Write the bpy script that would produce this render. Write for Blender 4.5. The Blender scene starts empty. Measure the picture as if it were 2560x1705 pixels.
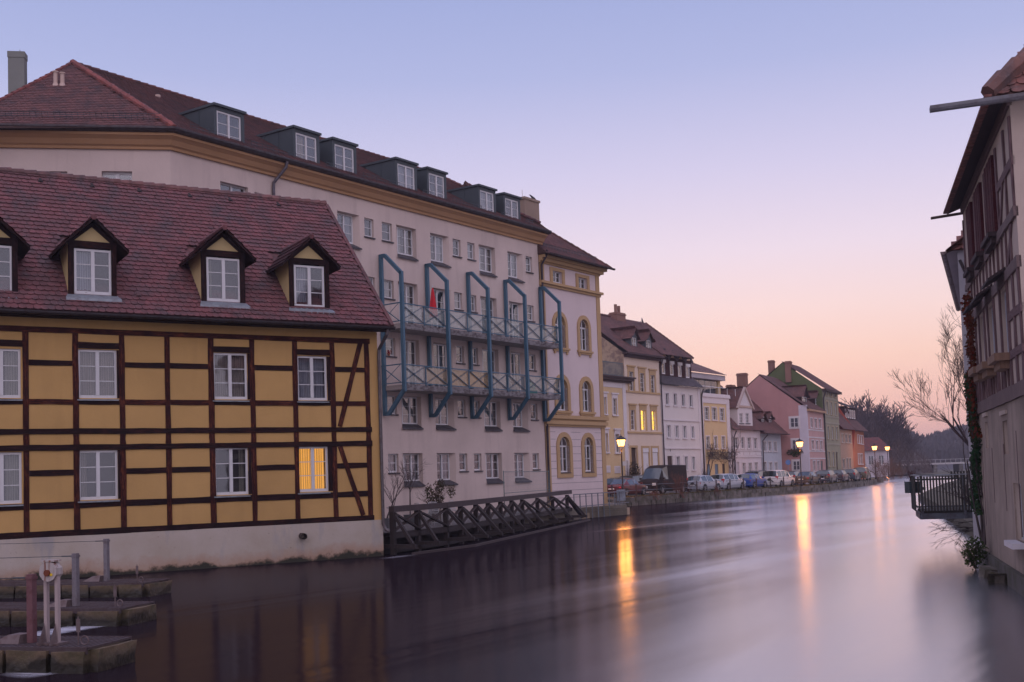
import bpy, math, random
from mathutils import Vector, Matrix, Quaternion

random.seed(7)
sc = bpy.context.scene
col = sc.collection
R = math.radians

# ------------------------------------------------------------------ camera
FPX, PITCH, ROLL, SHIFT, EYE = 2800.0, R(3.4), R(-1.95), 178.0, 2.4
CAMROT = Matrix.Rotation(math.pi / 2 + PITCH, 3, 'X') @ Matrix.Rotation(ROLL, 3, 'Z')
cam = bpy.data.cameras.new('camera')
cam.sensor_width = 36.0
cam.lens = FPX / 2560 * 36.0
cam.shift_y = SHIFT / 2560
cam.clip_start = 0.1
cam.clip_end = 5000
camo = bpy.data.objects.new('camera', cam)
camo.location = (0, 0, EYE)
camo.rotation_euler = CAMROT.to_euler()
col.objects.link(camo)
sc.camera = camo

# ------------------------------------------------------------------ sky
SUN_AZ, SUN_EL = R(12), R(2)          # the afterglow stands low over the far end of the river
w = bpy.data.worlds.new('World'); sc.world = w; w.use_nodes = True
nt = w.node_tree; nt.nodes.clear()
def wn(t, **k):
    n = nt.nodes.new(t)
    for a, b in k.items(): setattr(n, a, b)
    return n
def wl(a, b): nt.links.new(a, b)
out = wn('ShaderNodeOutputWorld'); bg = wn('ShaderNodeBackground'); wl(bg.outputs[0], out.inputs[0])
tc = wn('ShaderNodeTexCoord'); sep = wn('ShaderNodeSeparateXYZ'); wl(tc.outputs['Generated'], sep.inputs[0])
asin = wn('ShaderNodeMath', operation='ARCSINE'); wl(sep.outputs['Z'], asin.inputs[0])
el = wn('ShaderNodeMapRange'); wl(asin.outputs[0], el.inputs['Value'])
el.inputs['From Min'].default_value = 0; el.inputs['From Max'].default_value = math.pi / 2
def ramp(stops):
    r = wn('ShaderNodeValToRGB'); e = r.color_ramp.elements
    for i, (p, c) in enumerate(stops):
        q = e[i] if i < 2 else e.new(p / 90)
        q.position = p / 90; q.color = (*c, 1)
    wl(el.outputs[0], r.inputs[0]); return r
SKY_GLOW = [(0, (.76, .40, .37)), (3, (.88, .53, .48)), (5.5, (.95, .64, .56)), (8, (.92, .70, .70)), (11, (.82, .70, .82)), (15, (.64, .60, .82)), (20, (.43, .47, .75)), (25, (.33, .39, .69)), (45, (.28, .33, .61)), (90, (.25, .29, .54))]
SKY_BACK = [(0, (.52, .46, .56)), (6, (.58, .50, .60)), (14, (.62, .56, .70)), (25, (.56, .54, .76)), (45, (.40, .42, .68)), (90, (.24, .30, .56))]
rg, rb = ramp(SKY_GLOW), ramp(SKY_BACK)
gd = wn('ShaderNodeVectorMath', operation='DOT_PRODUCT'); wl(tc.outputs['Generated'], gd.inputs[0])
gd.inputs[1].default_value = (math.sin(SUN_AZ), math.cos(SUN_AZ), 0)
gm = wn('ShaderNodeMapRange', interpolation_type='SMOOTHSTEP'); wl(gd.outputs['Value'], gm.inputs['Value'])
gm.inputs['From Min'].default_value = -.35; gm.inputs['From Max'].default_value = .80
mix = wn('ShaderNodeMix', data_type='RGBA'); wl(gm.outputs[0], mix.inputs[0]); wl(rb.outputs[0], mix.inputs[6]); wl(rg.outputs[0], mix.inputs[7])
nish = wn('ShaderNodeTexSky', sky_type='NISHITA'); nish.sun_disc = False
nish.sun_elevation = SUN_EL; nish.sun_rotation = SUN_AZ
nm = wn('ShaderNodeMix', data_type='RGBA', blend_type='ADD'); nm.inputs[0].default_value = 1
nsc = wn('ShaderNodeMix', data_type='RGBA', blend_type='MULTIPLY'); nsc.inputs[0].default_value = 1; nsc.inputs[7].default_value = (.006, .006, .006, 1)
wl(nish.outputs[0], nsc.inputs[6]); wl(mix.outputs[2], nm.inputs[6]); wl(nsc.outputs[2], nm.inputs[7])
wl(nm.outputs[2], bg.inputs['Color']); bg.inputs['Strength'].default_value = 1.0

# twilight: one weak, very soft sun standing for the bright dusk sky over the near bank
sun = bpy.data.lights.new('sun', 'SUN'); sun.energy = 1.25; sun.angle = R(100); sun.color = (1.0, .81, .85)
suno = bpy.data.objects.new('sun', sun); col.objects.link(suno)
suno.rotation_euler = (Vector((-.08, .46, -.86))).to_track_quat('-Z', 'Y').to_euler()

vs = sc.view_settings
sc.display_settings.display_device = 'sRGB'
vs.view_transform = 'Standard'; vs.look = 'None'; vs.exposure = 0.06; vs.gamma = 1.0; vs.use_curve_mapping = False
sc.render.engine = 'CYCLES'
cy = sc.cycles
cy.use_denoising = True
try: cy.denoiser = 'OPENIMAGEDENOISE'
except Exception: pass
cy.max_bounces = 6; cy.diffuse_bounces = 3; cy.glossy_bounces = 3; cy.transmission_bounces = 4; cy.transparent_max_bounces = 12
cy.caustics_refractive = False
cy.sample_clamp_indirect = 6

# ------------------------------------------------------------------ helpers
def ray(x, y):
    return CAMROT @ Vector(((x - 1280) / FPX, -(y - 852.5 - SHIFT) / FPX, -1.0))
def on_z(x, y, z):
    d = ray(x, y); t = (z - EYE) / d.z
    return Vector((d.x * t, d.y * t, z))
def at_dist(x, D, z=None):
    d = ray(x, 1190); return Vector((d.x / d.y * D, D, 0 if z is None else z))

class Facade:
    """a vertical plane: origin O, direction d (to the right seen from outside), y local = inwards"""
    def __init__(s, O, d):
        s.O = Vector((O[0], O[1])); s.d = Vector((d[0], d[1])).normalized(); s.n = Vector((s.d.y, -s.d.x))
        s.rz = math.atan2(s.d.y, s.d.x)
    def at(s, px, py, off=0.0):
        dr = ray(px, py); o = s.O - s.n * off
        t = o.dot(s.n) / Vector((dr.x, dr.y)).dot(s.n)
        p = Vector((dr.x * t, dr.y * t))
        return (p - s.O).dot(s.d), EYE + dr.z * t
    def u(s, px, py=1100, off=0.0): return s.at(px, py, off)[0]
    def z(s, px, py, off=0.0): return s.at(px, py, off)[1]
    def rect(s, xl, xr, yt, yb, off=0.0):
        xm, ym = (xl + xr) / 2, (yt + yb) / 2
        return s.u(xl, ym, off), s.u(xr, ym, off), s.z(xm, yb, off), s.z(xm, yt, off)
    def world(s, u, off, z):
        p = s.O + s.d * u - s.n * off; return Vector((p.x, p.y, z))

class MB:
    def __init__(s): s.v = []; s.f = []
    def add(s, vs, fs):
        b = len(s.v); s.v += [tuple(p) for p in vs]; s.f += [tuple(b + i for i in f) for f in fs]; return s
    def quad(s, a, b, c, d): return s.add([a, b, c, d], [(0, 1, 2, 3)])
    def poly(s, pts): return s.add(pts, [tuple(range(len(pts)))])
    def box(s, x0, x1, y0, y1, z0, z1):
        return s.add([(x0, y0, z0), (x1, y0, z0), (x1, y1, z0), (x0, y1, z0), (x0, y0, z1), (x1, y0, z1), (x1, y1, z1), (x0, y1, z1)],
                     [(0, 3, 2, 1), (4, 5, 6, 7), (0, 1, 5, 4), (1, 2, 6, 5), (2, 3, 7, 6), (3, 0, 4, 7)])
    def beam(s, p, q, w, h, up=(0, 0, 1)):
        """bar from p to q, w across, h along 'up'"""
        p, q = Vector(p), Vector(q); d = (q - p).normalized(); up = Vector(up)
        if abs(d.dot(up)) > .999: up = Vector((0, 1, 0))
        a = d.cross(up).normalized() * (w / 2); b = a.cross(d).normalized() * (h / 2)
        return s.add([p - a - b, p + a - b, p + a + b, p - a + b, q - a - b, q + a - b, q + a + b, q - a + b],
                     [(0, 3, 2, 1), (4, 5, 6, 7), (0, 1, 5, 4), (1, 2, 6, 5), (2, 3, 7, 6), (3, 0, 4, 7)])
    def tube(s, pts, r, n=8, cap=True):
        pts = [Vector(p) for p in pts]; rs = r if isinstance(r, (list, tuple)) else [r] * len(pts)
        b = len(s.v); ref = None
        for i, p in enumerate(pts):
            d = (pts[min(i + 1, len(pts) - 1)] - pts[max(i - 1, 0)]).normalized()
            if ref is None:
                ref = d.cross(Vector((0, 0, 1)) if abs(d.z) < .9 else Vector((1, 0, 0))).normalized()
            a = (ref - d * ref.dot(d)).normalized(); ref = a; c = d.cross(a)
            for k in range(n):
                t = 2 * math.pi * k / n; s.v.append(tuple(p + (a * math.cos(t) + c * math.sin(t)) * rs[i]))
        for i in range(len(pts) - 1):
            for k in range(n):
                s.f.append((b + i * n + k, b + i * n + (k + 1) % n, b + (i + 1) * n + (k + 1) % n, b + (i + 1) * n + k))
        if cap:
            s.f.append(tuple(b + k for k in reversed(range(n)))); e = b + (len(pts) - 1) * n; s.f.append(tuple(e + k for k in range(n)))
        return s
    def lathe(s, prof, c=(0, 0, 0), n=12):
        b = len(s.v)
        for r, z in prof:
            for k in range(n):
                t = 2 * math.pi * k / n; s.v.append((c[0] + r * math.cos(t), c[1] + r * math.sin(t), c[2] + z))
        for i in range(len(prof) - 1):
            for k in range(n):
                s.f.append((b + i * n + k, b + i * n + (k + 1) % n, b + (i + 1) * n + (k + 1) % n, b + (i + 1) * n + k))
        s.f.append(tuple(b + k for k in reversed(range(n)))); e = b + (len(prof) - 1) * n; s.f.append(tuple(e + k for k in range(n)))
        return s
    def prism(s, poly, fn, a0, a1):
        """extrude a 2-d polygon; fn(p, a) -> 3-d"""
        n = len(poly)
        return s.add([fn(p, a0) for p in poly] + [fn(p, a1) for p in poly],
                     [tuple(reversed(range(n))), tuple(range(n, 2 * n))] + [(i, (i + 1) % n, n + (i + 1) % n, n + i) for i in range(n)])
    def mesh(s, name):
        m = bpy.data.meshes.new(name); m.from_pydata(s.v, [], s.f); m.update(); return m
    def build(s, name, mat, parent=None, smooth=False, **k):
        m = s.mesh(name); m.materials.append(mat)
        if smooth: m.polygons.foreach_set('use_smooth', [True] * len(m.polygons))
        return link(name, m, parent, **k)

def link(name, data, parent=None, loc=None, rot=None, scale=None, kind=None):
    o = bpy.data.objects.new(name, data); col.objects.link(o)
    if parent is not None: o.parent = parent
    if loc is not None: o.location = loc
    if rot is not None: o.rotation_euler = rot
    if scale is not None: o.scale = scale
    if kind: o['kind'] = kind
    return o
def tag(o, label, cat, group=None):
    o['label'] = label; o['category'] = cat
    if group: o['group'] = group
    return o
def thing(name, label, cat, loc=(0, 0, 0), rz=0.0, group=None):
    o = link(name, None, loc=loc, rot=(0, 0, rz)); o.empty_display_size = .2
    return tag(o, label, cat, group)
def fthing(name, label, cat, fac, group=None): return thing(name, label, cat, (fac.O.x, fac.O.y, 0), fac.rz, group)
def struct(o): o['kind'] = 'structure'; return o
def copy_tree(o, parent=None):
    c = o.copy(); col.objects.link(c); c.parent = parent
    for ch in list(o.children): copy_tree(ch, c)
    return c

# ------------------------------------------------------------------ materials
MATS = {}
class NT:
    def __init__(s, name):
        s.m = bpy.data.materials.new(name); s.m.use_nodes = True; s.t = s.m.node_tree; s.t.nodes.clear()
        s.o = s.n('ShaderNodeOutputMaterial')
    def n(s, t, ins=None, **k):
        q = s.t.nodes.new(t)
        for a, b in k.items(): setattr(q, a, b)
        for a, b in (ins or {}).items():
            if hasattr(b, 'is_output'): s.t.links.new(b, q.inputs[a])
            else: q.inputs[a].default_value = b
        return q
    def l(s, a, b): s.t.links.new(a, b)
    def pos(s, scale=(1, 1, 1), rot=(0, 0, 0), obj=False):
        if obj: v = s.n('ShaderNodeTexCoord').outputs['Object']
        else: v = s.n('ShaderNodeNewGeometry').outputs['Position']
        if any(rot): v = s.n('ShaderNodeMapping', {'Vector': v, 'Rotation': rot}).outputs[0]      # turn first, then stretch
        return s.n('ShaderNodeMapping', {'Vector': v, 'Scale': scale}).outputs[0]
    def noise(s, vec, scale, detail=4, rough=.55, dist=0.0):
        return s.n('ShaderNodeTexNoise', {'Vector': vec, 'Scale': scale, 'Detail': detail, 'Roughness': rough, 'Distortion': dist}).outputs['Fac']
    def map(s, v, a, b, c=0.0, d=1.0):
        return s.n('ShaderNodeMapRange', {'Value': v, 'From Min': a, 'From Max': b, 'To Min': c, 'To Max': d}).outputs[0]
    def mixc(s, f, a, b, mode='MIX'):
        q = s.n('ShaderNodeMix', data_type='RGBA', blend_type=mode)
        for i, x in ((0, f), (6, a), (7, b)):
            if hasattr(x, 'is_output'): s.l(x, q.inputs[i])
            else: q.inputs[i].default_value = (*x, 1) if isinstance(x, tuple) else x
        return q.outputs[2]
    def bump(s, h, dist, strength=1.0):
        return s.n('ShaderNodeBump', {'Height': h, 'Distance': dist, 'Strength': strength}).outputs[0]
    def bsdf(s, colr, rough=.8, normal=None, metal=0.0, **k):
        q = s.n('ShaderNodeBsdfPrincipled', {'Roughness': rough, 'Metallic': metal})
        if hasattr(colr, 'is_output'): s.l(colr, q.inputs['Base Color'])
        else: q.inputs['Base Color'].default_value = (*colr, 1)
        if normal is not None: s.l(normal, q.inputs['Normal'])
        for a, b in k.items():
            a = a.replace('_', ' ')
            if hasattr(b, 'is_output'): s.l(b, q.inputs[a])
            else: q.inputs[a].default_value = b
        s.l(q.outputs[0], s.o.inputs[0]); return q
def mat(name):
    def deco(fn):
        def get(*a):
            k = (name,) + a
            if k not in MATS:
                t = NT('_'.join([name] + [str(x) for x in a])[:50]); fn(t, *a); MATS[k] = t.m
            return MATS[k]
        return get
    return deco

def dk(c, f): return tuple(x * f for x in c)
@mat('plaster')
def plaster(t, c, var=.12, grime=.25):
    v = t.pos()
    big = t.noise(v, .45, 5, .6); fine = t.noise(v, 9, 4, .6)
    st = t.noise(t.pos((1.6, 1.6, .16)), 1.3, 4, .6)             # rain streaks
    f1 = t.map(big, .3, .7, 1 - var, 1 + var * .6)
    c1 = t.mixc(1.0, c, t.n('ShaderNodeCombineColor', {'Red': f1, 'Green': f1, 'Blue': f1}).outputs[0], 'MULTIPLY')
    c2 = t.mixc(t.map(st, .52, .78, 0, grime), c1, tuple(x * y for x, y in zip(c, (.62, .60, .62))))
    t.bsdf(c2, .9, t.bump(fine, .012, .5), Specular_IOR_Level=.2)
@mat('paint')
def paint(t, c, rough=.45):
    v = t.pos(); f = t.noise(v, 3, 4); c2 = t.mixc(t.map(f, .4, .8, 0, .35), c, dk(c, .72))
    t.bsdf(c2, rough, t.bump(t.noise(v, 40, 2), .003, .4))
@mat('plain')
def plain(t, c, rough=.6, metal=0.0): t.bsdf(c, rough, metal=metal)
@mat('metal')
def metal(t, c, rough=.45):
    v = t.pos(); f = t.noise(v, 5, 5, .65)
    t.bsdf(t.mixc(t.map(f, .45, .7, 0, .6), c, (c[0] * .6 + .02, c[1] * .5, c[2] * .45)), t.map(f, .3, .7, rough - .1, rough + .25), t.bump(f, .004, .4), metal=.7)
@mat('timber')
def timber(t, c, hi):
    """weathered stained beam: grain runs along the object's own long axis (x of its uv-free object space)"""
    v = t.pos(obj=True); g1 = t.noise(t.n('ShaderNodeMapping', {'Vector': v, 'Scale': (1.5, 14, 14)}).outputs[0], 2.2, 6, .65, .4)
    g2 = t.noise(t.pos(), 1.7, 3)
    f = t.n('ShaderNodeMath', {0: t.map(g1, .45, .68), 1: t.map(g2, .36, .62)}, operation='MULTIPLY').outputs[0]
    c2 = t.mixc(f, c, hi); c3 = t.mixc(t.map(g1, .25, .48, .75, 0), c2, dk(c, .35))
    t.bsdf(c3, .8, t.bump(g1, .01, .6), Specular_IOR_Level=.15)
@mat('oldwood')
def oldwood(t, c):
    v = t.pos((9, 9, 1.2)); g = t.noise(v, 2.4, 6, .65, .3); b = t.noise(t.pos(), .9, 4)
    t.bsdf(t.mixc(t.map(b, .35, .7, 0, .7), t.mixc(t.map(g, .3, .7), dk(c, .45), c), dk(c, .55)), .85, t.bump(g, .012, .7))
@mat('tile')
def tile(t, c, moss=(.06, .045, .05)):
    ob = t.n('ShaderNodeObjectInfo').outputs['Random']; v = t.pos()
    cell = t.n('ShaderNodeTexWhiteNoise', {0: t.n('ShaderNodeVectorMath', {0: v, 1: (5.3, 5.3, 4.1)}, operation='MULTIPLY').outputs[0]})
    big = t.noise(v, .55, 5, .62, .6); st = t.noise(t.pos((1.5, 1.5, .35)), 1.1, 5, .65)
    vor = t.n('ShaderNodeTexVoronoi', {'Vector': v, 'Scale': 5.0}).outputs['Color']
    c1 = t.mixc(t.n('ShaderNodeSeparateColor', {0: vor}).outputs[0], dk(c, .72), tuple(min(1, x * 1.25) for x in c))
    c2 = t.mixc(t.map(st, .45, .7, 0, .8), c1, moss); c3 = t.mixc(t.map(big, .5, .75, 0, .55), c2, dk(moss, .8))
    fr = t.noise(v, 14, 3)
    t.bsdf(t.mixc(t.map(fr, .55, .75, 0, .3), c3, (.22, .19, .19)), .85, t.bump(fr, .008, .5))
@mat('glass')
def glass(t, tint=(.86, .9, .95)):
    fr = t.n('ShaderNodeFresnel', {'IOR': 1.5}).outputs[0]
    front = t.n('ShaderNodeMath', {0: 1.0, 1: t.n('ShaderNodeNewGeometry').outputs['Backfacing']}, operation='SUBTRACT').outputs[0]
    f = t.n('ShaderNodeMath', {0: t.map(fr, 0, 1, .16, 1.0), 1: front}, operation='MULTIPLY').outputs[0]
    g = t.n('ShaderNodeBsdfGlossy', {'Color': (*tint, 1), 'Roughness': .03, 'Normal': t.bump(t.noise(t.pos(), 1.1, 2), .02, .25)})
    tr = t.n('ShaderNodeBsdfTransparent', {'Color': (.90, .92, .94, 1)})
    mx = t.n('ShaderNodeMixShader', {0: f, 1: tr.outputs[0], 2: g.outputs[0]}); t.l(mx.outputs[0], t.o.inputs[0])
@mat('curtain')
def curtain(t, c):
    v = t.pos(obj=True); f = t.n('ShaderNodeTexWave', {'Vector': t.n('ShaderNodeMapping', {'Vector': v, 'Scale': (1, 1, .06)}).outputs[0], 'Scale': 5.0, 'Distortion': 2.5, 'Detail': 2.0}).outputs['Fac']
    d = t.n('ShaderNodeBsdfDiffuse', {'Color': t.mixc(f, dk(c, .55), c)}); q = t.n('ShaderNodeBsdfTranslucent', {'Color': (*c, 1)})
    mx = t.n('ShaderNodeMixShader', {0: .3, 1: d.outputs[0], 2: q.outputs[0]}); t.l(mx.outputs[0], t.o.inputs[0])
@mat('lit')
def lit(t, c, s):
    v = t.pos(obj=True); f = t.n('ShaderNodeTexWave', {'Vector': t.n('ShaderNodeMapping', {'Vector': v, 'Scale': (1, 1, .06)}).outputs[0], 'Scale': 4.0, 'Distortion': 3.0, 'Detail': 2.0}).outputs['Fac']
    e = t.n('ShaderNodeEmission', {'Color': t.mixc(f, dk(c, .4), c), 'Strength': s}); t.l(e.outputs[0], t.o.inputs[0])
@mat('emit')
def emit(t, c, s):
    e = t.n('ShaderNodeEmission', {'Color': (*c, 1), 'Strength': s}); t.l(e.outputs[0], t.o.inputs[0])
@mat('carpaint')
def carpaint(t, c, dull=0):
    f = t.noise(t.pos(), 6, 4)
    t.bsdf(t.mixc(t.map(f, .45, .75, 0, .25), c, dk(c, .7)), .32 + .3 * dull, metal=.0, Coat_Weight=.22 * (1 - dull), Coat_Roughness=.1, Specular_IOR_Level=.4 - .25 * dull)

WHITE = (.60, .59, .60)
M_frame = paint(WHITE, .4); M_dark = plain((.012, .012, .015), .9); M_glass = glass()
M_gutter = metal((.07, .06, .065), .5); M_zinc = metal((.28, .31, .34), .5)

# ------------------------------------------------------------------ shared builders
PANES = {}
def pane_mesh(w_, h_, m):
    k = (round(w_, 2), round(h_, 2), m.name)
    if k not in PANES:
        b = MB().box(-k[0] / 2, k[0] / 2, -.003, .003, -k[1] / 2, k[1] / 2); me = b.mesh('pane'); me.materials.append(m); PANES[k] = me
    return PANES[k]
def window(parent, x0, x1, z0, z1, y, cols=2, rows=3, fw=.055, mull=.09, bar=.022, frame=None, curt=None, litc=None, room=True, sub=True, name='window', split=None):
    """frame, muntins, glass panes; the frame mesh is the part, panes and what hangs behind are its sub-parts"""
    frame = frame or M_frame
    b = MB(); d0, d1 = y, y + .07
    b.box(x0, x0 + fw, d0, d1, z0, z1); b.box(x1 - fw, x1, d0, d1, z0, z1)
    b.box(x0 + fw, x1 - fw, d0, d1, z1 - fw, z1); b.box(x0 + fw, x1 - fw, d0, d1, z0, z0 + fw * 1.35)
    ix0, ix1, iz0, iz1 = x0 + fw, x1 - fw, z0 + fw * 1.35, z1 - fw
    cw = (ix1 - ix0 - mull * (cols - 1)) / cols; rects = []
    for c in range(cols):
        cx0 = ix0 + c * (cw + mull); cx1 = cx0 + cw
        if c: b.box(cx0 - mull, cx0, d0 - .012, d1, iz0, iz1)
        rh = (iz1 - iz0 - bar * (rows - 1)) / rows
        for r in range(rows):
            rz0 = iz0 + r * (rh + bar)
            if r: b.box(cx0, cx1, d0 + .015, d0 + .05, rz0 - bar, rz0)
            rects.append((cx0, cx1, rz0, rz0 + rh))
    wo = b.build(name, frame, parent)
    host = wo if sub else parent
    for (a0, a1, c0, c1) in rects:
        link('pane', pane_mesh(a1 - a0, c1 - c0, M_glass), host, loc=((a0 + a1) / 2, d0 + .035, (c0 + c1) / 2))
    if litc is not None:
        cb = MB(); n = 14
        for i in range(n):
            xa, xb = ix0 + (ix1 - ix0) * i / n, ix0 + (ix1 - ix0) * (i + 1) / n
            ya, yb = y + .16 + .025 * (i % 2), y + .16 + .025 * ((i + 1) % 2)
            cb.quad((xa, ya, iz0), (xb, yb, iz0), (xb, yb, iz1), (xa, ya, iz1))
        cb.build('curtain', litc, host)
    elif curt is not None:
        cm, parts = curt
        for (f0, f1) in parts:
            cb = MB(); n = 8
            for i in range(n):
                xa = ix0 + (ix1 - ix0) * (f0 + (f1 - f0) * i / n); xb = ix0 + (ix1 - ix0) * (f0 + (f1 - f0) * (i + 1) / n)
                ya, yb = y + .14 + .03 * (i % 2), y + .14 + .03 * ((i + 1) % 2)
                cb.quad((xa, ya, iz0), (xb, yb, iz0), (xb, yb, iz1), (xa, ya, iz1))
            cb.build('curtain', cm, host)
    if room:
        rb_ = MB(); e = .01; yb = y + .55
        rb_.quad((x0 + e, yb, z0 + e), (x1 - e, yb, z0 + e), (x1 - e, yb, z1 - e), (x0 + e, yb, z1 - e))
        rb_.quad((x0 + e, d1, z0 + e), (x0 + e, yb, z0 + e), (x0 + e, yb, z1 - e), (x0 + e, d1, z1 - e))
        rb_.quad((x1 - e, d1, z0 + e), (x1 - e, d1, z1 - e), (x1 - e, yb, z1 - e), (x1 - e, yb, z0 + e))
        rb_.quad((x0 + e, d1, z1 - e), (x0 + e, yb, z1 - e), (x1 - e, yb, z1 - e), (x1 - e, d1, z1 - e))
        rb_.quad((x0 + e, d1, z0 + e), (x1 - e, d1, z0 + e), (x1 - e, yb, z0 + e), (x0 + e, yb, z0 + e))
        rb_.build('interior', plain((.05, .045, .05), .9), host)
    return wo
def holed(b, x0, x1, z0, z1, holes, y=0.0, depth=.2):
    """wall sheet with window openings and their reveals"""
    holes = [h for h in holes if h[1] > x0 and h[0] < x1]
    xs = sorted({x0, x1, *[max(x0, min(x1, v)) for h in holes for v in h[:2]]}); zs = sorted({z0, z1, *[v for h in holes for v in h[2:4] if z0 < v < z1]})
    for i in range(len(xs) - 1):
        for j in range(len(zs) - 1):
            cx, cz = (xs[i] + xs[i + 1]) / 2, (zs[j] + zs[j + 1]) / 2
            if any(h[0] < cx < h[1] and h[2] < cz < h[3] for h in holes): continue
            b.quad((xs[i], y, zs[j]), (xs[i + 1], y, zs[j]), (xs[i + 1], y, zs[j + 1]), (xs[i], y, zs[j + 1]))
    for h in holes:
        a0, a1, c0, c1 = h[:4]; dp = depth
        l, r_, bt, tp = (h[4] if len(h) > 4 else (0, 0, 0, 0))      # splays at the back of the reveal
        b.quad((a0, y, c0), (a0, y, c1), (a0 + l, y + dp, c1 - tp), (a0 + l, y + dp, c0 + bt))
        b.quad((a1, y, c0), (a1 - r_, y + dp, c0 + bt), (a1 - r_, y + dp, c1 - tp), (a1, y, c1))
        b.quad((a0, y, c1), (a1, y, c1), (a1 - r_, y + dp, c1 - tp), (a0 + l, y + dp, c1 - tp))
        b.quad((a0, y, c0), (a0 + l, y + dp, c0 + bt), (a1 - r_, y + dp, c0 + bt), (a1, y, c0))
    return b
def tile_shape(w_, L, seg=4, th=.014):
    """beaver-tail tile, lower edge at the origin, running up the slope along +y, lying on z=0"""
    pts = [(w_ / 2, L), (-w_ / 2, L)]; c = w_ * .34
    for i in range(seg + 1):
        a = math.pi * i / seg; pts.append((-w_ / 2 * math.cos(a), c - c * math.sin(a)))
    b = MB(); n = len(pts)
    b.v = [(x, y, th) for x, y in pts] + [(x, y, 0) for x, y in pts]
    b.f = [tuple(range(n))] + [(i, n + i, n + (i + 1) % n, (i + 1) % n) for i in range(1, n)]
    return b
def tiled(parent, O, ux, us, width, length, tw, row, m, tm_rows=0, keep=None, name='tile', limit=300, stuffname='roof_tiles', th=.014):
    """lay tiles on a slope: O lower left corner, ux along the eave, us up the slope; first tm_rows rows are single objects"""
    O, ux, us = Vector(O), Vector(ux).normalized(), Vector(us).normalized(); nz = ux.cross(us).normalized()
    nrow, ncol = int(length / row), int(width / tw); L = row * 1.9
    tilt = math.asin(min(.5, (th * 1.6) / row))
    base = tile_shape(tw * .97, L, 4, th); protos = []
    stuff = MB(); made = 0
    yax = (us * math.cos(tilt) - nz * math.sin(tilt)).normalized(); zax = ux.cross(yax).normalized()
    for r in range(nrow + 1):
        for c in range(ncol + 1):
            x = (c + (.5 if r % 2 else 0)) * tw + random.uniform(-.006, .006); y = r * row + random.uniform(-.006, .006)
            if x > width + tw * .3: continue
            if keep and not keep(x, y): continue
            p = O + ux * x + us * y + nz * (th * 1.7 + random.uniform(0, .004))
            if r < tm_rows and made < limit:
                k = 0
                if not protos:
                    me = base.mesh('tile'); me.materials.append(m); protos.append(me)
                mt = Matrix((ux, yax, zax)).transposed().to_4x4(); mt.translation = p
                mt = mt @ Matrix.Rotation(random.uniform(-.02, .02), 4, 'Z') @ Matrix.Rotation(random.uniform(-.012, .012), 4, 'X')
                o = link(name, protos[0], parent); o.matrix_local = mt; made += 1
            else:
                stuff.add([p + ux * v[0] + yax * v[1] + zax * v[2] for v in base.v], base.f)
    if stuff.v: stuff.build(stuffname, m, parent, kind='stuff')
def gutter(b, p, q, r=.075, n=6):
    """half-round gutter channel from p to q"""
    p, q = Vector(p), Vector(q); d = (q - p).normalized(); a = d.cross(Vector((0, 0, 1))).normalized()
    ring = lambda o, rr: [o + a * (rr * math.cos(t)) + Vector((0, 0, rr * math.sin(t))) for t in [math.pi + math.pi * k / n for k in range(n + 1)]]
    for rr, fl in ((r, 0), (r * .86, 1)):
        A, B = ring(p, rr), ring(q, rr)
        for k in range(n):
            b.quad(*( (A[k], B[k], B[k + 1], A[k + 1]) if not fl else (A[k + 1], B[k + 1], B[k], A[k])))
    for o in (p, q): b.poly(ring(o, r))
    return b
# ------------------------------------------------------------------ main lines of the place
YF = Facade(on_z(0, 1347, 1.22), on_z(957, 1390, 0) - on_z(0, 1347, 1.22)); YLEN = YF.u(957, 1390)
WF = Facade(at_dist(1030, 54), (math.sin(R(36.5)), math.cos(R(36.5))))
QUAY = [at_dist(x, D) for x, D in ((1512, 80), (1540, 85), (1600, 88), (1700, 93), (1800, 98.5), (1900, 104.5), (2000, 112), (2060, 119), (2120, 130), (2180, 148), (2205, 170))]
QZ = .68
def lerp_poly(P, step):
    o = []
    for a, b in zip(P, P[1:]):
        n = max(1, int((b - a).length / step))
        for i in range(n): o.append(a.lerp(b, i / n))
    o.append(P[-1]); return o

# ------------------------------------------------------------------ water
t = NT('river_water')
ang = R(54)
v1 = t.pos((.045, .42, 1), (0, 0, -ang)); v2 = t.pos((.02, .22, 1), (0, 0, -ang))
n1 = t.noise(v1, 1.0, 6, .6, .5); n2 = t.noise(v2, 1.0, 4, .55, .6); n3 = t.noise(t.pos((.5, 1.6, 1), (0, 0, -R(75))), 1.0, 3, .5)
hsum = t.n('ShaderNodeMath', {0: t.n('ShaderNodeMath', {0: n1, 1: t.n('ShaderNodeMath', {0: n3, 1: .10}, operation='MULTIPLY').outputs[0]}, operation='ADD').outputs[0], 1: t.n('ShaderNodeMath', {0: n2, 1: 3.0}, operation='MULTIPLY').outputs[0]}, operation='ADD').outputs[0]
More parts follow.
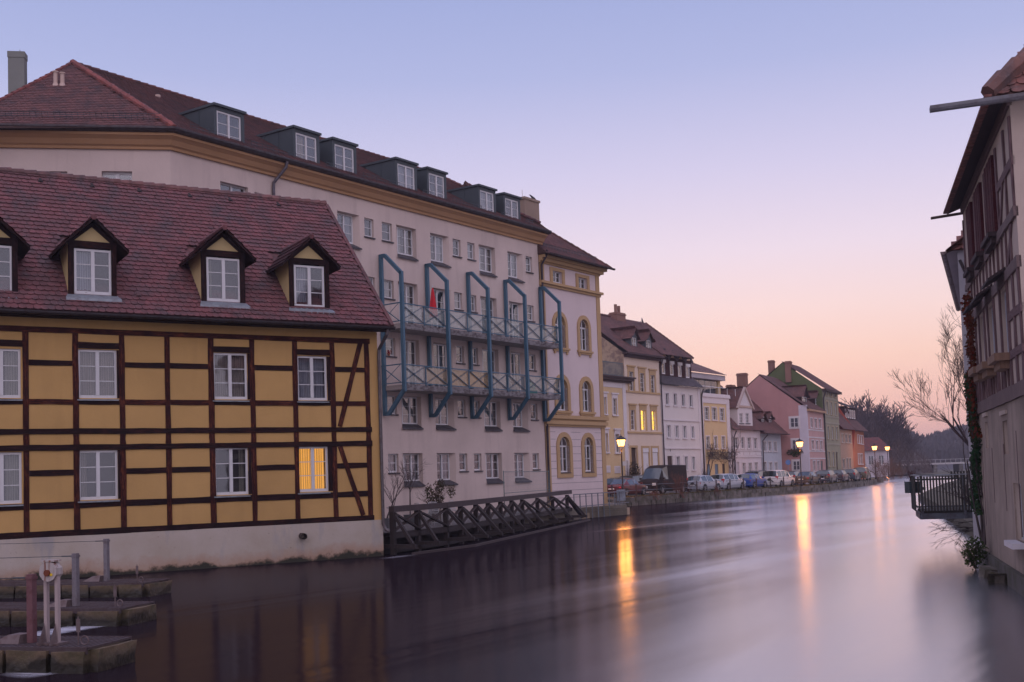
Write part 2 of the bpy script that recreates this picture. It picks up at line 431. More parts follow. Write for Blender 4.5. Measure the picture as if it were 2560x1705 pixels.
# painted sheen: mask lifts reflectivity at right, cuts it below the houses
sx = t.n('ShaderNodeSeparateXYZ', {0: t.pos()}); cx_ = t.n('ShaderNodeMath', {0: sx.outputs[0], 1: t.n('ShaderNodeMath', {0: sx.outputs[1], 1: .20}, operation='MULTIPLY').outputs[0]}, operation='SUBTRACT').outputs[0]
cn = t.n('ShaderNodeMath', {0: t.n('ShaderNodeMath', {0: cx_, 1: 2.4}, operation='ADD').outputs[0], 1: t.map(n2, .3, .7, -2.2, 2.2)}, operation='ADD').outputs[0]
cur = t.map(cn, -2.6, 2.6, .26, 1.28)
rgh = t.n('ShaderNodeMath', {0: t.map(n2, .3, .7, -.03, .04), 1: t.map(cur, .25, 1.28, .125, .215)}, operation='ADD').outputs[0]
bmp = t.bump(hsum, .05, .20)
fr = t.n('ShaderNodeFresnel', {'IOR': 2.9, 'Normal': bmp}).outputs[0]
gl = t.n('ShaderNodeBsdfGlossy', {'Color': (.95, .94, .97, 1), 'Roughness': rgh, 'Normal': bmp})
df = t.n('ShaderNodeBsdfDiffuse', {'Color': (.016, .010, .014, 1)})
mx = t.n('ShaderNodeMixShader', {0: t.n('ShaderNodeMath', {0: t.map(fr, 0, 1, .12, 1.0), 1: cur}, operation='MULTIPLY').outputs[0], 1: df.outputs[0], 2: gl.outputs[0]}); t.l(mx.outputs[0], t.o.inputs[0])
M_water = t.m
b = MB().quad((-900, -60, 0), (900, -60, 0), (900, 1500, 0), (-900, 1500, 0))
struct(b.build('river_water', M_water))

# ------------------------------------------------------------------ ground of the two banks
@mat('ground')
def ground(t, c, c2):
    n_ = t.noise(t.pos(), .7, 6, .65); f = t.noise(t.pos(), 12, 4)
    t.bsdf(t.mixc(t.map(n_, .35, .65), c, c2), .95, t.bump(f, .02, .5))
@mat('asphalt')
def asphalt(t):
    n_ = t.noise(t.pos(), .6, 5, .6); f = t.noise(t.pos(), 45, 3)
    t.bsdf(t.mixc(t.map(n_, .35, .7), (.042, .040, .043), (.075, .07, .07)), t.map(n_, .3, .7, .55, .85), t.bump(f, .008, .6))
GZ = .60
left_edge = [Vector((-16.2, 30.9, 0)), Vector((-18.5, 38.6, 0)), Vector((-9.4, 44.2, 0)), Vector((-4.6, 40.5, 0)), Vector((-2.9, 41.6, 0)), Vector((2.6, 60.0, 0)), WF.world(13.4, -1.0, 0), WF.world(18.3, -1.0, 0)] + [q + Vector((-.35, .3, 0)) for q in QUAY] + [Vector((70, 230, 0)), Vector((90, 330, 0))]
b = MB(); pts = [(p.x, p.y, GZ) for p in left_edge] + [(90, 1400, GZ), (-900, 1400, GZ), (-900, 30.9, GZ)]
b.poly(pts)
for p, q in zip(left_edge, left_edge[1:]): b.quad((p.x, p.y, -1), (q.x, q.y, -1), (q.x, q.y, GZ), (p.x, p.y, GZ))
struct(b.build('left_bank_ground', ground((.10, .085, .06), (.16, .13, .10))))
right_edge = [Vector((9.6, 19.0, 0)), Vector((10.4, 23.9, 0)), Vector((11.7, 27.6, 0)), Vector((13.6, 33, 0)), Vector((17.5, 45, 0)), Vector((27, 75, 0)), Vector((44, 115, 0)), Vector((60, 150, 0)), Vector((78, 200, 0)), Vector((110, 330, 0))]
b = MB(); GR = .45
b.poly([(p.x, p.y, GR) for p in reversed(right_edge)] + [(900, 19, GR), (900, 1400, GR), (110, 1400, GR)][::1])
for p, q in zip(right_edge, right_edge[1:]): b.quad((q.x, q.y, -1), (p.x, p.y, -1), (p.x, p.y, GR), (q.x, q.y, GR))
struct(b.build('right_bank_ground', ground((.07, .06, .04), (.10, .085, .06))))
# the street behind the quay: asphalt over the bank, kept behind the quay edge
b = MB(); road_in = [q + Vector((-.9, .7, 0)) for q in QUAY]
nrm = Vector((-.80, .60, 0))
for p, q in zip(road_in, road_in[1:]): b.quad((p.x, p.y, QZ), (q.x, q.y, QZ), (q.x + nrm.x * 12, q.y + nrm.y * 12, QZ), (p.x + nrm.x * 12, p.y + nrm.y * 12, QZ))
struct(b.build('street', asphalt()))
b = MB()
for i, (p, q) in enumerate(zip(QUAY, QUAY[1:])):
    p2, q2 = road_in[i], road_in[i + 1]
    b.quad((p.x - .1, p.y + .08, QZ + .035), (q.x - .1, q.y + .08, QZ + .035), (q2.x, q2.y, QZ + .03), (p2.x, p2.y, QZ + .03))
struct(b.build('quay_verge', ground((.16, .12, .055), (.10, .085, .04))))

# quay wall of rough blocks
@mat('stone')
def stone(t, c):
    ob = t.n('ShaderNodeObjectInfo').outputs['Random']; n_ = t.noise(t.pos(), 2.5, 6, .65); f = t.noise(t.pos(), 11, 4)
    c1 = t.mixc(ob, dk(c, .6), tuple(min(1, x * 1.2) for x in c))
    t.bsdf(t.mixc(t.map(n_, .40, .62, 0, .85), c1, (.045, .04, .018)), .92, t.bump(f, .03, .7))
qw = thing('quay_wall', 'long low quay wall of rough stone blocks below the parked cars', 'wall', QUAY[0])
core = MB(); base = QUAY[0]
for p, q in zip(QUAY, QUAY[1:]):
    a, c = p - base, q - base
    core.quad((a.x - .14, a.y + .11, -.8), (c.x - .14, c.y + .11, -.8), (c.x - .14, c.y + .11, QZ + .02), (a.x - .14, a.y + .11, QZ + .02))
core.build('wall_core', stone((.12, .11, .10)), qw)
M_stone = stone((.15, .125, .11)); STONES = []
for k in range(5):
    sb = MB(); w2, h2, d2 = .5, .5, .16
    sb.v = [(x * w2 * random.uniform(.88, 1), y * d2 * (random.uniform(.85, 1.15) if y < 0 else 1), z * h2 * random.uniform(.86, 1)) for x in (-1, 0, 1) for y in (-1, 1) for z in (-1, 0, 1)]
    idx = lambda i, j, l: i * 6 + j * 3 + l
    for i in range(2):
        for l in range(2): sb.f.append((idx(i, 0, l), idx(i + 1, 0, l), idx(i + 1, 0, l + 1), idx(i, 0, l + 1)))
        sb.f.append((idx(i, 0, 2), idx(i + 1, 0, 2), idx(i + 1, 1, 2), idx(i, 1, 2)))
    for l in range(2):
        sb.f.append((idx(0, 1, l), idx(0, 0, l), idx(0, 0, l + 1), idx(0, 1, l + 1))); sb.f.append((idx(2, 0, l), idx(2, 1, l), idx(2, 1, l + 1), idx(2, 0, l + 1)))
    me = sb.mesh('stone'); me.materials.append(M_stone); STONES.append(me)
ns = 0
for p, q in zip(QUAY, QUAY[1:]):
    L = (q - p).length; dr = (q - p) / L
    for row_, (z0, hh) in enumerate(((.0, .42), (.36, .36))):
        s_ = -random.uniform(0, .4)
        while s_ < L:
            wd = random.uniform(.55, 1.15) * (1.0 if p.y < 110 else 2.0)
            if ns < 298:
                c = p + dr * (s_ + wd / 2) - base
                link('stone', random.choice(STONES), qw, loc=(c.x, c.y, z0 + hh / 2 - .05), rot=(random.uniform(-.05, .05), random.uniform(-.04, .04), math.atan2(dr.y, dr.x) + random.uniform(-.05, .05)), scale=(wd * .98, random.uniform(.9, 1.25), hh * random.uniform(.95, 1.12))); ns += 1
            s_ += wd
# ------------------------------------------------------------------ yellow half-timbered house
yh = fthing('timbered_house', 'yellow half-timbered house with dark red beams and red tiled roof, standing in the water', 'house', YF)
OCH = (.50, .305, .115); M_och = plaster(OCH, .13, .30)
M_tim = timber((.030, .007, .007), (.19, .05, .02)); M_timd = timber((.013, .005, .006), (.06, .018, .013))
YX0 = -5.2; YX1 = YLEN; YB = 10.0; EAVE = 7.60; RID = 12.92; RY = 5.0; RO_ = .50
SL = Vector((0, RY + RO_, RID - EAVE)).normalized(); SLEN = math.hypot(RY + RO_, RID - EAVE)
def yroof_z(y): return EAVE + (y + RO_) * (RID - EAVE) / (RY + RO_)
wins = [dict(px=(195, 292.6, 874, 995.4), c=1), dict(px=(532.8, 618.5, 882.3, 998.4), c=1), dict(px=(743, 818, 890, 1001), c=2), dict(px=(-46, 51.9, 871, 995), c=3),
        dict(px=(196, 295, 1125.5, 1249), c=4), dict(px=(536, 621, 1118, 1237), c=5), dict(px=(745, 821, 1116, 1229), c=9), dict(px=(-46, 54.7, 1131, 1260), c=3)]
holes = []
for q in wins: q['r'] = YF.rect(*q['px']); holes.append(q['r'])
b = MB(); holed(b, YX0, YX1, 1.2, 7.62, holes, 0, .14)
b.quad((YX1, 0, 1.2), (YX1, YB, 1.2), (YX1, YB, 7.62), (YX1, 0, 7.62)); b.poly([(YX1, 0, 7.62), (YX1, YB, 7.62), (YX1, RY, RID - .15)])
b.quad((YX0, YB, 1.2), (YX0, 0, 1.2), (YX0, 0, 7.62), (YX0, YB, 7.62)); b.poly([(YX0, YB, 7.62), (YX0, 0, 7.62), (YX0, RY, RID - .15)])
b.quad((YX1, YB, 1.2), (YX0, YB, 1.2), (YX0, YB, 7.62), (YX1, YB, 7.62))
b.build('wall', M_och, yh)
@mat('basewall')
def basewall(t):
    v = t.pos(); n_ = t.noise(v, .6, 5, .6); f = t.noise(v, 10, 4); z = t.n('ShaderNodeSeparateXYZ', {0: v}).outputs[2]
    zz = t.n('ShaderNodeMath', {0: z, 1: t.map(t.noise(t.pos((1, 1, 1)), 1.4, 5, .65), .3, .7, -.16, .16)}, operation='ADD').outputs[0]
    spots = t.n('ShaderNodeTexVoronoi', {'Vector': v, 'Scale': 4.2}, feature='DISTANCE_TO_EDGE').outputs[0]
    c = t.mixc(t.map(n_, .35, .65), (.40, .335, .27), (.47, .41, .36))
    c = t.mixc(t.map(t.noise(t.pos((2, 2, .5)), .9, 5), .56, .68, 0, .55), c, (.26, .27, .30))        # blue-grey washed patches
    c = t.mixc(t.map(zz, .12, .50, .75, 0), c, (.36, .20, .12))                                        # damp brown band
    c = t.mixc(t.map(zz, .08, .20, 1, 0), c, (.030, .028, .018))                                       # algae line at the water
    c = t.mixc(t.map(t.noise(v, 16, 2), .70, .76, 0, .6), c, (.16, .12, .10))
    t.bsdf(c, .9, t.bump(f, .015, .6))
b = MB(); b.box(YX0, YX1 + .02, -.035, YB, -1.0, 1.20); b.build('base_wall', basewall(), yh)
b = MB(); px, pz = YF.at(753, 1339); b.tube([(px, .1, pz), (px, -.28, pz - .02)], .10, 12, False); b.tube([(px, .1, pz), (px, -.27, pz - .02)], .085, 12, False); b.build('drain_pipe', metal((.10, .08, .08)), yh)
# beams: each a mesh of its own, its long side along its own x axis so the grain follows it
def beam_obj(name, p, q, w_, depth, m, parent, up=(0, 0, 1)):
    p, q = Vector(p), Vector(q); L = (q - p).length; xd = (q - p) / L; yd = Vector((0, 1, 0)); zd = xd.cross(yd).normalized()
    b_ = MB(); n = max(2, int(L / .6)); ring = []
    for i in range(n + 1):
        s_ = -L / 2 + L * i / n; j = lambda: random.uniform(-.011, .011)
        ring.append([(s_, -depth + j() * .6, -w_ / 2 + j()), (s_, -depth + j() * .6, w_ / 2 + j()), (s_, .03, w_ / 2), (s_, .03, -w_ / 2)])
    b_.v = [v for r_ in ring for v in r_]
    for i in range(n):
        for k in range(4): a = i * 4 + k; c = i * 4 + (k + 1) % 4; b_.f.append((a, a + 4, c + 4, c))
    b_.f += [(0, 1, 2, 3), (n * 4 + 3, n * 4 + 2, n * 4 + 1, n * 4)]
    o = b_.build(name, m, parent); mt = Matrix((xd, yd, zd)).transposed().to_4x4(); mt.translation = (p + q) / 2; o.matrix_local = mt; return o
PROUD = .022
zt = [YF.z(0, y) for y in (812.6, 827)]; zm1 = [YF.z(0, y) for y in (1072.6, 1087)]; zm2 = [YF.z(0, y) for y in (1114, 1128.5)]; zs = [YF.z(0, y) for y in (1333.6, 1348)]
xr = YF.u(929, 1070)
def hbeam(z0, z1, xa, xb, m=M_tim, nm='rail_beam', pr=PROUD): beam_obj(nm, (xa, 0, (z0 + z1) / 2), (xb, 0, (z0 + z1) / 2), abs(z1 - z0), pr, m, yh)
for za, zb in (zt, zm1, zm2, (zs[0], 1.20)): hbeam(za, zb, YX0, xr, M_tim if za in zt else M_timd, 'long_beam', PROUD + .012)
posts = [(57, 72), (182, 197), (298.6, 312.8), (412.8, 426), (521.5, 535.5), (625.6, 638), (732.7, 744.8), (827, 838.5), (913, 925)]
PX = [(YF.u(a, 1000), YF.u(c, 1000)) for a, c in posts]
st = PX[1][0] - PX[0][0]; PX = [(PX[0][0] - st * k, PX[0][1] - st * k) for k in (3, 2, 1)] + PX
for a, c in PX:
    if a < YX0: continue
    for zl, zh in ((zs[0], zm2[1]), (zm2[0], zm1[1]), (zm1[0], zt[1])):
        beam_obj('post', ((a + c) / 2, 0, zl), ((a + c) / 2, 0, zh), c - a, PROUD, M_tim, yh)
tie1 = [YF.z(100, y) for y in (900, 913.7)]; tie2 = [YF.z(100, y) for y in (997.7, 1011)]; tie3 = [YF.z(120, y) for y in (1175, 1190)]; tie4 = [YF.z(120, y) for y in (1257, 1273)]; lint = [YF.z(240, y) for y in (856, 872)]
for i in range(len(PX) - 1):
    a, c = PX[i][1], PX[i + 1][0]; wb = (i - 3) in (-1, 1, 4, 6)
    hbeam(*tie2, a, c, M_timd if wb else M_tim); hbeam(*tie4, a, c, M_timd)
    if wb: hbeam(*lint, a, c, M_timd)
    else: hbeam(*tie1, a, c, M_timd); hbeam(*tie3, a, c, M_timd)
    if wb:                                       # narrow jamb beside the window
        for q in wins:
            if a - .05 < (q['r'][0] + q['r'][1]) / 2 < c:
                if c - q['r'][1] > .05: beam_obj('jamb', ((q['r'][1] + c) / 2, 0, q['r'][2]), ((q['r'][1] + c) / 2, 0, q['r'][3]), c - q['r'][1], PROUD - .008, M_timd, yh)
for (ax, ay, bx, by) in ((900, 857, 849.5, 1066), (850, 1116, 908, 1288)):
    p, q = YF.at(ax, ay), YF.at(bx, by); beam_obj('brace', (p[0], 0, p[1]), (q[0], 0, q[1]), .155, PROUD + .008, M_tim, yh)
C1, C2, C3 = curtain((.42, .34, .28)), curtain((.50, .50, .55)), curtain((.46, .42, .34))
for q in wins:
    x0, x1, z0, z1 = q['r']; c = q['c']
    wo = window(yh, x0, x1, z0, z1, .045, 2, 3, .065, .10, .024,
                curt={1: (C1, [(0, .47), (.53, 1)]), 2: (C2, [(0, 1)]), 3: (C3, [(.62, 1)]), 4: (C1, [(0, .2)]), 5: (C3, [(.80, .97)])}.get(c),
                litc=lit((1.0, .43, .08), 1.35) if c == 9 else None)
    if c == 9: wo['label'] = 'window lit warm yellow behind a drawn curtain'
    sb = MB(); sb.add([(x0 - .03, -.07, z0 - .05), (x1 + .03, -.07, z0 - .05), (x1 + .03, .06, z0 - .005), (x0 - .03, .06, z0 - .005), (x0 - .03, -.07, z0 - .075), (x1 + .03, -.07, z0 - .075), (x1 + .03, .06, z0 - .07), (x0 - .03, .06, z0 - .07)],
                      [(0, 1, 2, 3), (4, 5, 1, 0), (5, 6, 2, 1), (7, 4, 0, 3), (6, 5, 4, 7)]); sb.build('sill', M_zinc, wo)
# roof
VX1 = YX1 + .30; VX0 = YX0 - .3
rf = MB(); th = .10
for sgn, (ya, yb) in ((1, (-RO_, RY)), (-1, (YB + RO_, RY))):
    rf.quad((VX0, ya, EAVE), (VX1, ya, EAVE), (VX1, yb, RID), (VX0, yb, RID)); rf.quad((VX0, ya, EAVE - th), (VX0, yb, RID - th), (VX1, yb, RID - th), (VX1, ya, EAVE - th))
    for x in (VX0, VX1): rf.quad((x, ya, EAVE - th), (x, ya, EAVE), (x, yb, RID), (x, yb, RID - th))
    rf.quad((VX0, ya, EAVE - th), (VX1, ya, EAVE - th), (VX1, ya, EAVE), (VX0, ya, EAVE))
TILE1 = (.140, .045, .048); M_t1 = tile(TILE1); M_t1d = tile((.12, .045, .045))
roof = rf.build('roof', M_t1d, yh)
dorm_px = [dict(w=(185.6, 278.3, 623.4, 736), o=(170, 291.5), ap=(232, 542.5), cur=2, lw=0), dict(w=(517, 600.6, 645, 753.6), o=(503, 611.3), ap=(561, 571.6), cur=3, lw=0),
           dict(w=(736, 811, 664, 768), o=(723, 823), ap=(774, 596.6), cur=4, lw=0), dict(w=(-58, 31, 612, 731), o=(-73, 44), ap=(-10, 530), cur=3, lw=0)]
DY = .30
for d in dorm_px:
    # find the distance behind the front wall where the dormer's foot meets the roof
    lo, hi = -.3, 2.5; xm = (d['w'][0] + d['w'][1]) / 2; yb_ = d['w'][3] + 8
    for _ in range(30):
        m_ = (lo + hi) / 2
        if YF.z(xm, yb_, m_) > yroof_z(m_): lo = m_
        else: hi = m_
    d['y'] = lo
DY = sum(d['y'] for d in dorm_px[:3]) / 3
def under_dormer(x, s_):
    y = -RO_ + s_ * SL.y
    for d in dorm_px:
        if d['u0'] + .1 < x + VX0 < d['u1'] - .1 and DY + .25 < y < DY + 2.2: return True
    return False
for d in dorm_px:
    d['u0'], d['u1'] = YF.u(d['o'][0], (d['w'][2] + d['w'][3]) / 2, DY), YF.u(d['o'][1], (d['w'][2] + d['w'][3]) / 2, DY)
keep_fn = lambda x, s_: not under_dormer(x, s_)
tiled(roof, (VX0, -RO_ - .06, EAVE - .02), (1, 0, 0), SL, VX1 - VX0, SLEN - .1, .195, .235, M_t1, tm_rows=5, keep=lambda x, s_: keep_fn(x, s_) and x < VX1 - VX0 - .06, th=.02)
vb = MB(); nz = Vector((0, -SL.z, SL.y))
for x_ in (VX1 + .01,):
    p = Vector((x_, -RO_ - .06, EAVE - .02)) + nz * .02; vb.beam(p, p + SL * SLEN, .12, .09, nz)
vb.build('verge', M_t1d, roof)
rb2 = MB()
x = VX0
while x < VX1 - .1:
    rb2.tube([(x, RY, RID + .02), (min(x + .40, VX1), RY, RID + .045)], [.13, .145], 8); x += .38
rb2.build('ridge_tiles', tile((.16, .07, .065)), roof)
M_vent = plain((.02, .012, .012), .9); M_hook = metal((.3, .3, .32))
for i in range(10):                                      # vent tiles under the ridge and above the eave, and lightning-rod clips
    for (fy, ox) in ((.93, 0), (.11, .5)):
        x = VX0 + 1.6 * i + .9 + ox + random.uniform(-.1, .1); s_ = SLEN * fy; p = Vector((x, -RO_, EAVE)) + SL * s_; nz = Vector((0, -SL.z, SL.y))
        if not keep_fn(x - VX0, s_): continue
        vb = MB(); q0 = p + nz * .03
        arc = [q0 + Vector((.09 * math.cos(a), 0, 0)) + nz * (.085 * math.sin(a)) for a in [math.pi * k / 6 for k in range(7)]]
        back = [v + SL * .28 - nz * .04 for v in arc]; n = 7
        vb.add(arc + back, [tuple(range(7))] + [(k, k + 1, n + k + 1, n + k) for k in range(6)]); vb.build('vent_tile', M_vent if fy > .5 else M_t1d, roof)
gb = MB(); gutter(gb, (VX0, -RO_ - .13, EAVE - .03), (VX1 + .06, -RO_ - .13, EAVE - .05), .10)
gb.build('gutter', M_gutter, yh)
fb = MB(); fb.box(VX0, VX1 - .02, -RO_ + .02, -.01, EAVE - .15, EAVE - .115); fb.build('soffit', M_timd, yh)
dp = MB(); dx, _z = YF.at(947, 1000); dp.tube([(dx + .12, -RO_ - .10, EAVE - .1), (dx + .10, -RO_ - .06, EAVE - .30), (dx, -.12, EAVE - .75), (dx, -.09, EAVE - 1.0), (dx, -.09, 1.05), (dx + .06, -.14, .88), (dx + .16, -.2, .80)], .055, 10)
dp.build('downpipe', metal((.13, .115, .12)), yh)
# dormers
M_ch = plaster((.55, .42, .21), .05, .05)
for d in dorm_px:
    x0, x1, z0, z1 = YF.rect(*d['w'], off=DY); u0, u1 = d['u0'], d['u1']; zf = yroof_z(DY)
    xa, za = YF.at(*d['ap'], DY - .2); ztop = z1 + .22; xm = (u0 + u1) / 2; zap = ztop + (u1 - u0) * .46
    bw = .15; yb_ = lambda z: (z - EAVE) / (RID - EAVE) * (RY + RO_) - RO_
    cb = MB()                                            # cheeks and the little gable
    for x in (u0 + .01, u1 - .01): cb.poly([(x, DY, zf - .05), (x, yb_(ztop) + .2, ztop), (x, DY, ztop)])
    cb.poly([(u0 + .05, DY + .02, ztop), (u1 - .05, DY + .02, ztop), (xm, DY + .02, zap - .1)])
    cb.poly([(u0, DY + .10, zf), (x0, DY + .10, zf), (x0, DY + .10, ztop), (u0, DY + .10, ztop)]); cb.poly([(x1, DY + .10, zf), (u1, DY + .10, zf), (u1, DY + .10, ztop), (x1, DY + .10, ztop)])
    dm = cb.build('dormer', M_ch, yh)
    for p, q, w_ in (((u0 + bw / 2, DY, zf - .1), (u0 + bw / 2, DY, ztop), bw), ((u1 - bw / 2, DY, zf - .1), (u1 - bw / 2, DY, ztop), bw), ((u0, DY, ztop - .09), (u1, DY, ztop - .09), .19),
                     ((u0 - .02, DY, ztop - .05), (xm, DY, zap - .08), .16), ((u1 + .02, DY, ztop - .05), (xm, DY, zap - .08), .16)):
        beam_obj('beam', p, q, w_, .03, M_timd, dm)
    window(dm, x0, x1, z0, z1, DY + .02, 2, 3, .065, .10, .024, sub=False, curt={2: (C2, [(0, .48)]), 3: (C3, [(0, .15)]), 4: (C2, [(0, .45)])}[d['cur']])
    sb = MB(); sb.add([(u0 - .02, DY - .02, z0 - .02), (u1 + .02, DY - .02, z0 - .02), (u1 + .10, DY - .22, z0 - .15), (u0 - .10, DY - .22, z0 - .15), (u1 + .10, DY - .22, z0 - .24), (u0 - .10, DY - .22, z0 - .24)], [(0, 3, 2, 1), (3, 5, 4, 2)])
    sb.build('apron_flashing', M_zinc, dm)
    ov = .30; ro = MB(); e0 = ztop - .22; slope = (zap - ztop) / (xm - u0)
    for sg in (-1, 1):
        ex = (u0 - ov) if sg < 0 else (u1 + ov); ez = ztop - slope * ov + .02; zz = zap + .05
        A = (ex, DY - .28, ez); B_ = (xm, DY - .28, zz); Cc = (xm, yb_(zz) + .1, zz); D_ = (ex, yb_(ez) + .1, ez)
        t_ = .07
        ro.add([A, B_, Cc, D_] + [(v[0], v[1], v[2] - t_) for v in (A, B_, Cc, D_)], [(0, 1, 2, 3) if sg > 0 else (3, 2, 1, 0), (4, 7, 6, 5), (0, 4, 5, 1), (0, 3, 7, 4)])
        eave_len = (Vector(D_) - Vector(A)).length; up = Vector(B_) - Vector(A)
    dr = ro.build('dormer_roof', M_timd, dm)
    tb = MB()
    for sg in (-1, 1):
        ex = (u0 - ov) if sg < 0 else (u1 + ov); ez = ztop - slope * ov + .02; zz = zap + .05
        us = (Vector((xm, 0, zz)) - Vector((ex, 0, ez))); L_ = us.length; us.normalize(); nz = Vector((-us.z * (1 if us.x > 0 else -1), 0, abs(us.x))); nr = int(L_ / .2)
        if sg > 0: nz = Vector((us.z if us.x < 0 else -us.z, 0, abs(us.x)))
        for r_ in range(nr + 1):
            p0 = Vector((ex, DY - .30, ez)) + us * (r_ * .2) + nz * (.045 if r_ % 2 else .03); z_ = p0.z
            yl = yb_(z_) + .1; y = DY - .30
            while y < yl:
                tb.add([p0 + Vector((0, y - p0.y, 0)), p0 + Vector((0, y - p0.y + .18, 0)), p0 + Vector((0, y - p0.y + .18, 0)) + us * .22 - nz * .02, p0 + Vector((0, y - p0.y, 0)) + us * .22 - nz * .02,
                        p0 + Vector((0, y - p0.y, 0)) - nz * .02, p0 + Vector((0, y - p0.y + .18, 0)) - nz * .02], [(0, 1, 2, 3), (3, 2, 1, 0), (0, 4, 5, 1)]); y += .19
    y = DY - .30
    while y < yb_(zap):
        tb.tube([(xm, y, zap + .06), (xm, y + .36, zap + .075)], [.09, .10], 6); y += .35
    o = tb.build('dormer_tiles', M_t1, dm, kind='stuff')
# red umbrella of details done elsewhere
# ------------------------------------------------------------------ long white apartment house behind it
wh = fthing('apartment_house', 'long white apartment house with dark box dormers, ochre cornice and blue steel balconies', 'house', WF)
WP = plaster((.57, .465, .42), .10, .42); M_cor = plaster((.40, .23, .12), .08, .2); M_slate = paint((.045, .058, .066), .6)
M_sillw = metal((.10, .095, .105), .6)
WL = WF.u(425, 375); WR = 11.27; ZC = 15.72; ROW = 2.765; T0 = 3.80
big = {'b': (-.63, .81, .31, .02), 'c': (1.88, 3.34, .05, .22), 'f': (5.80, 7.22, .31, .02), 'g': (8.34, 9.75, .05, .25), 'z': (-4.58, -3.15, .05, .22)}
small = {'a': (-1.64, -.92), 'd': (3.64, 4.28), 'e': (4.84, 5.46), 'h': (10.04, 10.66), 'y': (-2.83, -2.2)}
holes = []; wl_ = []
for r_ in range(5):
    top = T0 + ROW * r_; door = r_ in (2, 3)
    for k, (x0, x1, l, rr) in big.items():
        if k == 'z' and r_ != 4: continue
        zb = top - 1.58 if not door else top - 2.34
        holes.append((x0, x1, zb, top, (l, rr, .22 if not door else .0, .03))); wl_.append(('big', k, r_, x0 + l, x1 - rr, zb + (.22 if not door else 0), top - .03, door))
    for k, (x0, x1) in small.items():
        if k == 'y' and r_ not in (4, 3): continue
        holes.append((x0, x1, top - .92, top - .03)); wl_.append(('small', k, r_, x0, x1, top - .92, top - .03, False))
for (xa, xb) in ((551, 620), (636, 667), (693, 722)):
    x0, x1 = WF.u(xa, 470), WF.u(xb, 474); holes.append((x0, x1, 13.3, 14.92 if xb == 620 else 14.8)); wl_.append(('far', 'q', 4, x0, x1, 13.3, 14.92 if xb == 620 else 14.8, False))
DP = .25
b = MB(); holed(b, WL, WR, GZ - .3, ZC + .2, holes, 0, DP)
b.quad((WR, 0, GZ - .3), (WR, 12, GZ - .3), (WR, 12, ZC), (WR, 0, ZC)); b.build('wall', WP, wh)
CR = [curtain((.45, .40, .36)), curtain((.55, .52, .52)), curtain((.38, .40, .44))]
for (sz, k, r_, x0, x1, z0, z1, door) in wl_:
    rn = random.random()
    if sz == 'small':
        wo = window(wh, x0 + .02, x1 - .02, z0 + .01, z1, .11, 1, 2, .06, bar=.03, curt=(CR[1], [(0, 1)]) if rn < .35 else None)
        sb = MB(); sb.box(x0 - .04, x1 + .04, -.07, .11, z0 - .06, z0 - .003); sb.build('sill', M_sillw, wo)
    elif sz == 'far':
        window(wh, x0, x1, z0, z1, .2, 2, 3, .06)
    else:
        wo = window(wh, x0, x1, z0, z1, DP - .01, 2, 4 if door else 3, .06, .085, .022, curt=(random.choice(CR), [(0, .3), (.72, 1)] if rn < .5 else [(0, 1)]) if rn < .65 else None)
        if not door:
            sb = MB(); o0, o1 = {kk: v for kk, v in big.items()}[k][:2]; zs_ = z0 - .22
            sb.add([(x0, DP - .02, z0 + .012), (x1, DP - .02, z0 + .012), (o1 + .03, -.10, zs_ + .02), (o0 - .03, -.10, zs_ + .02), (o1 + .03, -.10, zs_ - .05), (o0 - .03, -.10, zs_ - .05)], [(0, 3, 2, 1), (3, 5, 4, 2), (5, 3, 0), (4, 1, 2)]); sb.build('sill', M_sillw, wo)
# the facet that turns away to the left above the timbered house
cL = WF.world(WL, 0, 0); eL = on_z(0, 366, ZC); dL = Vector((cL.x - eL.x, cL.y - eL.y)).normalized(); eL2 = Vector((cL.x, cL.y)) - dL * 9
WF2 = Facade(eL2, dL)
def toW(p): q = Vector((p.x, p.y)) - WF.O; return (q.dot(WF.d), -q.dot(WF.n), p.z)     # world -> local of the white house
b = MB(); hs2 = []
for (xa, xb) in ((92, 168), (254, 330)): hs2.append((WF2.u(xa, 430), WF2.u(xb, 430), 13.25, WF2.z((xa + xb) / 2, 428)))
lb = MB(); holed(lb, 0, 9, GZ - .3, ZC + .2, hs2, 0, .2); b.v = [toW(WF2.world(v[0], v[1], v[2])) for v in lb.v]; b.f = lb.f
b.build('wall', WP, wh)
rz2 = WF2.rz - WF.rz; o2 = toW(WF2.world(0, 0, 0))
for h in hs2:
    wo = window(wh, h[0], h[1], h[2], h[3], .16, 2, 1, .09, .14)
    wo.location = o2; wo.rotation_euler = (0, 0, rz2)
# cornice: a moulded ochre band following both facets
prof = [(-.02, 0), (-.10, 0), (-.12, .10), (-.20, .16), (-.30, .34), (-.42, .44), (-.46, .46), (-.46, .56), (-.02, .56)]
def run_profile(b_, prof_, path, z):
    """sweep (outward offset, height) profile along a local plan path [(x,y,nx,ny)] mitred"""
    rings = [[(p[0] + p[2] * -o, p[1] + p[3] * -o, z + h) for o, h in prof_] for p in path]; n = len(prof_); base = len(b_.v)
    for r_ in rings: b_.v += r_
    for i in range(len(rings) - 1):
        for k in range(n): a, c = base + i * n + k, base + i * n + (k + 1) % n; b_.f.append((a, a + n, c + n, c))
    b_.f.append(tuple(base + k for k in range(n))); b_.f.append(tuple(base + (len(rings) - 1) * n + k for k in reversed(range(n))))
n2 = Vector((math.sin(rz2), -math.cos(rz2))); mit = (n2 + Vector((0, -1))); mit = mit / mit.dot(n2)
pL = o2; path = [(pL[0], pL[1], n2.x, n2.y), (WL, 0, mit.x, mit.y), (WR + .35, 0, 0, -1)]
b = MB(); run_profile(b, prof, path, ZC - .06); b.build('cornice', M_cor, wh)
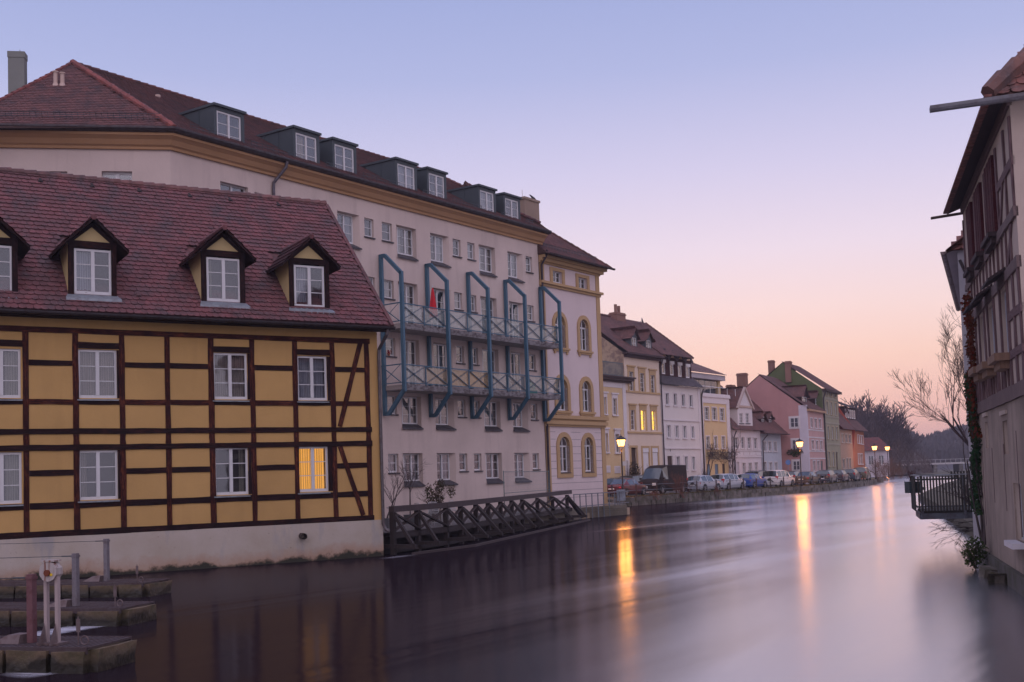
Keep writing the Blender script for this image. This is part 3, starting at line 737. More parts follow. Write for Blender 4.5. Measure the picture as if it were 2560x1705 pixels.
b = MB(); run_profile(b, [(-.44, .56), (-.60, .60), (-.66, .68), (-.66, .76), (-.50, .76), (-.30, .72)], path[:2] + [(WR + .5, 0, 0, -1)], ZC - .06); b.build('gutter', M_gutter, wh)
# roof: eaves, ridge, hips
RB = 7.4; RZ = 21.15; ra = WF.u(182, 169, RB); rb_x = WF.u(1085, 417, RB); EZ = ZC + .66; EO = -.56
corner = (WL + mit.x * .56, mit.y * .56, EZ); left = (pL[0] + n2.x * .56, pL[1] + n2.y * .56, EZ)
pk = Vector((ra, RB, RZ)); e1_ = Vector(corner) - Vector(left); e2_ = pk - Vector(left); nn_ = e1_.cross(e2_)
def hit_local(px_, py_):
    dr_ = ray(px_, py_); dl = Vector((Vector((dr_.x, dr_.y)).dot(WF.d), -Vector((dr_.x, dr_.y)).dot(WF.n), dr_.z)); oo = Vector(toW(Vector((0, 0, EYE)))); t_ = (Vector(left) - oo).dot(nn_) / dl.dot(nn_); return oo + dl * t_
lr = pk + (hit_local(0, 253) - pk) * 1.6; M_t2 = tile((.135, .050, .045), (.045, .03, .035)); M_t2b = plain((.07, .035, .03), .9)
rt = MB(); hipR = (WR + 6.0, EO, EZ)
rt.poly([corner, (WR + .6, EO, EZ), (WR + .6, .2, EZ + .62), (rb_x, RB, RZ), (ra, RB, RZ)])
rt.poly([left, corner, (ra, RB, RZ), tuple(lr)])
rt.poly([(WR + .6, EO, EZ), (WR + .6, 12, EZ), (rb_x, RB, RZ)]); rt.poly([(ra, RB, RZ), (rb_x, RB, RZ), (WR + .6, 15, EZ), (WL, 15, EZ)])
roofw = rt.build('roof', M_t2b, wh)
sl = Vector((0, RB - EO, RZ - EZ)).normalized(); sln = math.hypot(RB - EO, RZ - EZ)
wx0 = min(corner[0], ra) - .2
kl = lambda x, s_: (wx0 + x > corner[0] + (ra - corner[0]) * s_ / sln - .1) and (wx0 + x < (WR + .6) + (rb_x - WR - .6) * max(0, (s_ - .8)) / (sln - .8))
tiled(roofw, (wx0, EO, EZ), (1, 0, 0), sl, WR + 1 - wx0 + 1.2, sln - .1, .19, .20, M_t2, keep=kl, stuffname='roof_tiles')
ux2 = Vector((math.cos(rz2), math.sin(rz2), 0)); mid = Vector(left); up2 = (Vector((ra, RB, RZ)) - Vector(corner)); up2 = (up2 - ux2 * up2.dot(ux2)); l2 = up2.length; up2n = up2.normalized(); wL2 = (Vector(corner) - mid).length
sk = (Vector((ra, RB, RZ)) - mid).dot(ux2); lv = pk - lr; lslope = lv.dot(up2n) / lv.dot(ux2)
tiled(roofw, mid, ux2, up2n, wL2, l2, .19, .20, M_t2, keep=lambda x, s_: x < wL2 + (sk - wL2) * s_ / l2 + .1 and s_ < l2 - max(0, (sk - x)) * lslope, stuffname='roof_tiles')
rd = MB()
def ridge_run(b_, p, q, r=.12, step=.42):
    p, q = Vector(p), Vector(q); L = (q - p).length; d = (q - p) / L; s_ = 0
    while s_ < L - .05:
        b_.tube([p + d * s_ + Vector((0, 0, .02)), p + d * min(L, s_ + step + .03) + Vector((0, 0, .045))], [r * .92, r * 1.08], 7); s_ += step
ridge_run(rd, (ra, RB, RZ), (rb_x, RB, RZ), .09); ridge_run(rd, (rb_x, RB, RZ), (WR + .6, .2, EZ + .62), .09)
rd.build('ridge_tiles', M_t2, roofw)
rd = MB(); ridge_run(rd, corner, (ra, RB, RZ), .14, .40); ridge_run(rd, (ra, RB, RZ), tuple(lr), .08); rd.build('hip_tiles', tile((.21, .055, .045), (.12, .04, .04)), roofw)
# snow guard lattice above the left eave
sg = MB(); nz2 = ux2.cross(up2n)
for hh in (.10, .19, .28): sg.beam(mid + ux2 * .1 + up2n * .75 + nz2 * hh, mid + ux2 * (wL2 - .6) + up2n * .75 + nz2 * hh, .015, .015, nz2)
k = .1
while k < wL2 - .6:
    sg.beam(mid + ux2 * k + up2n * .75, mid + ux2 * k + up2n * .75 + nz2 * .30, .012, .012, ux2); k += .22
sg.build('snow_guard', M_slate, roofw)
# box dormers
DYW = .30; DPOS = []
for i, (xa, xb, ya, yb_) in enumerate(((542.5, 603, 284, 370), (740, 792, 338, 416), (837.5, 885, 366, 442), (994.7, 1037, 414, 484), (1073, 1111, 437, 505), (1201, 1235, 479, 542), (1264, 1296.5, 499, 562))):
    x0, x1, z0, z1 = WF.rect(xa, xb, ya, yb_, DYW); X0, X1 = x0 - .14, x1 + .17; Z0, Z1 = z0 - .10, z1 + .26
    DPOS.append((X0 - .1, X1 + .1))
    yr = lambda z: EO + (z - EZ) / (RZ - EZ) * (RB - EO)
    db = MB(); yb2 = yr(Z1) + .1
    for x in (X0, X1): db.poly([(x, DYW, Z0 - .3), (x, yb2, Z1), (x, DYW, Z1)])
    holed(db, X0, X1, Z0 - .15, Z1, [(x0, x1, z0, z1)], DYW, .10)
    db.add([(X0 - .06, DYW - .10, Z1), (X1 + .06, DYW - .10, Z1), (X1 + .06, yb2, Z1 + .06), (X0 - .06, yb2, Z1 + .06), (X0 - .06, DYW - .10, Z1 - .10), (X1 + .06, DYW - .10, Z1 - .10), (X1 + .06, yb2, Z1 - .04), (X0 - .06, yb2, Z1 - .04)],
           [(0, 1, 2, 3), (4, 5, 1, 0), (4, 0, 3, 7), (1, 5, 6, 2), (7, 6, 5, 4)])
    for xs_ in (1.2, 2.4, 3.4):                                      # standing seams on the cheek
        zz = lambda y: Z1
        y_ = DYW + xs_ * .8
        if y_ < yb2 - .3: db.beam((X0 - .008, y_, EZ + (y_ - EO) * (RZ - EZ) / (RB - EO)), (X0 - .008, y_, zz(y_) - .03), .02, .03, (0, 1, 0))
    dm = db.build('dormer', M_slate, wh)
    window(dm, x0, x1, z0, z1, DYW + .03, 2, 3, .075, .09, .024, sub=False, curt=(curtain((.50, .36, .24)), [(0, .46)]) if i == 1 else ((CR[1], [(0, 1)]) if i % 2 else None))
ends = [WL + 1.0] + [v for d_ in DPOS for v in d_] + [WR - .3]
for a_, c_ in zip(ends[0::2], ends[1::2]):
    if c_ - a_ < .5: continue
    sg = MB(); yy = EO + .55; zz = EZ + .55 * (RZ - EZ) / (RB - EO)
    for hh in (.12, .24): sg.beam((a_, yy, zz + hh), (c_, yy, zz + hh), .018, .02)
    k = a_
    while k < c_: sg.beam((k, yy, zz), (k, yy, zz + .28), .014, .014, (1, 0, 0)); k += .3
    sg.build('snow_guard', M_slate, roofw)
# rooftop chimneys and pipes
cx, cz_ = -20.5, 0
cb = MB(); c0, c1 = WF2.u(20, 200, 3), WF2.u(61, 200, 3); zt_ = WF2.z(40, 128, 3)
for (a0, a1, y0, y1, za, zb) in ((c0, c1, 3, 3.45, 16.6, zt_ - .25), (c0 - .02, c1 + .02, 2.98, 3.47, zt_ - .25, zt_)): cb.box(a0, a1, y0, y1, za, zb)
cb.tube([((c0 + c1) / 2 + .05, 3.4, zt_), ((c0 + c1) / 2 + .05, 3.4, zt_ + .22)], .015, 5)
ch = cb.build('chimney', plaster((.20, .205, .19), .15, .4), wh); ch.location = o2; ch.rotation_euler = (0, 0, rz2)
fl = MB(); fl.box(c0 - .10, c1 + .10, 2.88, 3.6, 16.6, WF2.z(40, 243, 3)); fo = fl.build('chimney_flashing', M_zinc, wh); fo.location = o2; fo.rotation_euler = (0, 0, rz2)
for (px_, py0, py1) in ((139, 184, 213), (156, 187, 213)):
    q_ = hit_local(px_, py1); hh = (py1 - py0) / FPX * 52; pb = MB(); pb.tube([q_ - Vector((0, 0, .5)), q_ + Vector((0, 0, hh))], .085, 10); pb.tube([q_ + Vector((0, 0, hh)), q_ + Vector((0, 0, hh + .05))], .12, 10); pb.tube([q_ - Vector((0, 0, .4)), q_ + Vector((0, 0, .08))], [.25, .10], 10); pb.build('vent_pipe', paint((.50, .36, .30)), wh)
x_, za = WF.at(395, 265, 5.2); zb = WF.z(394, 243, 5.2); pb = MB(); pb.tube([(x_, 5.2, za - .5), (x_, 5.2, zb)], .09, 10); pb.tube([(x_, 5.2, zb - .12), (x_, 5.2, zb - .05)], .13, 10); pb.tube([(x_, 5.2, zb), (x_, 5.2, zb + .10)], .12, 10); pb.build('vent_pipe', paint((.50, .36, .30)), wh)
x0 = WF.u(1302, 520, 3.2); x1 = WF.u(1338, 520, 3.2); zt_ = WF.z(1320, 499, 3.2); cb = MB(); cb.box(x0, x1, 2.9, 4.0, 16.8, zt_ - .14); cb.box(x0 - .06, x1 + .06, 2.84, 4.06, zt_ - .14, zt_); cb.tube([(x0 + .2, 3.2, zt_), (x0 + .2, 3.2, zt_ + .5)], .012, 5); cb.build('chimney', plaster((.30, .22, .17), .2, .3), wh)
# downpipe from the gutter
dp = MB(); dx = WF.u(681, 480); dp.tube([(dx + .35, -.58, ZC + .55), (dx + .33, -.52, ZC + .3), (dx, -.10, ZC - .35), (dx, -.08, ZC - .6), (dx, -.08, 9.0)], .07, 10); dp.build('downpipe', metal((.12, .11, .13)), wh)
dp = MB(); dp.tube([(11.45, -.5, 15.3), (11.45, -.45, 15.0), (11.42, -.12, 14.5), (11.42, -.10, 2.0), (11.42, -.10, 1.2)], .065, 10); dp.build('downpipe', metal((.06, .05, .06)), wh)
# ------------------------------------------------------------------ steel balconies
BL = paint((.045, .115, .175), .5); M_slab = plaster((.33, .30, .29), .25, .5)
@mat('slab_edge')
def slab_edge(t):
    n_ = t.noise(t.pos((2, 2, 4)), 2.0, 6, .7); t.bsdf(t.mixc(t.map(n_, .45, .62), (.20, .185, .19), (.04, .025, .025)), .9, t.bump(n_, .02, .6))
FX = [-1.9, 1.4, 4.66, 7.88, 11.18]; BO = 1.38
for x in FX:
    fb = MB(); wdt = .14; dpt = .17
    pts = [(x, -.13, 5.63), (x, -.42, 5.66), (x, -BO, 6.66), (x, -BO, 12.16), (x, -.42, 13.06), (x, -.13, 13.08), (x, -.13, 5.63)]
    fb.beam(pts[0], (x, -.38, 5.63), wdt, dpt, (0, 0, 1)); fb.beam((x, -.36, 5.60), (x, -BO, 6.70), wdt, dpt, (0, 0, 1)); fb.beam((x, -BO, 6.60), (x, -BO, 12.22), wdt, dpt, (0, 1, 0))
    fb.beam((x, -BO - .02, 12.12), (x, -.36, 13.12), wdt, dpt, (0, 0, 1)); fb.beam((x, -.40, 13.10), (x, -.05, 13.10), wdt, dpt); fb.beam((x, -.13, 5.55), (x, -.13, 13.18), wdt, dpt, (0, 1, 0))
    fb.build('balcony_frame', BL, wh)
M_bglass = None
@mat('balcony_glass')
def bglass(t, c, a):
    g = t.n('ShaderNodeBsdfGlossy', {'Color': (.8, .85, .9, 1), 'Roughness': .12}); tr = t.n('ShaderNodeBsdfTransparent', {'Color': (.80, .85, .86, 1)}); d = t.n('ShaderNodeBsdfDiffuse', {'Color': (*c, 1)})
    n_ = t.noise(t.pos(), 1.3, 4); m1 = t.n('ShaderNodeMixShader', {0: t.map(n_, .3, .7, a * .6, min(1, a * 1.3)), 1: tr.outputs[0], 2: d.outputs[0]}); m2 = t.n('ShaderNodeMixShader', {0: .14, 1: m1.outputs[0], 2: g.outputs[0]}); t.l(m2.outputs[0], t.o.inputs[0])
for lev, (zb, zt_) in enumerate(((6.72, 6.93), (9.58, 9.80))):
    sb = MB(); yo = -BO + .12
    sb.box(FX[0], FX[-1] - .05, yo, -.01, zb, zt_); so = sb.build('balcony_slab', M_slab, wh)
    eb = MB(); eb.box(FX[0] - .03, FX[-1] - .02, yo - .03, yo - .002, zb - .02, zt_ + .03); eb.build('slab_edge', slab_edge(), so)
    rl = MB(); zr = zt_ + .95
    rl.beam((FX[0] - .1, yo - .02, zr), (FX[-1], yo - .02, zr), .05, .05); rl.beam((FX[0] - .1, yo - .02, zt_ + .10), (FX[-1], yo - .02, zt_ + .10), .04, .04)
    for e in (FX[0] - .08, FX[-1]):
        rl.beam((e, yo, zr), (e, -.05, zr), .05, .05); rl.beam((e, yo, zt_ + .1), (e, -.05, zt_ + .1), .04, .04); rl.beam((e, yo, zt_ + .1), (e, -.05, zr), .035, .035); rl.beam((e, yo, zr), (e, -.05, zt_ + .1), .02, .02)
    rail_o = rl.build('railing', BL, wh)
    for a, c in zip(FX, FX[1:]):
        m_ = (a + c) / 2
        for (p, q) in ((a, m_), (m_, c)):
            xb = MB(); xb.beam((p + .03, yo - .03, zr - .03), (q - .03, yo - .03, zt_ + .12), .03, .045, (0, 1, 0)); xb.beam((p + .03, yo - .01, zt_ + .12), (q - .03, yo - .01, zr - .03), .022, .022, (0, 1, 0)); xb.build('cross_brace', paint((.03, .075, .13), .4), rail_o)
        pb = MB(); pb.beam((m_, yo - .02, zt_), (m_, yo - .02, zr), .05, .05, (0, 1, 0)); pb.build('baluster', BL, rail_o)
        for j, (p, q) in enumerate(((a, m_), (m_, c))):
            gm_ = bglass((.22, .27, .30), .14)
            if lev == 0: gm_ = {1: bglass((.34, .23, .12), .8)}.get(FX.index(a), gm_)
            if lev == 0 and FX.index(a) == 0 and j == 1: gm_ = bglass((.34, .25, .16), .6)
            gb_ = MB(); gb_.box(p + .05, q - .05, yo + .02, yo + .028, zt_ + .14, zr - .05); gb_.build('glass_panel', gm_, rail_o)
# things on the balconies
def local_thing(name, label, cat, fac, u_, off, z, group=None): return thing(name, label, cat, fac.world(u_, off, z), fac.rz, group)
um = local_thing('parasol', 'closed red parasol standing on the upper blue balcony', 'parasol', WF, 1.06, -.75, 9.80)
ub = MB(); ub.tube([(0, 0, 0), (0, 0, 2.2)], .02, 8); ub.build('pole', M_frame, um)
ub = MB(); n = 12; prof_ = [(.24, .62), (.22, .9), (.13, 1.5), (.06, 1.95), (.01, 2.12)]; base_ = len(ub.v)
for r_, z in prof_:
    for k in range(n): a = 2 * math.pi * k / n; rr = r_ * (1 if k % 2 else .62); ub.v.append((rr * math.cos(a), rr * math.sin(a), z))
for i in range(len(prof_) - 1):
    for k in range(n): ub.f.append((i * n + k, i * n + (k + 1) % n, (i + 1) * n + (k + 1) % n, (i + 1) * n + k))
ub.build('canopy', paint((.55, .012, .025), .8), um, smooth=False)
ub = MB().lathe([(.22, 0), (.22, .05), (.05, .09)], n=14); ub.build('foot', plain((.2, .2, .2)), um)
def leaf_cloud(b_, c, r, n, size, seed=0, flat=1.0):
    rnd = random.Random(seed)
    for _ in range(n):
        d = Vector((rnd.gauss(0, 1), rnd.gauss(0, 1), rnd.gauss(0, 1))); d.normalize(); p = Vector(c) + Vector((d.x * r[0], d.y * r[1], d.z * r[2])) * rnd.random() ** .45
        a = Vector((rnd.gauss(0, 1), rnd.gauss(0, 1), rnd.gauss(0, 1))).normalized(); e = a.orthogonal().normalized() * size * rnd.uniform(.6, 1.3); a = a * size * rnd.uniform(.6, 1.3)
        b_.add([p - a, p + e * .6, p + a, p - e * .6], [(0, 1, 2, 3)])
@mat('leaf')
def leaf(t, c, c2):
    f = t.noise(t.pos(), 6, 3); cc = t.mixc(t.map(f, .35, .65), c, c2); d = t.n('ShaderNodeBsdfDiffuse', {'Color': cc}); q = t.n('ShaderNodeBsdfTranslucent', {'Color': cc}); mx_ = t.n('ShaderNodeMixShader', {0: .3, 1: d.outputs[0], 2: q.outputs[0]}); t.l(mx_.outputs[0], t.o.inputs[0])
fl = local_thing('potted_flower', 'small pot of bright red flowers on a white house window sill', 'flower pot', WF, -1.42, -.02, T0 + ROW * 2 - .92)
pb = MB().lathe([(.05, 0), (.07, .10), (.075, .10)], n=10); pb.build('pot', plain((.35, .14, .08)), fl); lb = MB(); leaf_cloud(lb, (0, 0, .17), (.16, .08, .12), 90, .045, 3); lb.build('blossom', leaf((.6, .01, .03), (.35, .01, .02)), fl)
bt = local_thing('planter_tub', 'green plastic planter with a drooping cloth on the lower blue balcony', 'planter', WF, 8.7, -1.05, 6.93)
pb = MB(); pb.add([(-.35, -.1, 0), (.35, -.1, 0), (.35, .1, 0), (-.35, .1, 0), (-.4, -.13, .25), (.4, -.13, .25), (.4, .13, .25), (-.4, .13, .25)], [(0, 3, 2, 1), (0, 1, 5, 4), (1, 2, 6, 5), (2, 3, 7, 6), (3, 0, 4, 7), (4, 5, 6, 7)]); pb.build('tub', paint((.02, .30, .22)), bt)
pb = MB()
for i in range(8):
    x0, x1 = -.4 + i * .09, -.31 + i * .09; pb.quad((x0, -.05 + .03 * (i % 2), .25), (x1, -.05 + .03 * ((i + 1) % 2), .25), (x1, -.02 + .03 * ((i + 1) % 2), .82 - .05 * i), (x0, -.02 + .03 * (i % 2), .85 - .05 * i))
pb.build('cloth', paint((.02, .33, .24)), bt)
for i, (u_, z, cc, lab) in enumerate(((.45, 9.80, ((.05, .07, .03), (.10, .09, .05)), 'leafy dark green plant behind glass, left end of the upper balcony'), (6.2, 9.80, ((.30, .22, .12), (.22, .2, .2)), 'dry pale plant on the upper balcony below the third blue frame'), (7.4, 6.93, ((.05, .05, .05), (.09, .07, .07)), 'dark leafless pot plant on the lower balcony beside the bicycle-like clutter'))):
    p_ = local_thing('potted_plant', lab if i < 2 else 'dark pot plant behind the glass of the lower blue balcony', 'potted plant', WF, u_, -.85, z)
    pb = MB().lathe([(.13, 0), (.18, .28), (.19, .28)], n=12); pb.build('pot', plain((.3, .3, .3)), p_); lb = MB(); leaf_cloud(lb, (0, 0, .55), (.4, .22, .32), 160, .05, i + 5); lb.build('foliage', leaf(*cc), p_)
# ------------------------------------------------------------------ pale house at the street corner
ph = fthing('corner_house', 'pale pink corner house with ochre arched window surrounds and a hipped tile roof', 'house', WF)
PP = plaster((.62, .51, .50), .05, .12); M_sur = plaster((.44, .29, .155), .06, .15)
p0, p1 = 11.34, 17.62; zg = .42
arch = []
for nm, zt_, zb in (('u', 11.78, 9.88), ('m', 8.08, 6.22), ('b', 4.72, 2.66)):
    for (x0, x1) in ((12.66, 13.72), (15.26, 16.24)): arch.append((x0, x1, zb, zt_, nm))
tops = [(12.62, 13.60, 13.68, 14.34), (15.33, 16.28, 13.64, 14.30)]
b = MB(); holed(b, p0, p1, zg, 14.9, [a[:4] for a in arch] + tops, 0, .22); b.quad((p1, 0, zg), (p1, 10, zg), (p1, 10, 14.9), (p1, 0, 14.9)); b.build('wall', PP, ph)
def arch_pts(cx, zc, r, n=10): return [(cx + r * math.cos(math.pi - math.pi * k / n), zc + r * math.sin(math.pi - math.pi * k / n)) for k in range(n + 1)]
for (x0, x1, zb, zt_, nm) in arch:
    cx = (x0 + x1) / 2; r_ = (x1 - x0) / 2; zc = zt_ - r_; wd = .27 if nm != 'u' else .24; bot = zb - (.30 if nm == 'b' else 0)
    inn = [(x0, zb)] + arch_pts(cx, zc, r_) + [(x1, zb)]; outp = [(x0 - wd, zb)] + arch_pts(cx, zc, r_ + wd) + [(x1 + wd, zb)]; sb = MB(); n = len(inn)
    for yy in (-.07, .0): sb.v += [(p[0], yy, p[1]) for p in inn] + [(p[0], yy, p[1]) for p in outp]
    for k in range(n - 1): sb.f += [(k, k + 1, n + k + 1, n + k), (n + k, n + k + 1, 3 * n + k + 1, 3 * n + k), (k + 1, k, 2 * n + k, 2 * n + k + 1)]
    sb.f += [(0, n, 3 * n, 2 * n)]
    # reveal of the arch, closing the corners behind the plate
    bk = len(sb.v); sb.v += [(p[0], .22, p[1]) for p in inn]
    for k in range(n - 1): sb.f.append((2 * n + k, 2 * n + k + 1, bk + k + 1, bk + k))
    if nm == 'b': sb.box(x0 - wd, x1 + wd, -.07, 0, bot, zb)
    else: sb.box(x0 - wd - .08, x1 + wd + .08, -.14, 0, zb - .12, zb); sb.box(x0 - wd, x1 + wd, -.09, 0, zb - .22, zb - .12); [sb.box(xx - .07, xx + .07, -.08, 0, zb - .36, zb - .22) for xx in (x0 - wd * .4, x1 + wd * .4)]
    sb.build('window_surround', M_sur, ph)
    wo = window(ph, x0 + .06, x1 - .06, zb + .02, zc, .14, 2, 2, .06, .07, .03, curt=(CR[1], [(0, .4)]) if nm == 'u' else None)
    ab = MB(); ip = arch_pts(cx, zc, r_ - .06); op = arch_pts(cx, zc, r_)
    for k in range(10): ab.add([(ip[k][0], .14, ip[k][1]), (ip[k + 1][0], .14, ip[k + 1][1]), (op[k + 1][0], .14, op[k + 1][1]), (op[k][0], .14, op[k][1])], [(0, 1, 2, 3)])
    ab.box(cx - .035, cx + .035, .13, .18, zc, zt_ - .06); ab.box(x0 + .06, x1 - .06, .14, .18, zc - .02, zc + .03); ab.build('fanlight_frame', M_frame, wo)
    gb_ = MB(); gb_.poly([(p[0], .17, p[1]) for p in ip]); gb_.build('pane', M_glass, wo)
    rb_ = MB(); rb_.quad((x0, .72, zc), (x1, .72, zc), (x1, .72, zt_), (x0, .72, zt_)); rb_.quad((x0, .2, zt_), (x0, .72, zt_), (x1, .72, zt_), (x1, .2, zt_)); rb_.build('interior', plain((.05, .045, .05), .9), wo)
    if nm == 'b': sb = MB(); sb.box(x0, x1, -.10, .14, zb - .05, zb - .002); sb.build('sill', M_sillw, wo)
for (x0, x1, zb, zt_) in tops:
    window(ph, x0 + .02, x1 - .02, zb, zt_, .12, 2, 2, .06, .07); sb = MB(); wd = .26
    sb.box(x0 - wd, x0, -.06, 0, zb - .05, zt_ + wd * .7); sb.box(x1, x1 + wd, -.06, 0, zb - .05, zt_ + wd * .7); sb.box(x0, x1, -.06, 0, zt_, zt_ + wd * .7); sb.build('window_surround', M_sur, ph)
def band(z0, z1, out_): bb = MB(); bb.box(p0 - .05, p1 + out_, -out_, 0, z0, z1); bb.box(p1, p1 + out_, 0, 6, z0, z1); return bb
for (z0, z1, o_) in ((13.32, 13.46, .10), (13.46, 13.60, .22), (5.30, 5.42, .10), (5.42, 5.62, .20), (5.62, 5.74, .12), (5.74, 5.95, .24), (14.62, 14.72, .10), (14.72, 14.90, .26), (14.90, 15.06, .42)): band(z0, z1, o_).build('string_course', M_sur, ph)
for (xa, xb) in ((p0, p0 + .42), (p1 - .36, p1 + .04)):
    bb = MB(); bb.box(xa, xb, -.045, 0, zg, 5.30); bb.box(xa, xb, -.045, 0, 5.95, 13.32); bb.box(xa, xb, -.045, 0, 13.6, 14.62); bb.build('pilaster', M_sur, ph)
z = 1.2; jb = MB()
rects_b = [(a[0] - .3, a[1] + .3) for a in arch if a[4] == 'b']
while z < 5.1:
    segs = [(p0 + .45, p1 - .38)]
    if 2.3 < z < 5.02:
        segs = [(p0 + .45, rects_b[0][0]), (rects_b[0][1], rects_b[1][0]), (rects_b[1][1], p1 - .38)]
    for a, c in segs: jb.box(a, c, -.004, .001, z, z + .025)
    z += .42
jb.build('joint_lines', plain((.24, .20, .21), .95), ph, kind='stuff')
EZ2 = 15.08; eo2 = -.62; apx = ((p0 + p1) / 2 - 3.2, 5.2, 20.2)
pr = MB(); Lx = p0 - .12
pr.poly([(Lx, eo2, EZ2), (p1 + .6, eo2, EZ2), apx]); pr.poly([(p1 + .6, eo2, EZ2), (p1 + .6, 11, EZ2), apx]); pr.poly([(Lx, 11, EZ2), (Lx, eo2, EZ2), apx])
pro = pr.build('roof', M_t2b, ph)
sl2 = Vector((0, apx[1] - eo2, apx[2] - EZ2)); l3 = sl2.length; wdt = p1 + .6 - (p0 - .1)
kk = lambda x, s_: (p0 - .1 + x) < (p1 + .6) + (apx[0] - p1 - .6) * s_ / l3 and (p0 - .1 + x) > p0 - .1
tiled(pro, (p0 - .1, eo2, EZ2), (1, 0, 0), sl2, wdt, l3, .19, .19, M_t2, keep=kk, stuffname='roof_tiles')
rd = MB(); ridge_run(rd, (p1 + .6, eo2, EZ2), apx, .09); rd.build('hip_tiles', M_t2, pro)
gb_ = MB(); gutter(gb_, (p0 + .05, eo2 - .10, EZ2 + .02), (p1 + .75, eo2 - .10, EZ2), .10); gb_.build('gutter', M_gutter, ph)
sg = MB()
for hh in (.08, .18): sg.beam((p0 + .3, eo2 + .5, EZ2 + .5 + hh), (p1 - .3, eo2 + .5, EZ2 + .5 + hh), .02, .02)
k = p0 + .3
while k < p1 - .3: sg.beam((k, eo2 + .5, EZ2 + .3), (k, eo2 + .5, EZ2 + .7), .015, .015, (1, 0, 0)); k += .3
sg.build('snow_guard', M_slate, pro)
lg = MB(); lg.box(13.0, 18.6, -1.0, .2, -1, zg); lg.build('plinth', plaster((.36, .27, .20), .15, .5), ph)
# bird on the chimney
bd = thing('bird', 'small dark bird perched on the white house chimney', 'bird', WF.world(x1 - .1 - 6.0 + 6.0, 3.2, 0) if False else WF.world(WF.u(1331, 495, 3.2), 3.2, WF.z(1331, 499, 3.2) + .01))
bb = MB(); bb.tube([(-.16, 0, .30), (-.08, 0, .22), (0, 0, .13), (.10, 0, .08), (.22, 0, -.02)], [.03, .05, .075, .05, .012], 8); bb.tube([(.0, .02, .09), (.0, .02, 0)], .008, 4); bb.tube([(-.18, 0, .30), (-.23, 0, .29)], [.018, .004], 5); bb.build('body', plain((.03, .028, .03)), bd, smooth=True)
# ------------------------------------------------------------------ timber terrace over the water
B0, B1, B2 = Vector((-4.15, 37.6, 0)), at_dist(1110, 41), at_dist(1424, 61)
M_bw = oldwood((.042, .028, .028)); M_bwl = oldwood((.080, .055, .055)); RZ_ = 1.62; DK = .72
tr = thing('timber_terrace', 'dark weathered timber terrace on piles with crossed braces, built over the water', 'terrace', (B1.x, B1.y, 0))
def TL(p, z): return (p.x - B1.x, p.y - B1.y, z)
b = MB(); inner = [Vector((-7.2, 44.0, 0)), WF.world(-3, -.25, 0), WF.world(11, -.25, 0), WF.world(13.2, -.3, 0)]
b.poly([TL(p, DK) for p in (B0, B1, B2)] + [TL(p, DK) for p in reversed(inner)]); b.poly([TL(p, DK - .12) for p in inner] + [TL(p, DK - .12) for p in (B2, B1, B0)]); b.build('deck', oldwood((.20, .18, .18)), tr)
secs = [(B0, B1, [0.02, .40, .98]), (B1, B2, None)]
d2 = (B2 - B1); L2 = d2.length; d2n = d2 / L2; BF = Facade(B1, d2n)
px = [1110, 1151, 1189, 1220, 1251, 1279, 1305.6, 1343.6, 1381.7, 1418]
us = [BF.u(x, 1265) for x in px]; us[0] = .06
for a, c, hh in ((B0, B1, .20), (B1, B2, .20)):
    rb_ = MB(); rb_.beam(TL(a, RZ_ - .1), TL(c, RZ_ - .1 + (.06 if c is B2 else 0)), .20, hh); rb_.build('top_rail', M_bwl, tr)
    for z, h2, w2 in ((DK - .08, .20, .16), (.16, .14, .16)):
        bb = MB(); bb.beam(TL(a, z), TL(c, z), w2, h2); bb.build('edge_beam', M_bw, tr)
def trestle(p, dr, nn, out_=.95):
    pb = MB(); pb.beam(TL(p, -.8), TL(p, RZ_ - .18), .16, .16, nn); pb.build('post', M_bw, tr)
    sb = MB(); q = p + nn * out_; sb.beam(TL(p + nn * .08, RZ_ - .30), TL(q, .34), .10, .12, dr); sb.build('strut', M_bw, tr)
    ob = MB(); ob.beam(TL(p - nn * .6, .28), TL(q + nn * .12, .28), .14, .13); ob.build('outrigger', M_bw, tr)
def cross(p, q, nn):
    for k, (za, zb, o_) in enumerate(((DK + .05, RZ_ - .25, .02), (RZ_ - .25, DK + .05, .09))):
        cb = MB(); cb.beam(TL(p + nn * o_, za), TL(q + nn * o_, zb), .06, .105, nn); cb.build('cross_brace', M_bw if k else M_bwl, tr)
dA = (B1 - B0).normalized(); nA = Vector((dA.y, -dA.x, 0)); nB = Vector((d2n.y, -d2n.x, 0))
pA = [B0 + (B1 - B0) * f for f in (.02, .46)]
for p in pA: trestle(p, dA, nA, .75)
for p, q in zip(pA, pA[1:] + [B1]): cross(p, q, nA)
pts = [B1 + d2n * u_ for u_ in us]
for p in pts: trestle(p, d2n, nB, .95)
for p, q in zip(pts, pts[1:]): cross(p, q, nB)
sb = MB(); e_ = pts[-1]; sb.beam(TL(e_, RZ_ - .25), TL(e_ + d2n * 1.5 + nB * .5, .2), .16, .18, nB); sb.build('strut', M_bw, tr)
lb = MB(); lb.beam(TL(B1 + nB * 1.1, .03), TL(B2 + nB * 1.0, .03), .12, .10); lb.beam(TL(B0 + nA * .8, .03), TL(B1 + nB * 1.1, .03), .12, .10); lb.build('waler', M_bwl, tr)
fb = MB()
for a, c in ((B0, B1), (B1, B2)):
    for z in (.02, .12): fb.quad(TL(a + Vector((-.3, .3, 0)), -.6), TL(c + Vector((-.3, .3, 0)), -.6), TL(c + Vector((-.3, .3, 0)), .6), TL(a + Vector((-.3, .3, 0)), .6)); break
fb.build('sheeting', plain((.022, .017, .015), .95), tr)
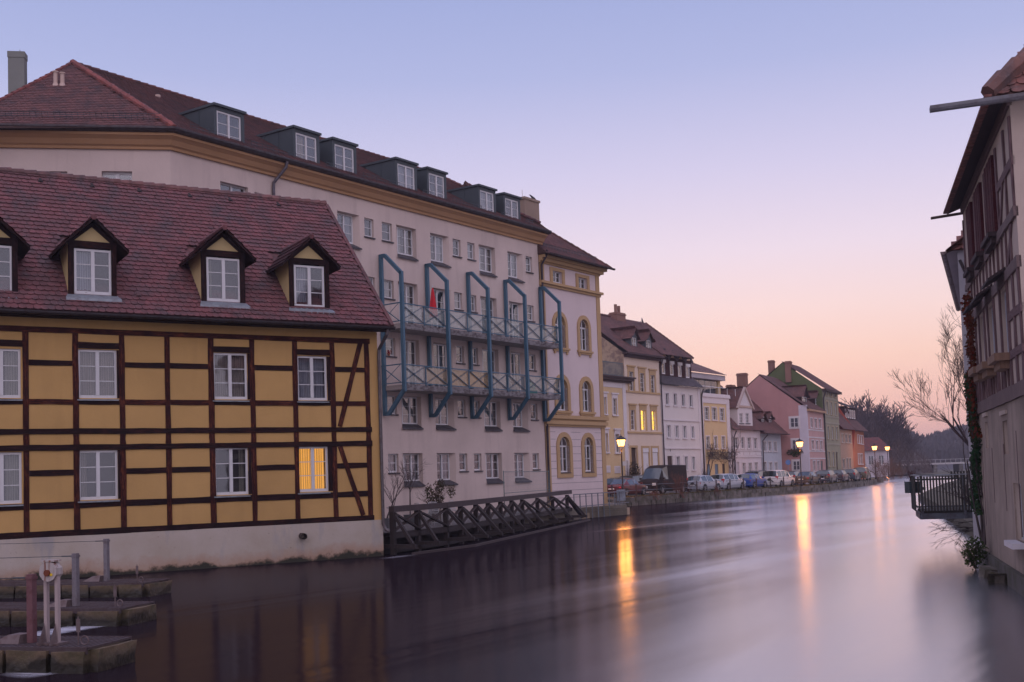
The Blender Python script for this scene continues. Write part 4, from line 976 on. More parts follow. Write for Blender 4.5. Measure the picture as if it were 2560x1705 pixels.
# wire mesh inside the rail
wm = MB()
for a, c in ((B0, B1),):
    L_ = (c - a).length; n = int(L_ / .06)
    for k in range(n): p = a.lerp(c, k / n) + Vector((-.12, .12, 0)); wm.beam(TL(p, DK), TL(p, RZ_ - .2), .005, .005, nA)
    for k in range(14): wm.beam(TL(a + Vector((-.12, .12, 0)), DK + .06 * k), TL(c + Vector((-.12, .12, 0)), DK + .06 * k), .005, .005)
wm.build('wire_mesh', M_zinc, tr, kind='stuff')
# ------------------------------------------------------------------ café furniture
M_alu = metal((.55, .56, .58), .35)
def cafe_chair(label, p, rz):
    t_ = thing('terrace_chair', label, 'chair', (p.x, p.y, DK), rz, 'aluminium chairs on the timber terrace')
    for sx in (-1, 1):
        for sy in (-1, 1):
            lb_ = MB(); lb_.tube([(sx * .24, sy * .22, 0), (sx * .21, sy * .19, .44)], .014, 7); lb_.build('leg', M_alu, t_)
        ab = MB(); ab.tube([(sx * .25, -.22, .44), (sx * .27, -.22, .65), (sx * .27, .16, .66), (sx * .23, .22, .62)], .014, 7); ab.build('armrest', M_alu, t_)
    sb_ = MB()
    for k in range(7): sb_.box(-.22, .22, -.22 + k * .064, -.22 + k * .064 + .05, .43, .45)
    sb_.build('seat', M_alu, t_, kind=None)
    bb_ = MB(); bb_.tube([(-.21, .19, .44), (-.22, .27, .72), (-.15, .29, .86), (.15, .29, .86), (.22, .27, .72), (.21, .19, .44)], .014, 7)
    for k in range(5): y = .20 + .018 * k; bb_.box(-.20, .20, y, y + .008, .50 + k * .07, .545 + k * .07)
    bb_.build('backrest', M_alu, t_); return t_
cpos = [(1056, 43.6, 2.2, 'aluminium terrace chair nearest the dormant sapling, back to the wall'), (1085, 44.3, .4, 'aluminium terrace chair turned toward the river beside the first cross brace'), (1103, 43.0, -.9, 'aluminium terrace chair close behind the corner post of the timber rail'), (1142, 47.0, 1.2, 'lone aluminium chair further along the timber terrace')]
for x, D, rz, lab in cpos: cafe_chair(lab, at_dist(x, D), rz)
def cafe_table(label, p, rad):
    t_ = thing('terrace_table', label, 'table', (p.x, p.y, DK), 0, 'round tables on the timber terrace')
    MB().lathe([(rad - .02, .70), (rad, .715), (rad, .73), (rad - .02, .745)], n=20).build('top', M_alu, t_); MB().tube([(0, 0, .03), (0, 0, .70)], .03, 10).build('column', M_alu, t_)
    fb_ = MB()
    for k in range(4): a = k * math.pi / 2 + .4; fb_.beam((0, 0, .04), (.34 * math.cos(a), .34 * math.sin(a), .02), .04, .03)
    fb_.build('foot', M_alu, t_)
cafe_table('round metal table among the chairs near the terrace corner', at_dist(1072, 45.2), .38); cafe_table('round metal table at the left end of the terrace beside the house', at_dist(988, 43.5), .38)
# ------------------------------------------------------------------ bare saplings, shrub, site fence
def branch_tree(b_, p, d, L, r, depth, rnd, spread=.5, twig=.004, kids=(2, 3), up=.15, seg=3, fall=.72):
    pts_ = [Vector(p)]; rs = [r]; dd = Vector(d).normalized()
    for k in range(seg):
        dd = (dd + Vector((rnd.gauss(0, .10), rnd.gauss(0, .10), rnd.gauss(0, .07) + up * .18))).normalized(); pts_.append(pts_[-1] + dd * (L / seg)); rs.append(max(twig, r * (1 - .42 * (k + 1) / seg)))
    b_.tube(pts_, rs, 6 if r > .03 else (4 if r > .012 else 3), False)
    if depth <= 0: return
    for k in range(rnd.randint(*kids)):
        i = rnd.randint(max(1, seg - 2), seg); a = rnd.uniform(0, 2 * math.pi); o = dd.orthogonal().normalized(); o = Quaternion(dd, a) @ o
        nd = (dd + o * spread * rnd.uniform(.6, 1.3) + Vector((0, 0, up * .4))).normalized()
        branch_tree(b_, pts_[i], nd, L * fall * rnd.uniform(.75, 1.15), max(twig, rs[i] * .72), depth - 1, rnd, spread, twig, kids, up, seg, fall)
@mat('bark')
def bark(t, c):
    n_ = t.noise(t.pos((6, 6, 1.5)), 3, 5, .65); t.bsdf(t.mixc(t.map(n_, .35, .65), dk(c, .5), c), .95, t.bump(n_, .02, .6))
def sapling(label, p, h, lean, seed, trunk_h, spread):
    t_ = thing('sapling', label, 'sapling', (p.x, p.y, DK), 0, 'bare saplings on the terrace'); rnd = random.Random(seed)
    tb = MB(); top = Vector((lean, 0, trunk_h)); tb.tube([(0, 0, 0), (lean * .4, 0, trunk_h * .5), top], [.035, .03, .022], 7); tb.build('trunk', bark((.10, .075, .075)), t_)
    cb = MB()
    for k in range(7): a = k * 2.4; branch_tree(cb, top - Vector((0, 0, .12 * (k % 3))), (math.cos(a) * spread, math.sin(a) * spread, 1), h * .42, .014, 3, rnd, .5, .0035)
    cb.build('crown', bark((.10, .075, .075)), t_)
    MB().lathe([(.24, 0), (.28, .35), (.30, .36)], n=14).build('pot', plain((.10, .10, .11)), t_)
sapling('small bare sapling leaning right, closest to the yellow house', at_dist(958, 42.2), 1.7, .35, 3, .95, .55); sapling('tall thin bare sapling with a straight stem before the white house', at_dist(1023, 46.0), 1.6, .02, 5, 1.5, .6)
sh = thing('shrub', 'brown-leaved shrub in a pot on the timber terrace', 'shrub', at_dist(1090, 47.0, DK)); MB().lathe([(.30, 0), (.36, .45), (.38, .46)], n=14).build('pot', plain((.14, .11, .10)), sh)
rnd = random.Random(11); cb = MB()
for k in range(9): a = k * .7; branch_tree(cb, (0, 0, .4), (math.cos(a) * .55, math.sin(a) * .55, 1), .75, .016, 2, rnd, .5)
cb.build('branches', bark((.09, .06, .05)), sh); cb = MB()
for (c_, r_, n_) in (((-.1, 0, 1.0), (.45, .4, .4), 420), ((.15, 0, 1.5), (.28, .25, .3), 190), ((.62, 0, 1.25), (.22, .2, .3), 130), ((-.35, 0, 1.35), (.2, .2, .25), 90), ((.0, 0, .65), (.5, .4, .25), 220)): leaf_cloud(cb, c_, r_, n_, .045, int(n_))
cb.build('foliage', leaf((.09, .05, .03), (.045, .055, .025)), sh)
fp = [at_dist(1259, 50.0), at_dist(1372, 58.2)]
fe = thing('site_fence', 'leaning mesh site fence panel before the white house wall', 'fence', (fp[0].x, fp[0].y, DK)); v = fp[1] - fp[0]; fb = MB(); z0, z1 = .08, 2.0
for a in (0, 1): fb.tube([(v.x * a, v.y * a, 0), (v.x * a, v.y * a, 2.05)], .02, 7)
for z in (.1, 1.05, 2.0): fb.tube([(0, 0, z), (v.x, v.y, z)], .016, 6)
fb.build('frame', metal((.14, .20, .20)), fe); fb = MB()
n = 60
for k in range(1, n): fb.beam((v.x * k / n, v.y * k / n, .1), (v.x * k / n, v.y * k / n, 2.0), .006, .006, (0, 1, 0))
for k in range(9): fb.beam((0, 0, .1 + .21 * k), (v.x, v.y, .1 + .21 * k), .006, .006)
fb.build('mesh_wires', M_zinc, fe, kind='stuff')
# ------------------------------------------------------------------ steel railing in the water before the corner house, with a sign seen from behind
g0, g1 = at_dist(1432, 62.5), at_dist(1570, 69.0); gr_ = thing('water_railing', 'grey steel bar railing standing in the water before the corner house', 'railing', (g0.x, g0.y, 0)); v = g1 - g0; M_st = metal((.17, .19, .22), .5)
GFp = Facade(g0, v)
for x in (1435, 1450, 1465, 1480, 1495, 1509, 1523, 1537, 1549):
    u_ = GFp.u(x, 1250); d_ = v.normalized(); ub = MB(); ub.beam((d_.x * u_, d_.y * u_, -.9), (d_.x * u_, d_.y * u_, 1.42), .055, .08, (0, 1, 0)); ub.build('upright', M_st, gr_)
for z in (1.40, .72): rb_ = MB(); rb_.beam((0, 0, z), (v.x, v.y, z), .05, .05); rb_.build('rail', M_st, gr_)
wk = thing('landing_step', 'narrow concrete landing step at the foot of the corner house', 'step', (g0.x, g0.y, 0)); sb = MB(); nn = Vector((-.7, .71, 0)); a, c = Vector((0, 0, 0)) + nn * .25, v * .97 + nn * .25
sb.add([(a.x, a.y, -.5), (c.x, c.y, -.5), (c.x + nn.x, c.y + nn.y, -.5), (a.x + nn.x, a.y + nn.y, -.5), (a.x, a.y, .30), (c.x, c.y, .30), (c.x + nn.x, c.y + nn.y, .32), (a.x + nn.x, a.y + nn.y, .32)], [(0, 3, 2, 1), (4, 5, 6, 7), (0, 1, 5, 4), (1, 2, 6, 5), (2, 3, 7, 6), (3, 0, 4, 7)]); sb.build('slab', plaster((.33, .25, .17), .2, .5), wk)
sgn = thing('sign_board', 'blank grey back of a sign board at the right end of the water railing', 'sign', (g1.x - .55, g1.y - .65, 0), GFp.rz); sb = MB(); sb.box(-.62, .62, -.03, .0, .84, 1.52); sb.build('board', metal((.26, .29, .33), .6), sgn)
sb = MB(); [sb.tube([(x, .05, -.6), (x, .05, 1.5)], .025, 7) for x in (-.4, .4)]; sb.build('posts', M_st, sgn, kind='stuff')
# ------------------------------------------------------------------ houses along the quay street
HD = (math.sin(R(36.5)), math.cos(R(36.5))); HF = Facade(at_dist(1613, 105), HD)
H2D = (.47, .883); KF = Facade(at_dist(2024, 130), H2D)
HG = .66
M_slr = tile((.085, .065, .075), (.05, .045, .055)); M_tr = tile((.14, .058, .05), (.06, .035, .035)); M_wf = M_frame
M_room = plain((.05, .045, .05), .9); M_dr = oldwood((.075, .04, .03))
def qw_(host, fac, r, style=0, surround=None, sw=.14, hood=False, litc=None, cols=2, rows=3, curt=None, y=.09, sill=True):
    x0, x1, z0, z1 = r
    wo = window(host, x0, x1, z0, z1, y, cols, rows, .055, .06, .03, litc=litc, curt=curt)
    if surround is not None:
        sb_ = MB(); s_ = sw
        sb_.box(x0 - s_, x0, -.05, 0, z0 - .02, z1 + s_); sb_.box(x1, x1 + s_, -.05, 0, z0 - .02, z1 + s_); sb_.box(x0, x1, -.05, 0, z1, z1 + s_)
        if hood: sb_.box(x0 - s_ - .12, x1 + s_ + .12, -.16, 0, z1 + s_ + .25, z1 + s_ + .38); sb_.box(x0 - s_, x1 + s_, -.07, 0, z1 + s_, z1 + s_ + .25)
        sb_.build('surround', surround, wo)
    if sill: sb_ = MB(); sb_.box(x0 - .16, x1 + .16, -.12, .06, z0 - .10, z0 - .003); sb_.build('sill', surround or M_sillw, wo)
    return wo
def wall_rects(fac, L): return [fac.rect(*r) for r in L]
def grow(r, f=1.0):
    return r
def house_wall(host, u0, u1, z1, depth, m, holes, gable=None, z0=HG - .25):
    b_ = MB(); holed(b_, u0, u1, z0, z1, holes, 0, .12); b_.quad((u0, depth, z0), (u0, 0, z0), (u0, 0, z1), (u0, depth, z1)); b_.quad((u1, 0, z0), (u1, depth, z0), (u1, depth, z1), (u1, 0, z1)); b_.quad((u1, depth, z0), (u0, depth, z0), (u0, depth, z1), (u1, depth, z1))
    return b_.build('wall', m, host)
def course_tiles(host, O, ux, us, width, length, m, tw=.22, row=.24, keep=None): tiled(host, O, ux, us, width, length, tw, row, m, keep=keep, stuffname='roof_tiles')
def slope_roof(host, pts, m_base, m_tile, eave=(0, 1), name='roof', th=.0, keep=None, row=.24):
    """a roof plane from its corner points (first two = eave left, right) covered with tiles"""
    P = [Vector(p) for p in pts]; b_ = MB(); b_.poly(P); o = b_.build(name, m_base, host)
    ux = (P[1] - P[0]); ux.normalize(); nz = ux.cross(P[2] - P[1]).normalized(); us_ = nz.cross(ux).normalized()
    poly = [((p - P[0]).dot(ux), (p - P[0]).dot(us_)) for p in P]; mn = min(p[0] for p in poly); mx_ = max(p[0] for p in poly); my = max(p[1] for p in poly)
    def inside(x, y):
        x = x + mn; y = max(y, .02); c = False; n = len(poly)
        for i in range(n):
            (xa, ya), (xb, yb) = poly[i], poly[(i + 1) % n]
            if (ya > y) != (yb > y) and x < (xb - xa) * (y - ya) / (yb - ya) + xa: c = not c
        return c
    tiled(o, P[0] + ux * mn, ux, us_, mx_ - mn, my, .24, row, m_tile, keep=inside, stuffname='roof_tiles'); return o
def chimney(host, x0, x1, y0, y1, z0, z1, m, pots=0):
    b_ = MB(); b_.box(x0, x1, y0, y1, z0, z1 - .25); b_.box(x0 - .06, x1 + .06, y0 - .06, y1 + .06, z1 - .25, z1 - .12); b_.box(x0, x1, y0, y1, z1 - .12, z1)
    for k in range(pots): xx = x0 + (x1 - x0) * (.33 + .36 * k); b_.tube([(xx, (y0 + y1) / 2, z1), (xx, (y0 + y1) / 2, z1 + .85 - .1 * k)], .16, 9)
    return b_.build('chimney', m, host)
M_chim = plaster((.24, .13, .10), .2, .3)
def tri_dormer(host, fac, wr, off, mwall, mroof, eavez_fn, depth, ov=.22, peak=.75, pedim=None, cols=2):
    """small gabled dormer: wr window rect, off = distance behind the facade, depth how far it runs back into the roof"""
    x0, x1, z0, z1 = wr; X0, X1 = x0 - .16, x1 + .16; zt_ = z1 + .12; xm = (X0 + X1) / 2; za = zt_ + (X1 - X0) * peak * .5
    b_ = MB()
    for x in (X0, X1): b_.quad((x, off, z0 - .4), (x, off + depth, z0 - .4), (x, off + depth, zt_), (x, off, zt_))
    holed(b_, X0, X1, z0 - .4, zt_, [(x0, x1, z0, z1)], off, .08); b_.poly([(X0, off, zt_), (X1, off, zt_), (xm, off, za)])
    d_ = b_.build('dormer', mwall, host)
    window(d_, x0, x1, z0, z1, off + .03, cols, 2, .06, .06, .03, sub=False)
    for sg in (-1, 1):
        ex = X0 - ov if sg < 0 else X1 + ov; ez = zt_ - ov * peak; A = Vector((ex, off - .25, ez)); B_ = Vector((xm, off - .25, za + .06)); C_ = Vector((xm, off + depth + .4, za + .06)); D_ = Vector((ex, off + depth, ez))
        slope_roof(d_, [D_, A, B_, C_] if sg < 0 else [A, D_, C_, B_], M_dr, mroof, name='dormer_roof')
    if pedim is not None: pb_ = MB(); pb_.poly([(X0 + .1, off - .012, zt_ + .03), (X1 - .1, off - .012, zt_ + .03), (xm, off - .012, za - .12)]); pb_.build('pediment', pedim, d_)
    return d_
# --- ochre house with roof terrace
h1 = fthing('ochre_house', 'narrow ochre house with a roof terrace railing behind the nearest street lamp', 'house', HF); u0, u1 = HF.u(1478, 1050), HF.u(1559, 1050); zt1 = HF.z(1535, 955)
r1 = wall_rects(HF, [(1531.6, 1542, 996, 1037.5), (1509, 1516, 993, 1035), (1538, 1548.5, 1085, 1132), (1513, 1520, 1083, 1131)]); vents = wall_rects(HF, [(1536, 1551, 1165, 1183), (1512, 1526, 1164, 1182)])
M_h1 = plaster((.58, .43, .25), .06, .15); M_wt = plaster((.62, .57, .58), .05, .15)
house_wall(h1, u0, u1, zt1, 8, M_h1, r1)
for r in r1: qw_(h1, HF, r, surround=M_wt, sw=.12, cols=2, rows=2, hood=True)
for r in vents:
    vb = MB(); vb.box(r[0], r[1], -.03, 0, r[2], r[3])
    for k in range(5): z = r[2] + (r[3] - r[2]) * (k + .5) / 5; vb.box(r[0] + .06, r[1] - .06, -.06, -.02, z - .03, z + .02)
    vb.build('louvre', M_wt, h1)
b = MB(); xe = HF.u(1574, 950); b.box(u0, xe - .2, -.25, 0, zt1 - .02, zt1 + .15); b.box(u0, xe, -.5, 0, zt1 + .15, zt1 + .36); b.box(u0, xe + .1, -.65, 0, zt1 + .36, zt1 + .5); b.build('cornice', oldwood((.09, .055, .055)), h1)
b = MB(); b.box(u0, u1, -.04, 0, zt1 - .5, zt1 - .02); b.box(u1 - .05, u1 + .5, -.06, 0, HG, zt1 + .1); b.build('white_band', M_wt, h1)
b = MB(); b.box(u0, u1, 0, 8, zt1 + .1, zt1 + .2); b.build('terrace_floor', M_slab, h1)
rl = MB(); za, zb = zt1 + .6, zt1 + 1.75
for z in (za, zb): rl.beam((u0, -.15, z), (u1, -.15, z), .05, .06)
k = u0
while k < u1: rl.beam((k, -.15, zt1 + .45), (k, -.15, zb), .03, .03, (0, 1, 0)); k += .16
rl.build('terrace_railing', paint((.05, .10, .12)), h1)
# --- cream house with ochre surrounds
h2 = fthing('cream_house', 'cream house with ochre window surrounds and two lit windows, beside the ochre house', 'house', HF); a0, a1 = HF.u(1559.5, 1050) + .45, HF.u(1653, 1050); zt2 = HF.z(1605, 893)
up = wall_rects(HF, [(1572, 1583.5, 929, 977), (1599, 1611, 933, 980), (1626, 1637, 938, 983)]); md = wall_rects(HF, [(1576, 1587, 1025, 1075), (1602, 1614, 1025, 1076), (1629, 1640, 1027, 1076)])
gd_ = HF.rect(1578, 1592, 1119, 1190); gd_ = (gd_[0], gd_[1], HG, gd_[3]); sh_ = [HF.rect(1607, 1622, 1120, 1190), HF.rect(1631, 1645, 1120, 1190)]; sh_ = [(r[0], r[1], HG + .5, r[3]) for r in sh_]
M_h2 = plaster((.64, .52, .42), .05, .12); M_oc2 = plaster((.45, .31, .17), .06, .1)
house_wall(h2, a0, a1, zt2, 9, M_h2, up + md + [gd_] + sh_)
for i, r in enumerate(up + md):
    L_ = lit((1.0, .50, .05), 4.0) if i in (4, 5) else None
    wo = qw_(h2, HF, r, surround=M_oc2, sw=.20, hood=True, cols=1, rows=4, litc=L_, sill=False)
    if L_: wo['label'] = 'tall window glowing warm yellow'
for zz in (HF.z(1610, 981), HF.z(1610, 1081)): b = MB(); b.box(a0 + .1, a1 - .05, -.10, 0, zz - .12, zz + .06); b.build('string_course', M_oc2, h2)
b = MB(); b.quad((gd_[0], .12, gd_[2]), (gd_[1], .12, gd_[2]), (gd_[1], .12, gd_[3]), (gd_[0], .12, gd_[3])); b.box(gd_[0] + .1, gd_[1] - .1, .06, .119, gd_[2] + .1, gd_[3] - 1.0); b.build('door', M_dr, h2)
sb = MB(); sb.box(gd_[0] - .2, gd_[0], -.06, 0, HG, gd_[3] + .2); sb.box(gd_[1], gd_[1] + .2, -.06, 0, HG, gd_[3] + .2); sb.box(gd_[0], gd_[1], -.06, 0, gd_[3], gd_[3] + .2); sb.build('door_surround', M_oc2, h2)
for r in sh_:
    sb = MB(); sb.box(r[0] + .02, r[1] - .02, .03, .1, r[2], r[3] - .45); n = 16
    for k in range(n): z = r[2] + (r[3] - .45 - r[2]) * k / n; sb.box(r[0] + .03, r[1] - .03, .015, .03, z, z + (r[3] - .45 - r[2]) / n * .8)
    sb.box(r[0], r[1], -.04, .1, r[3] - .42, r[3]); sb.build('roller_shutter', paint((.62, .60, .62), .6), h2)
    sb = MB(); sb.box(r[0] - .2, r[0], -.06, 0, r[2], r[3] + .2); sb.box(r[1], r[1] + .2, -.06, 0, r[2], r[3] + .2); sb.box(r[0], r[1], -.06, 0, r[3], r[3] + .2); sb.build('surround', M_oc2, h2)
def lettering(host, txt, x, z, size, m, y=-.012):
    cu = bpy.data.curves.new('lettering', 'FONT'); cu.body = txt; cu.size = size; cu.extrude = .004; cu.align_x = 'CENTER'
    tmp = bpy.data.objects.new('tmp', cu); col.objects.link(tmp); dg = bpy.context.evaluated_depsgraph_get(); me = bpy.data.meshes.new_from_object(tmp.evaluated_get(dg)); bpy.data.objects.remove(tmp)
    me.materials.clear(); me.materials.append(m); o = link('house_number', me, host, loc=(x, y, z), rot=(math.pi / 2, 0, 0)); return o
lettering(h2, '2', HF.u(1569.6, 1116), HF.z(1569.6, 1119.5), .55, plain((.05, .05, .06)))
b = MB(); b.box(a0 - .25, a1 + .2, -.62, 0, zt2 + .06, zt2 + .22); b.box(a0, a1, -.3, 0, zt2 - .18, zt2 + .06); b.build('eave', oldwood((.075, .04, .045)), h2)
b = MB(); b.tube([(a1 + .12, -.4, zt2), (a1 + .1, -.12, zt2 - .8), (a1 + .1, -.12, HG)], .06, 8); b.build('downpipe', M_gutter, h2)
# rubble side wall toward the terrace
zr = HF.z(1560, 808, 5); RY2 = 5.4; ez2 = zt2 + .2
b = MB(); b.poly([(a0 - .02, 0, zt1 - .2), (a0 - .02, 0, ez2), (a0 - .02, RY2, zr), (a0 - .02, 10.8, ez2), (a0 - .02, 10.8, zt1 - .2)][::-1])
@mat('rubble')
def rubble(t):
    v_ = t.n('ShaderNodeTexVoronoi', {'Vector': t.pos(), 'Scale': 2.6}, feature='DISTANCE_TO_EDGE').outputs[0]; n_ = t.noise(t.pos(), 2, 6, .65)
    t.bsdf(t.mixc(t.map(n_, .42, .60), (.40, .29, .20), (.22, .15, .12)), .95, t.bump(t.map(n_, .3, .7), .05, .7))
b.build('side_wall', rubble(), h2)
ridge_end = (HF.u(1614, 809, RY2), RY2, HF.z(1614, 809, RY2)); zr = ridge_end[2]
h3r = HF.u(1729, 897, -.3)
slope_roof(h2, [(a0 - .25, -.6, ez2), (a1 + .1, -.6, ez2), (a1 + .1, RY2, zr), (a0 - .25, RY2, zr)], M_t2b, M_tr)
b = MB(); ridge_run(b, (a0 - .25, RY2, zr + .05), (a1 + .1, RY2, zr + .05), .13, .5); b.build('ridge_tiles', M_tr, h2)
for wr in ((1579.5, 1591, 844, 872), (1616, 1627, 851, 879)):
    tri_dormer(h2, HF, HF.rect(*wr, off=.5), .5, plaster((.10, .105, .115), .1, .2), M_tr, None, 3.6, ov=.25, peak=1.1, cols=2)
x0, x1 = HF.u(1540, 795, 5), HF.u(1562, 795, 5); chimney(h2, x0, x1, 4.9, 5.8, zr - .6, HF.z(1550, 784, 5) + .1, M_chim, 2)
dish = MB(); dish.lathe([(.02, 0), (.22, .03), (.38, .10), (.45, .16)], n=16); dish.tube([(0, 0, .0), (0, 0, -.5)], .03, 6); do = dish.build('satellite_dish', metal((.35, .33, .33)), h2); do.location = (HF.u(1604, 803, 4.8), 4.8, HF.z(1604, 803, 4.8)); do.rotation_euler = (R(75), 0, R(35)); do.scale = (.8, .8, .8)
# --- white house with half-timbered dormer storey
h3 = fthing('white_house', 'white house with a dark half-timbered dormer storey and slate skirt roof', 'house', HF); c0, c1 = HF.u(1654, 1050) + .05, HF.u(1752, 1050); zt3 = HF.z(1704, 966)
L3 = [(1664, 1672, 983, 1012.5), (1684, 1692, 984, 1014), (1704, 1712, 986, 1015.5), (1723.5, 1731, 988, 1017), (1668, 1676, 1063, 1094), (1688, 1696, 1064, 1095), (1707.5, 1715.5, 1065, 1095.5), (1728, 1735, 1066, 1096), (1690.5, 1699.5, 1141, 1175), (1711, 1719, 1141, 1175), (1730, 1737, 1142, 1175)]
r3 = wall_rects(HF, L3); d3 = HF.rect(1669.5, 1682, 1140, 1190); d3 = (d3[0], d3[1], HG, d3[3]); M_h3 = plaster((.62, .57, .55), .05, .12)
house_wall(h3, c0, c1, zt3, 9, M_h3, r3 + [d3])
for i, r in enumerate(r3): qw_(h3, HF, r, surround=M_wt, sw=.12, cols=1 if i < 4 else 2, rows=1 if i < 4 else 2, curt=(CR[1], [(0, .7)]) if 3 < i < 8 else None)
b = MB(); b.quad((d3[0], .1, d3[2]), (d3[1], .1, d3[2]), (d3[1], .1, d3[3]), (d3[0], .1, d3[3])); b.build('door', M_dr, h3)
for yy in (1051, 1121): zz = HF.z(1700, yy); b = MB(); b.box(c0 + .3, c1 - .1, -.10, 0, zz - .06, zz + .06); b.build('string_course', M_wt, h3)
lettering(h3, '4', HF.u(1675.5, 1126), HF.z(1675.5, 1130), .5, plain((.08, .08, .09)))
for x in (c0 + .15, c1 - .2): b = MB(); b.box(x - .25, x + .25, -.05, 0, HG, zt3 - .05); b.build('corner_strip', M_wt, h3)
zm = HF.z(1690, 941, .5)
slope_roof(h3, [(c0 - .1, -.45, zt3), (c1 + .15, -.45, zt3), (c1 + .15, .75, zm), (c0 - .1, .75, zm)], M_t2b, M_slr)
zed = HF.z(1690, 893, .2); M_tdk = timber((.035, .012, .012), (.10, .035, .03))
b = MB(); dw = [HF.rect(*q, off=.7) for q in ((1654.5, 1663, 906, 935), (1675, 1684, 910, 938.5), (1695, 1704, 913, 942), (1714.5, 1724, 917, 945))]
holed(b, c0 - .05, HF.u(1728, 920, .7), zm - .2, zed, dw, .7, .1); b.quad((HF.u(1728, 920, .7), .7, zm - .2), (HF.u(1728, 920, .7), 8, zm - .2), (HF.u(1728, 920, .7), 8, zed), (HF.u(1728, 920, .7), .7, zed)); us3 = b.build('dormer_storey', M_tdk, h3)
for i, r in enumerate(dw):
    window(us3, r[0], r[1], r[2], r[3], .72, 1, 1, .10, sub=False, curt=((curtain((.62, .40, .2)), [(0, .8)]) if i == 0 else ((CR[1], [(0, 1)]) if i > 1 else None)))
    b = MB(); b.box(r[0] - .05, r[1] + .05, .60, .70, r[3] - .02, r[3] + .28); b.build('shutter_box', M_frame, us3)
    xm = (r[0] + r[1]) / 2; pb_ = MB(); pb_.poly([(xm - .62, .66, r[3] + .62), (xm + .62, .66, r[3] + .62), (xm, .66, r[3] + 1.35)]); pb_.build('pediment', plaster((.55, .40, .28)), us3)
    for sg in (-1, 1): bb = MB(); bb.beam((xm + sg * .85, .52, r[3] + .42), (xm, .52, r[3] + 1.30), .24, .10, (0, 1, 0)); bb.build('gable_board', M_slr, us3)
hx = HF.u(1729, 897, -.3)
slope_roof(h3, [(a1 + .1, -.35, zed), (hx + .3, -.35, zed), ridge_end, (a1 + .1, RY2, zr)], M_t2b, M_tr)
b = MB(); b.poly([(hx + .3, -.35, zed), (hx + .3, 10, zed), ridge_end]); b.build('roof_end', M_t2b, h3)
b = MB(); ridge_run(b, (hx + .3, -.35, zed), ridge_end, .12, .5); b.build('hip_tiles', M_tr, h3)
sk_ = MB(); rr = [HF.at(1643, 861, 2.5), HF.at(1656, 866, 2.5)]
b = MB(); b.tube([(c1 + .1, -.4, zt3 - .1), (c1 + .08, -.15, zt3 - .9), (c1 + .08, -.12, HG)], .07, 8); b.build('downpipe', M_gutter, h3)
# --- yellow house with glazed penthouse
h4 = fthing('penthouse_house', 'yellow house with a glazed penthouse, flat parapet and climbing vines', 'house', HF); e0, e1 = HF.u(1754, 1050) + .15, HF.u(1824, 1050); zt4 = HF.z(1788, 986)
L4 = [(1761, 1772, 1018, 1049), (1780, 1791, 1019, 1050), (1799.5, 1810, 1021, 1052), (1765.5, 1773.5, 1091, 1121), (1785, 1792.5, 1091, 1121), (1804, 1812, 1091, 1121)]; r4 = wall_rects(HF, L4); M_h4 = plaster((.58, .44, .25), .05, .12)
drs = [HF.rect(1768, 1776, 1160, 1190), HF.rect(1787.5, 1796, 1160, 1190), HF.rect(1806, 1813, 1159, 1190)]; drs = [(r[0], r[1], HG, r[3]) for r in drs]
house_wall(h4, e0, e1, zt4, 9, M_h4, r4 + drs)
for r in r4: qw_(h4, HF, r, surround=M_wt, sw=.10, cols=2, rows=3)
for i, r in enumerate(drs): b = MB(); b.quad((r[0], .08, r[2]), (r[1], .08, r[2]), (r[1], .08, r[3]), (r[0], .08, r[3])); b.box(r[0] + .12, r[1] - .12, .05, .079, r[2] + .3, r[3] - .2); b.build('door', paint((.10, .17, .26)) if i < 2 else M_dr, h4)
zb4 = HF.z(1788, 1009); b = MB(); b.box(e0, e1, -.06, 0, zb4, zt4); b.box(e0, e1 + .1, -.16, 0, zt4 - .35, zt4 - .1); b.box(e0, e1 + .1, -.10, 0, zt4 - .1, zt4 + .05); b.box(e1 - .75, e1, -.05, 0, HG, zb4); b.box(e0, e0 + .25, -.05, 0, HG, zb4); b.build('parapet', M_wt, h4)
b = MB(); b.tube([(e0, -.05, zt4 + .75), (e1 - .8, -.05, zt4 + .75)], .04, 6); [b.tube([(e0 + k * 2, -.05, zt4), (e0 + k * 2, -.05, zt4 + .75)], .03, 6) for k in range(5)]; b.build('parapet_rail', M_frame, h4)
pz0, pz1 = zt4, HF.z(1765, 949, 2.2); pxr = HF.u(1801, 965, 2.2); b = MB(); b.box(e0 - .6, pxr, 2.6, 8, pz0, pz1); b.build('penthouse_core', plain((.10, .12, .13)), h4)
for k in range(6):
    xa = e0 - .4 + (pxr - .6 - e0 + .4) * k / 6; xb = e0 - .4 + (pxr - .6 - e0 + .4) * (k + 1) / 6; b = MB(); b.box(xa + .05, xb - .05, 2.3, 2.32, pz0 + .1, pz1 - .1); b.build('glazing', M_glass, h4)
b = MB(); b.box(pxr - .55, pxr, 2.2, 2.6, pz0, pz1); b.build('pillar', M_h4, h4)
b = MB(); b.box(e0 - .6, pxr + .25, 1.7, 2.7, pz1, pz1 + .55); b.build('fascia', plaster((.42, .38, .40)), h4)
slope_roof(h4, [(e0 - 1.2, 1.5, pz1 + .6), (pxr + .4, 1.5, pz1 + .6), (HF.u(1728, 905, 6), 6, HF.z(1728, 905, 6)), (e0 - 1.2, 6, HF.z(1728, 905, 6))], M_t2b, tile((.24, .14, .13), (.14, .09, .09)))
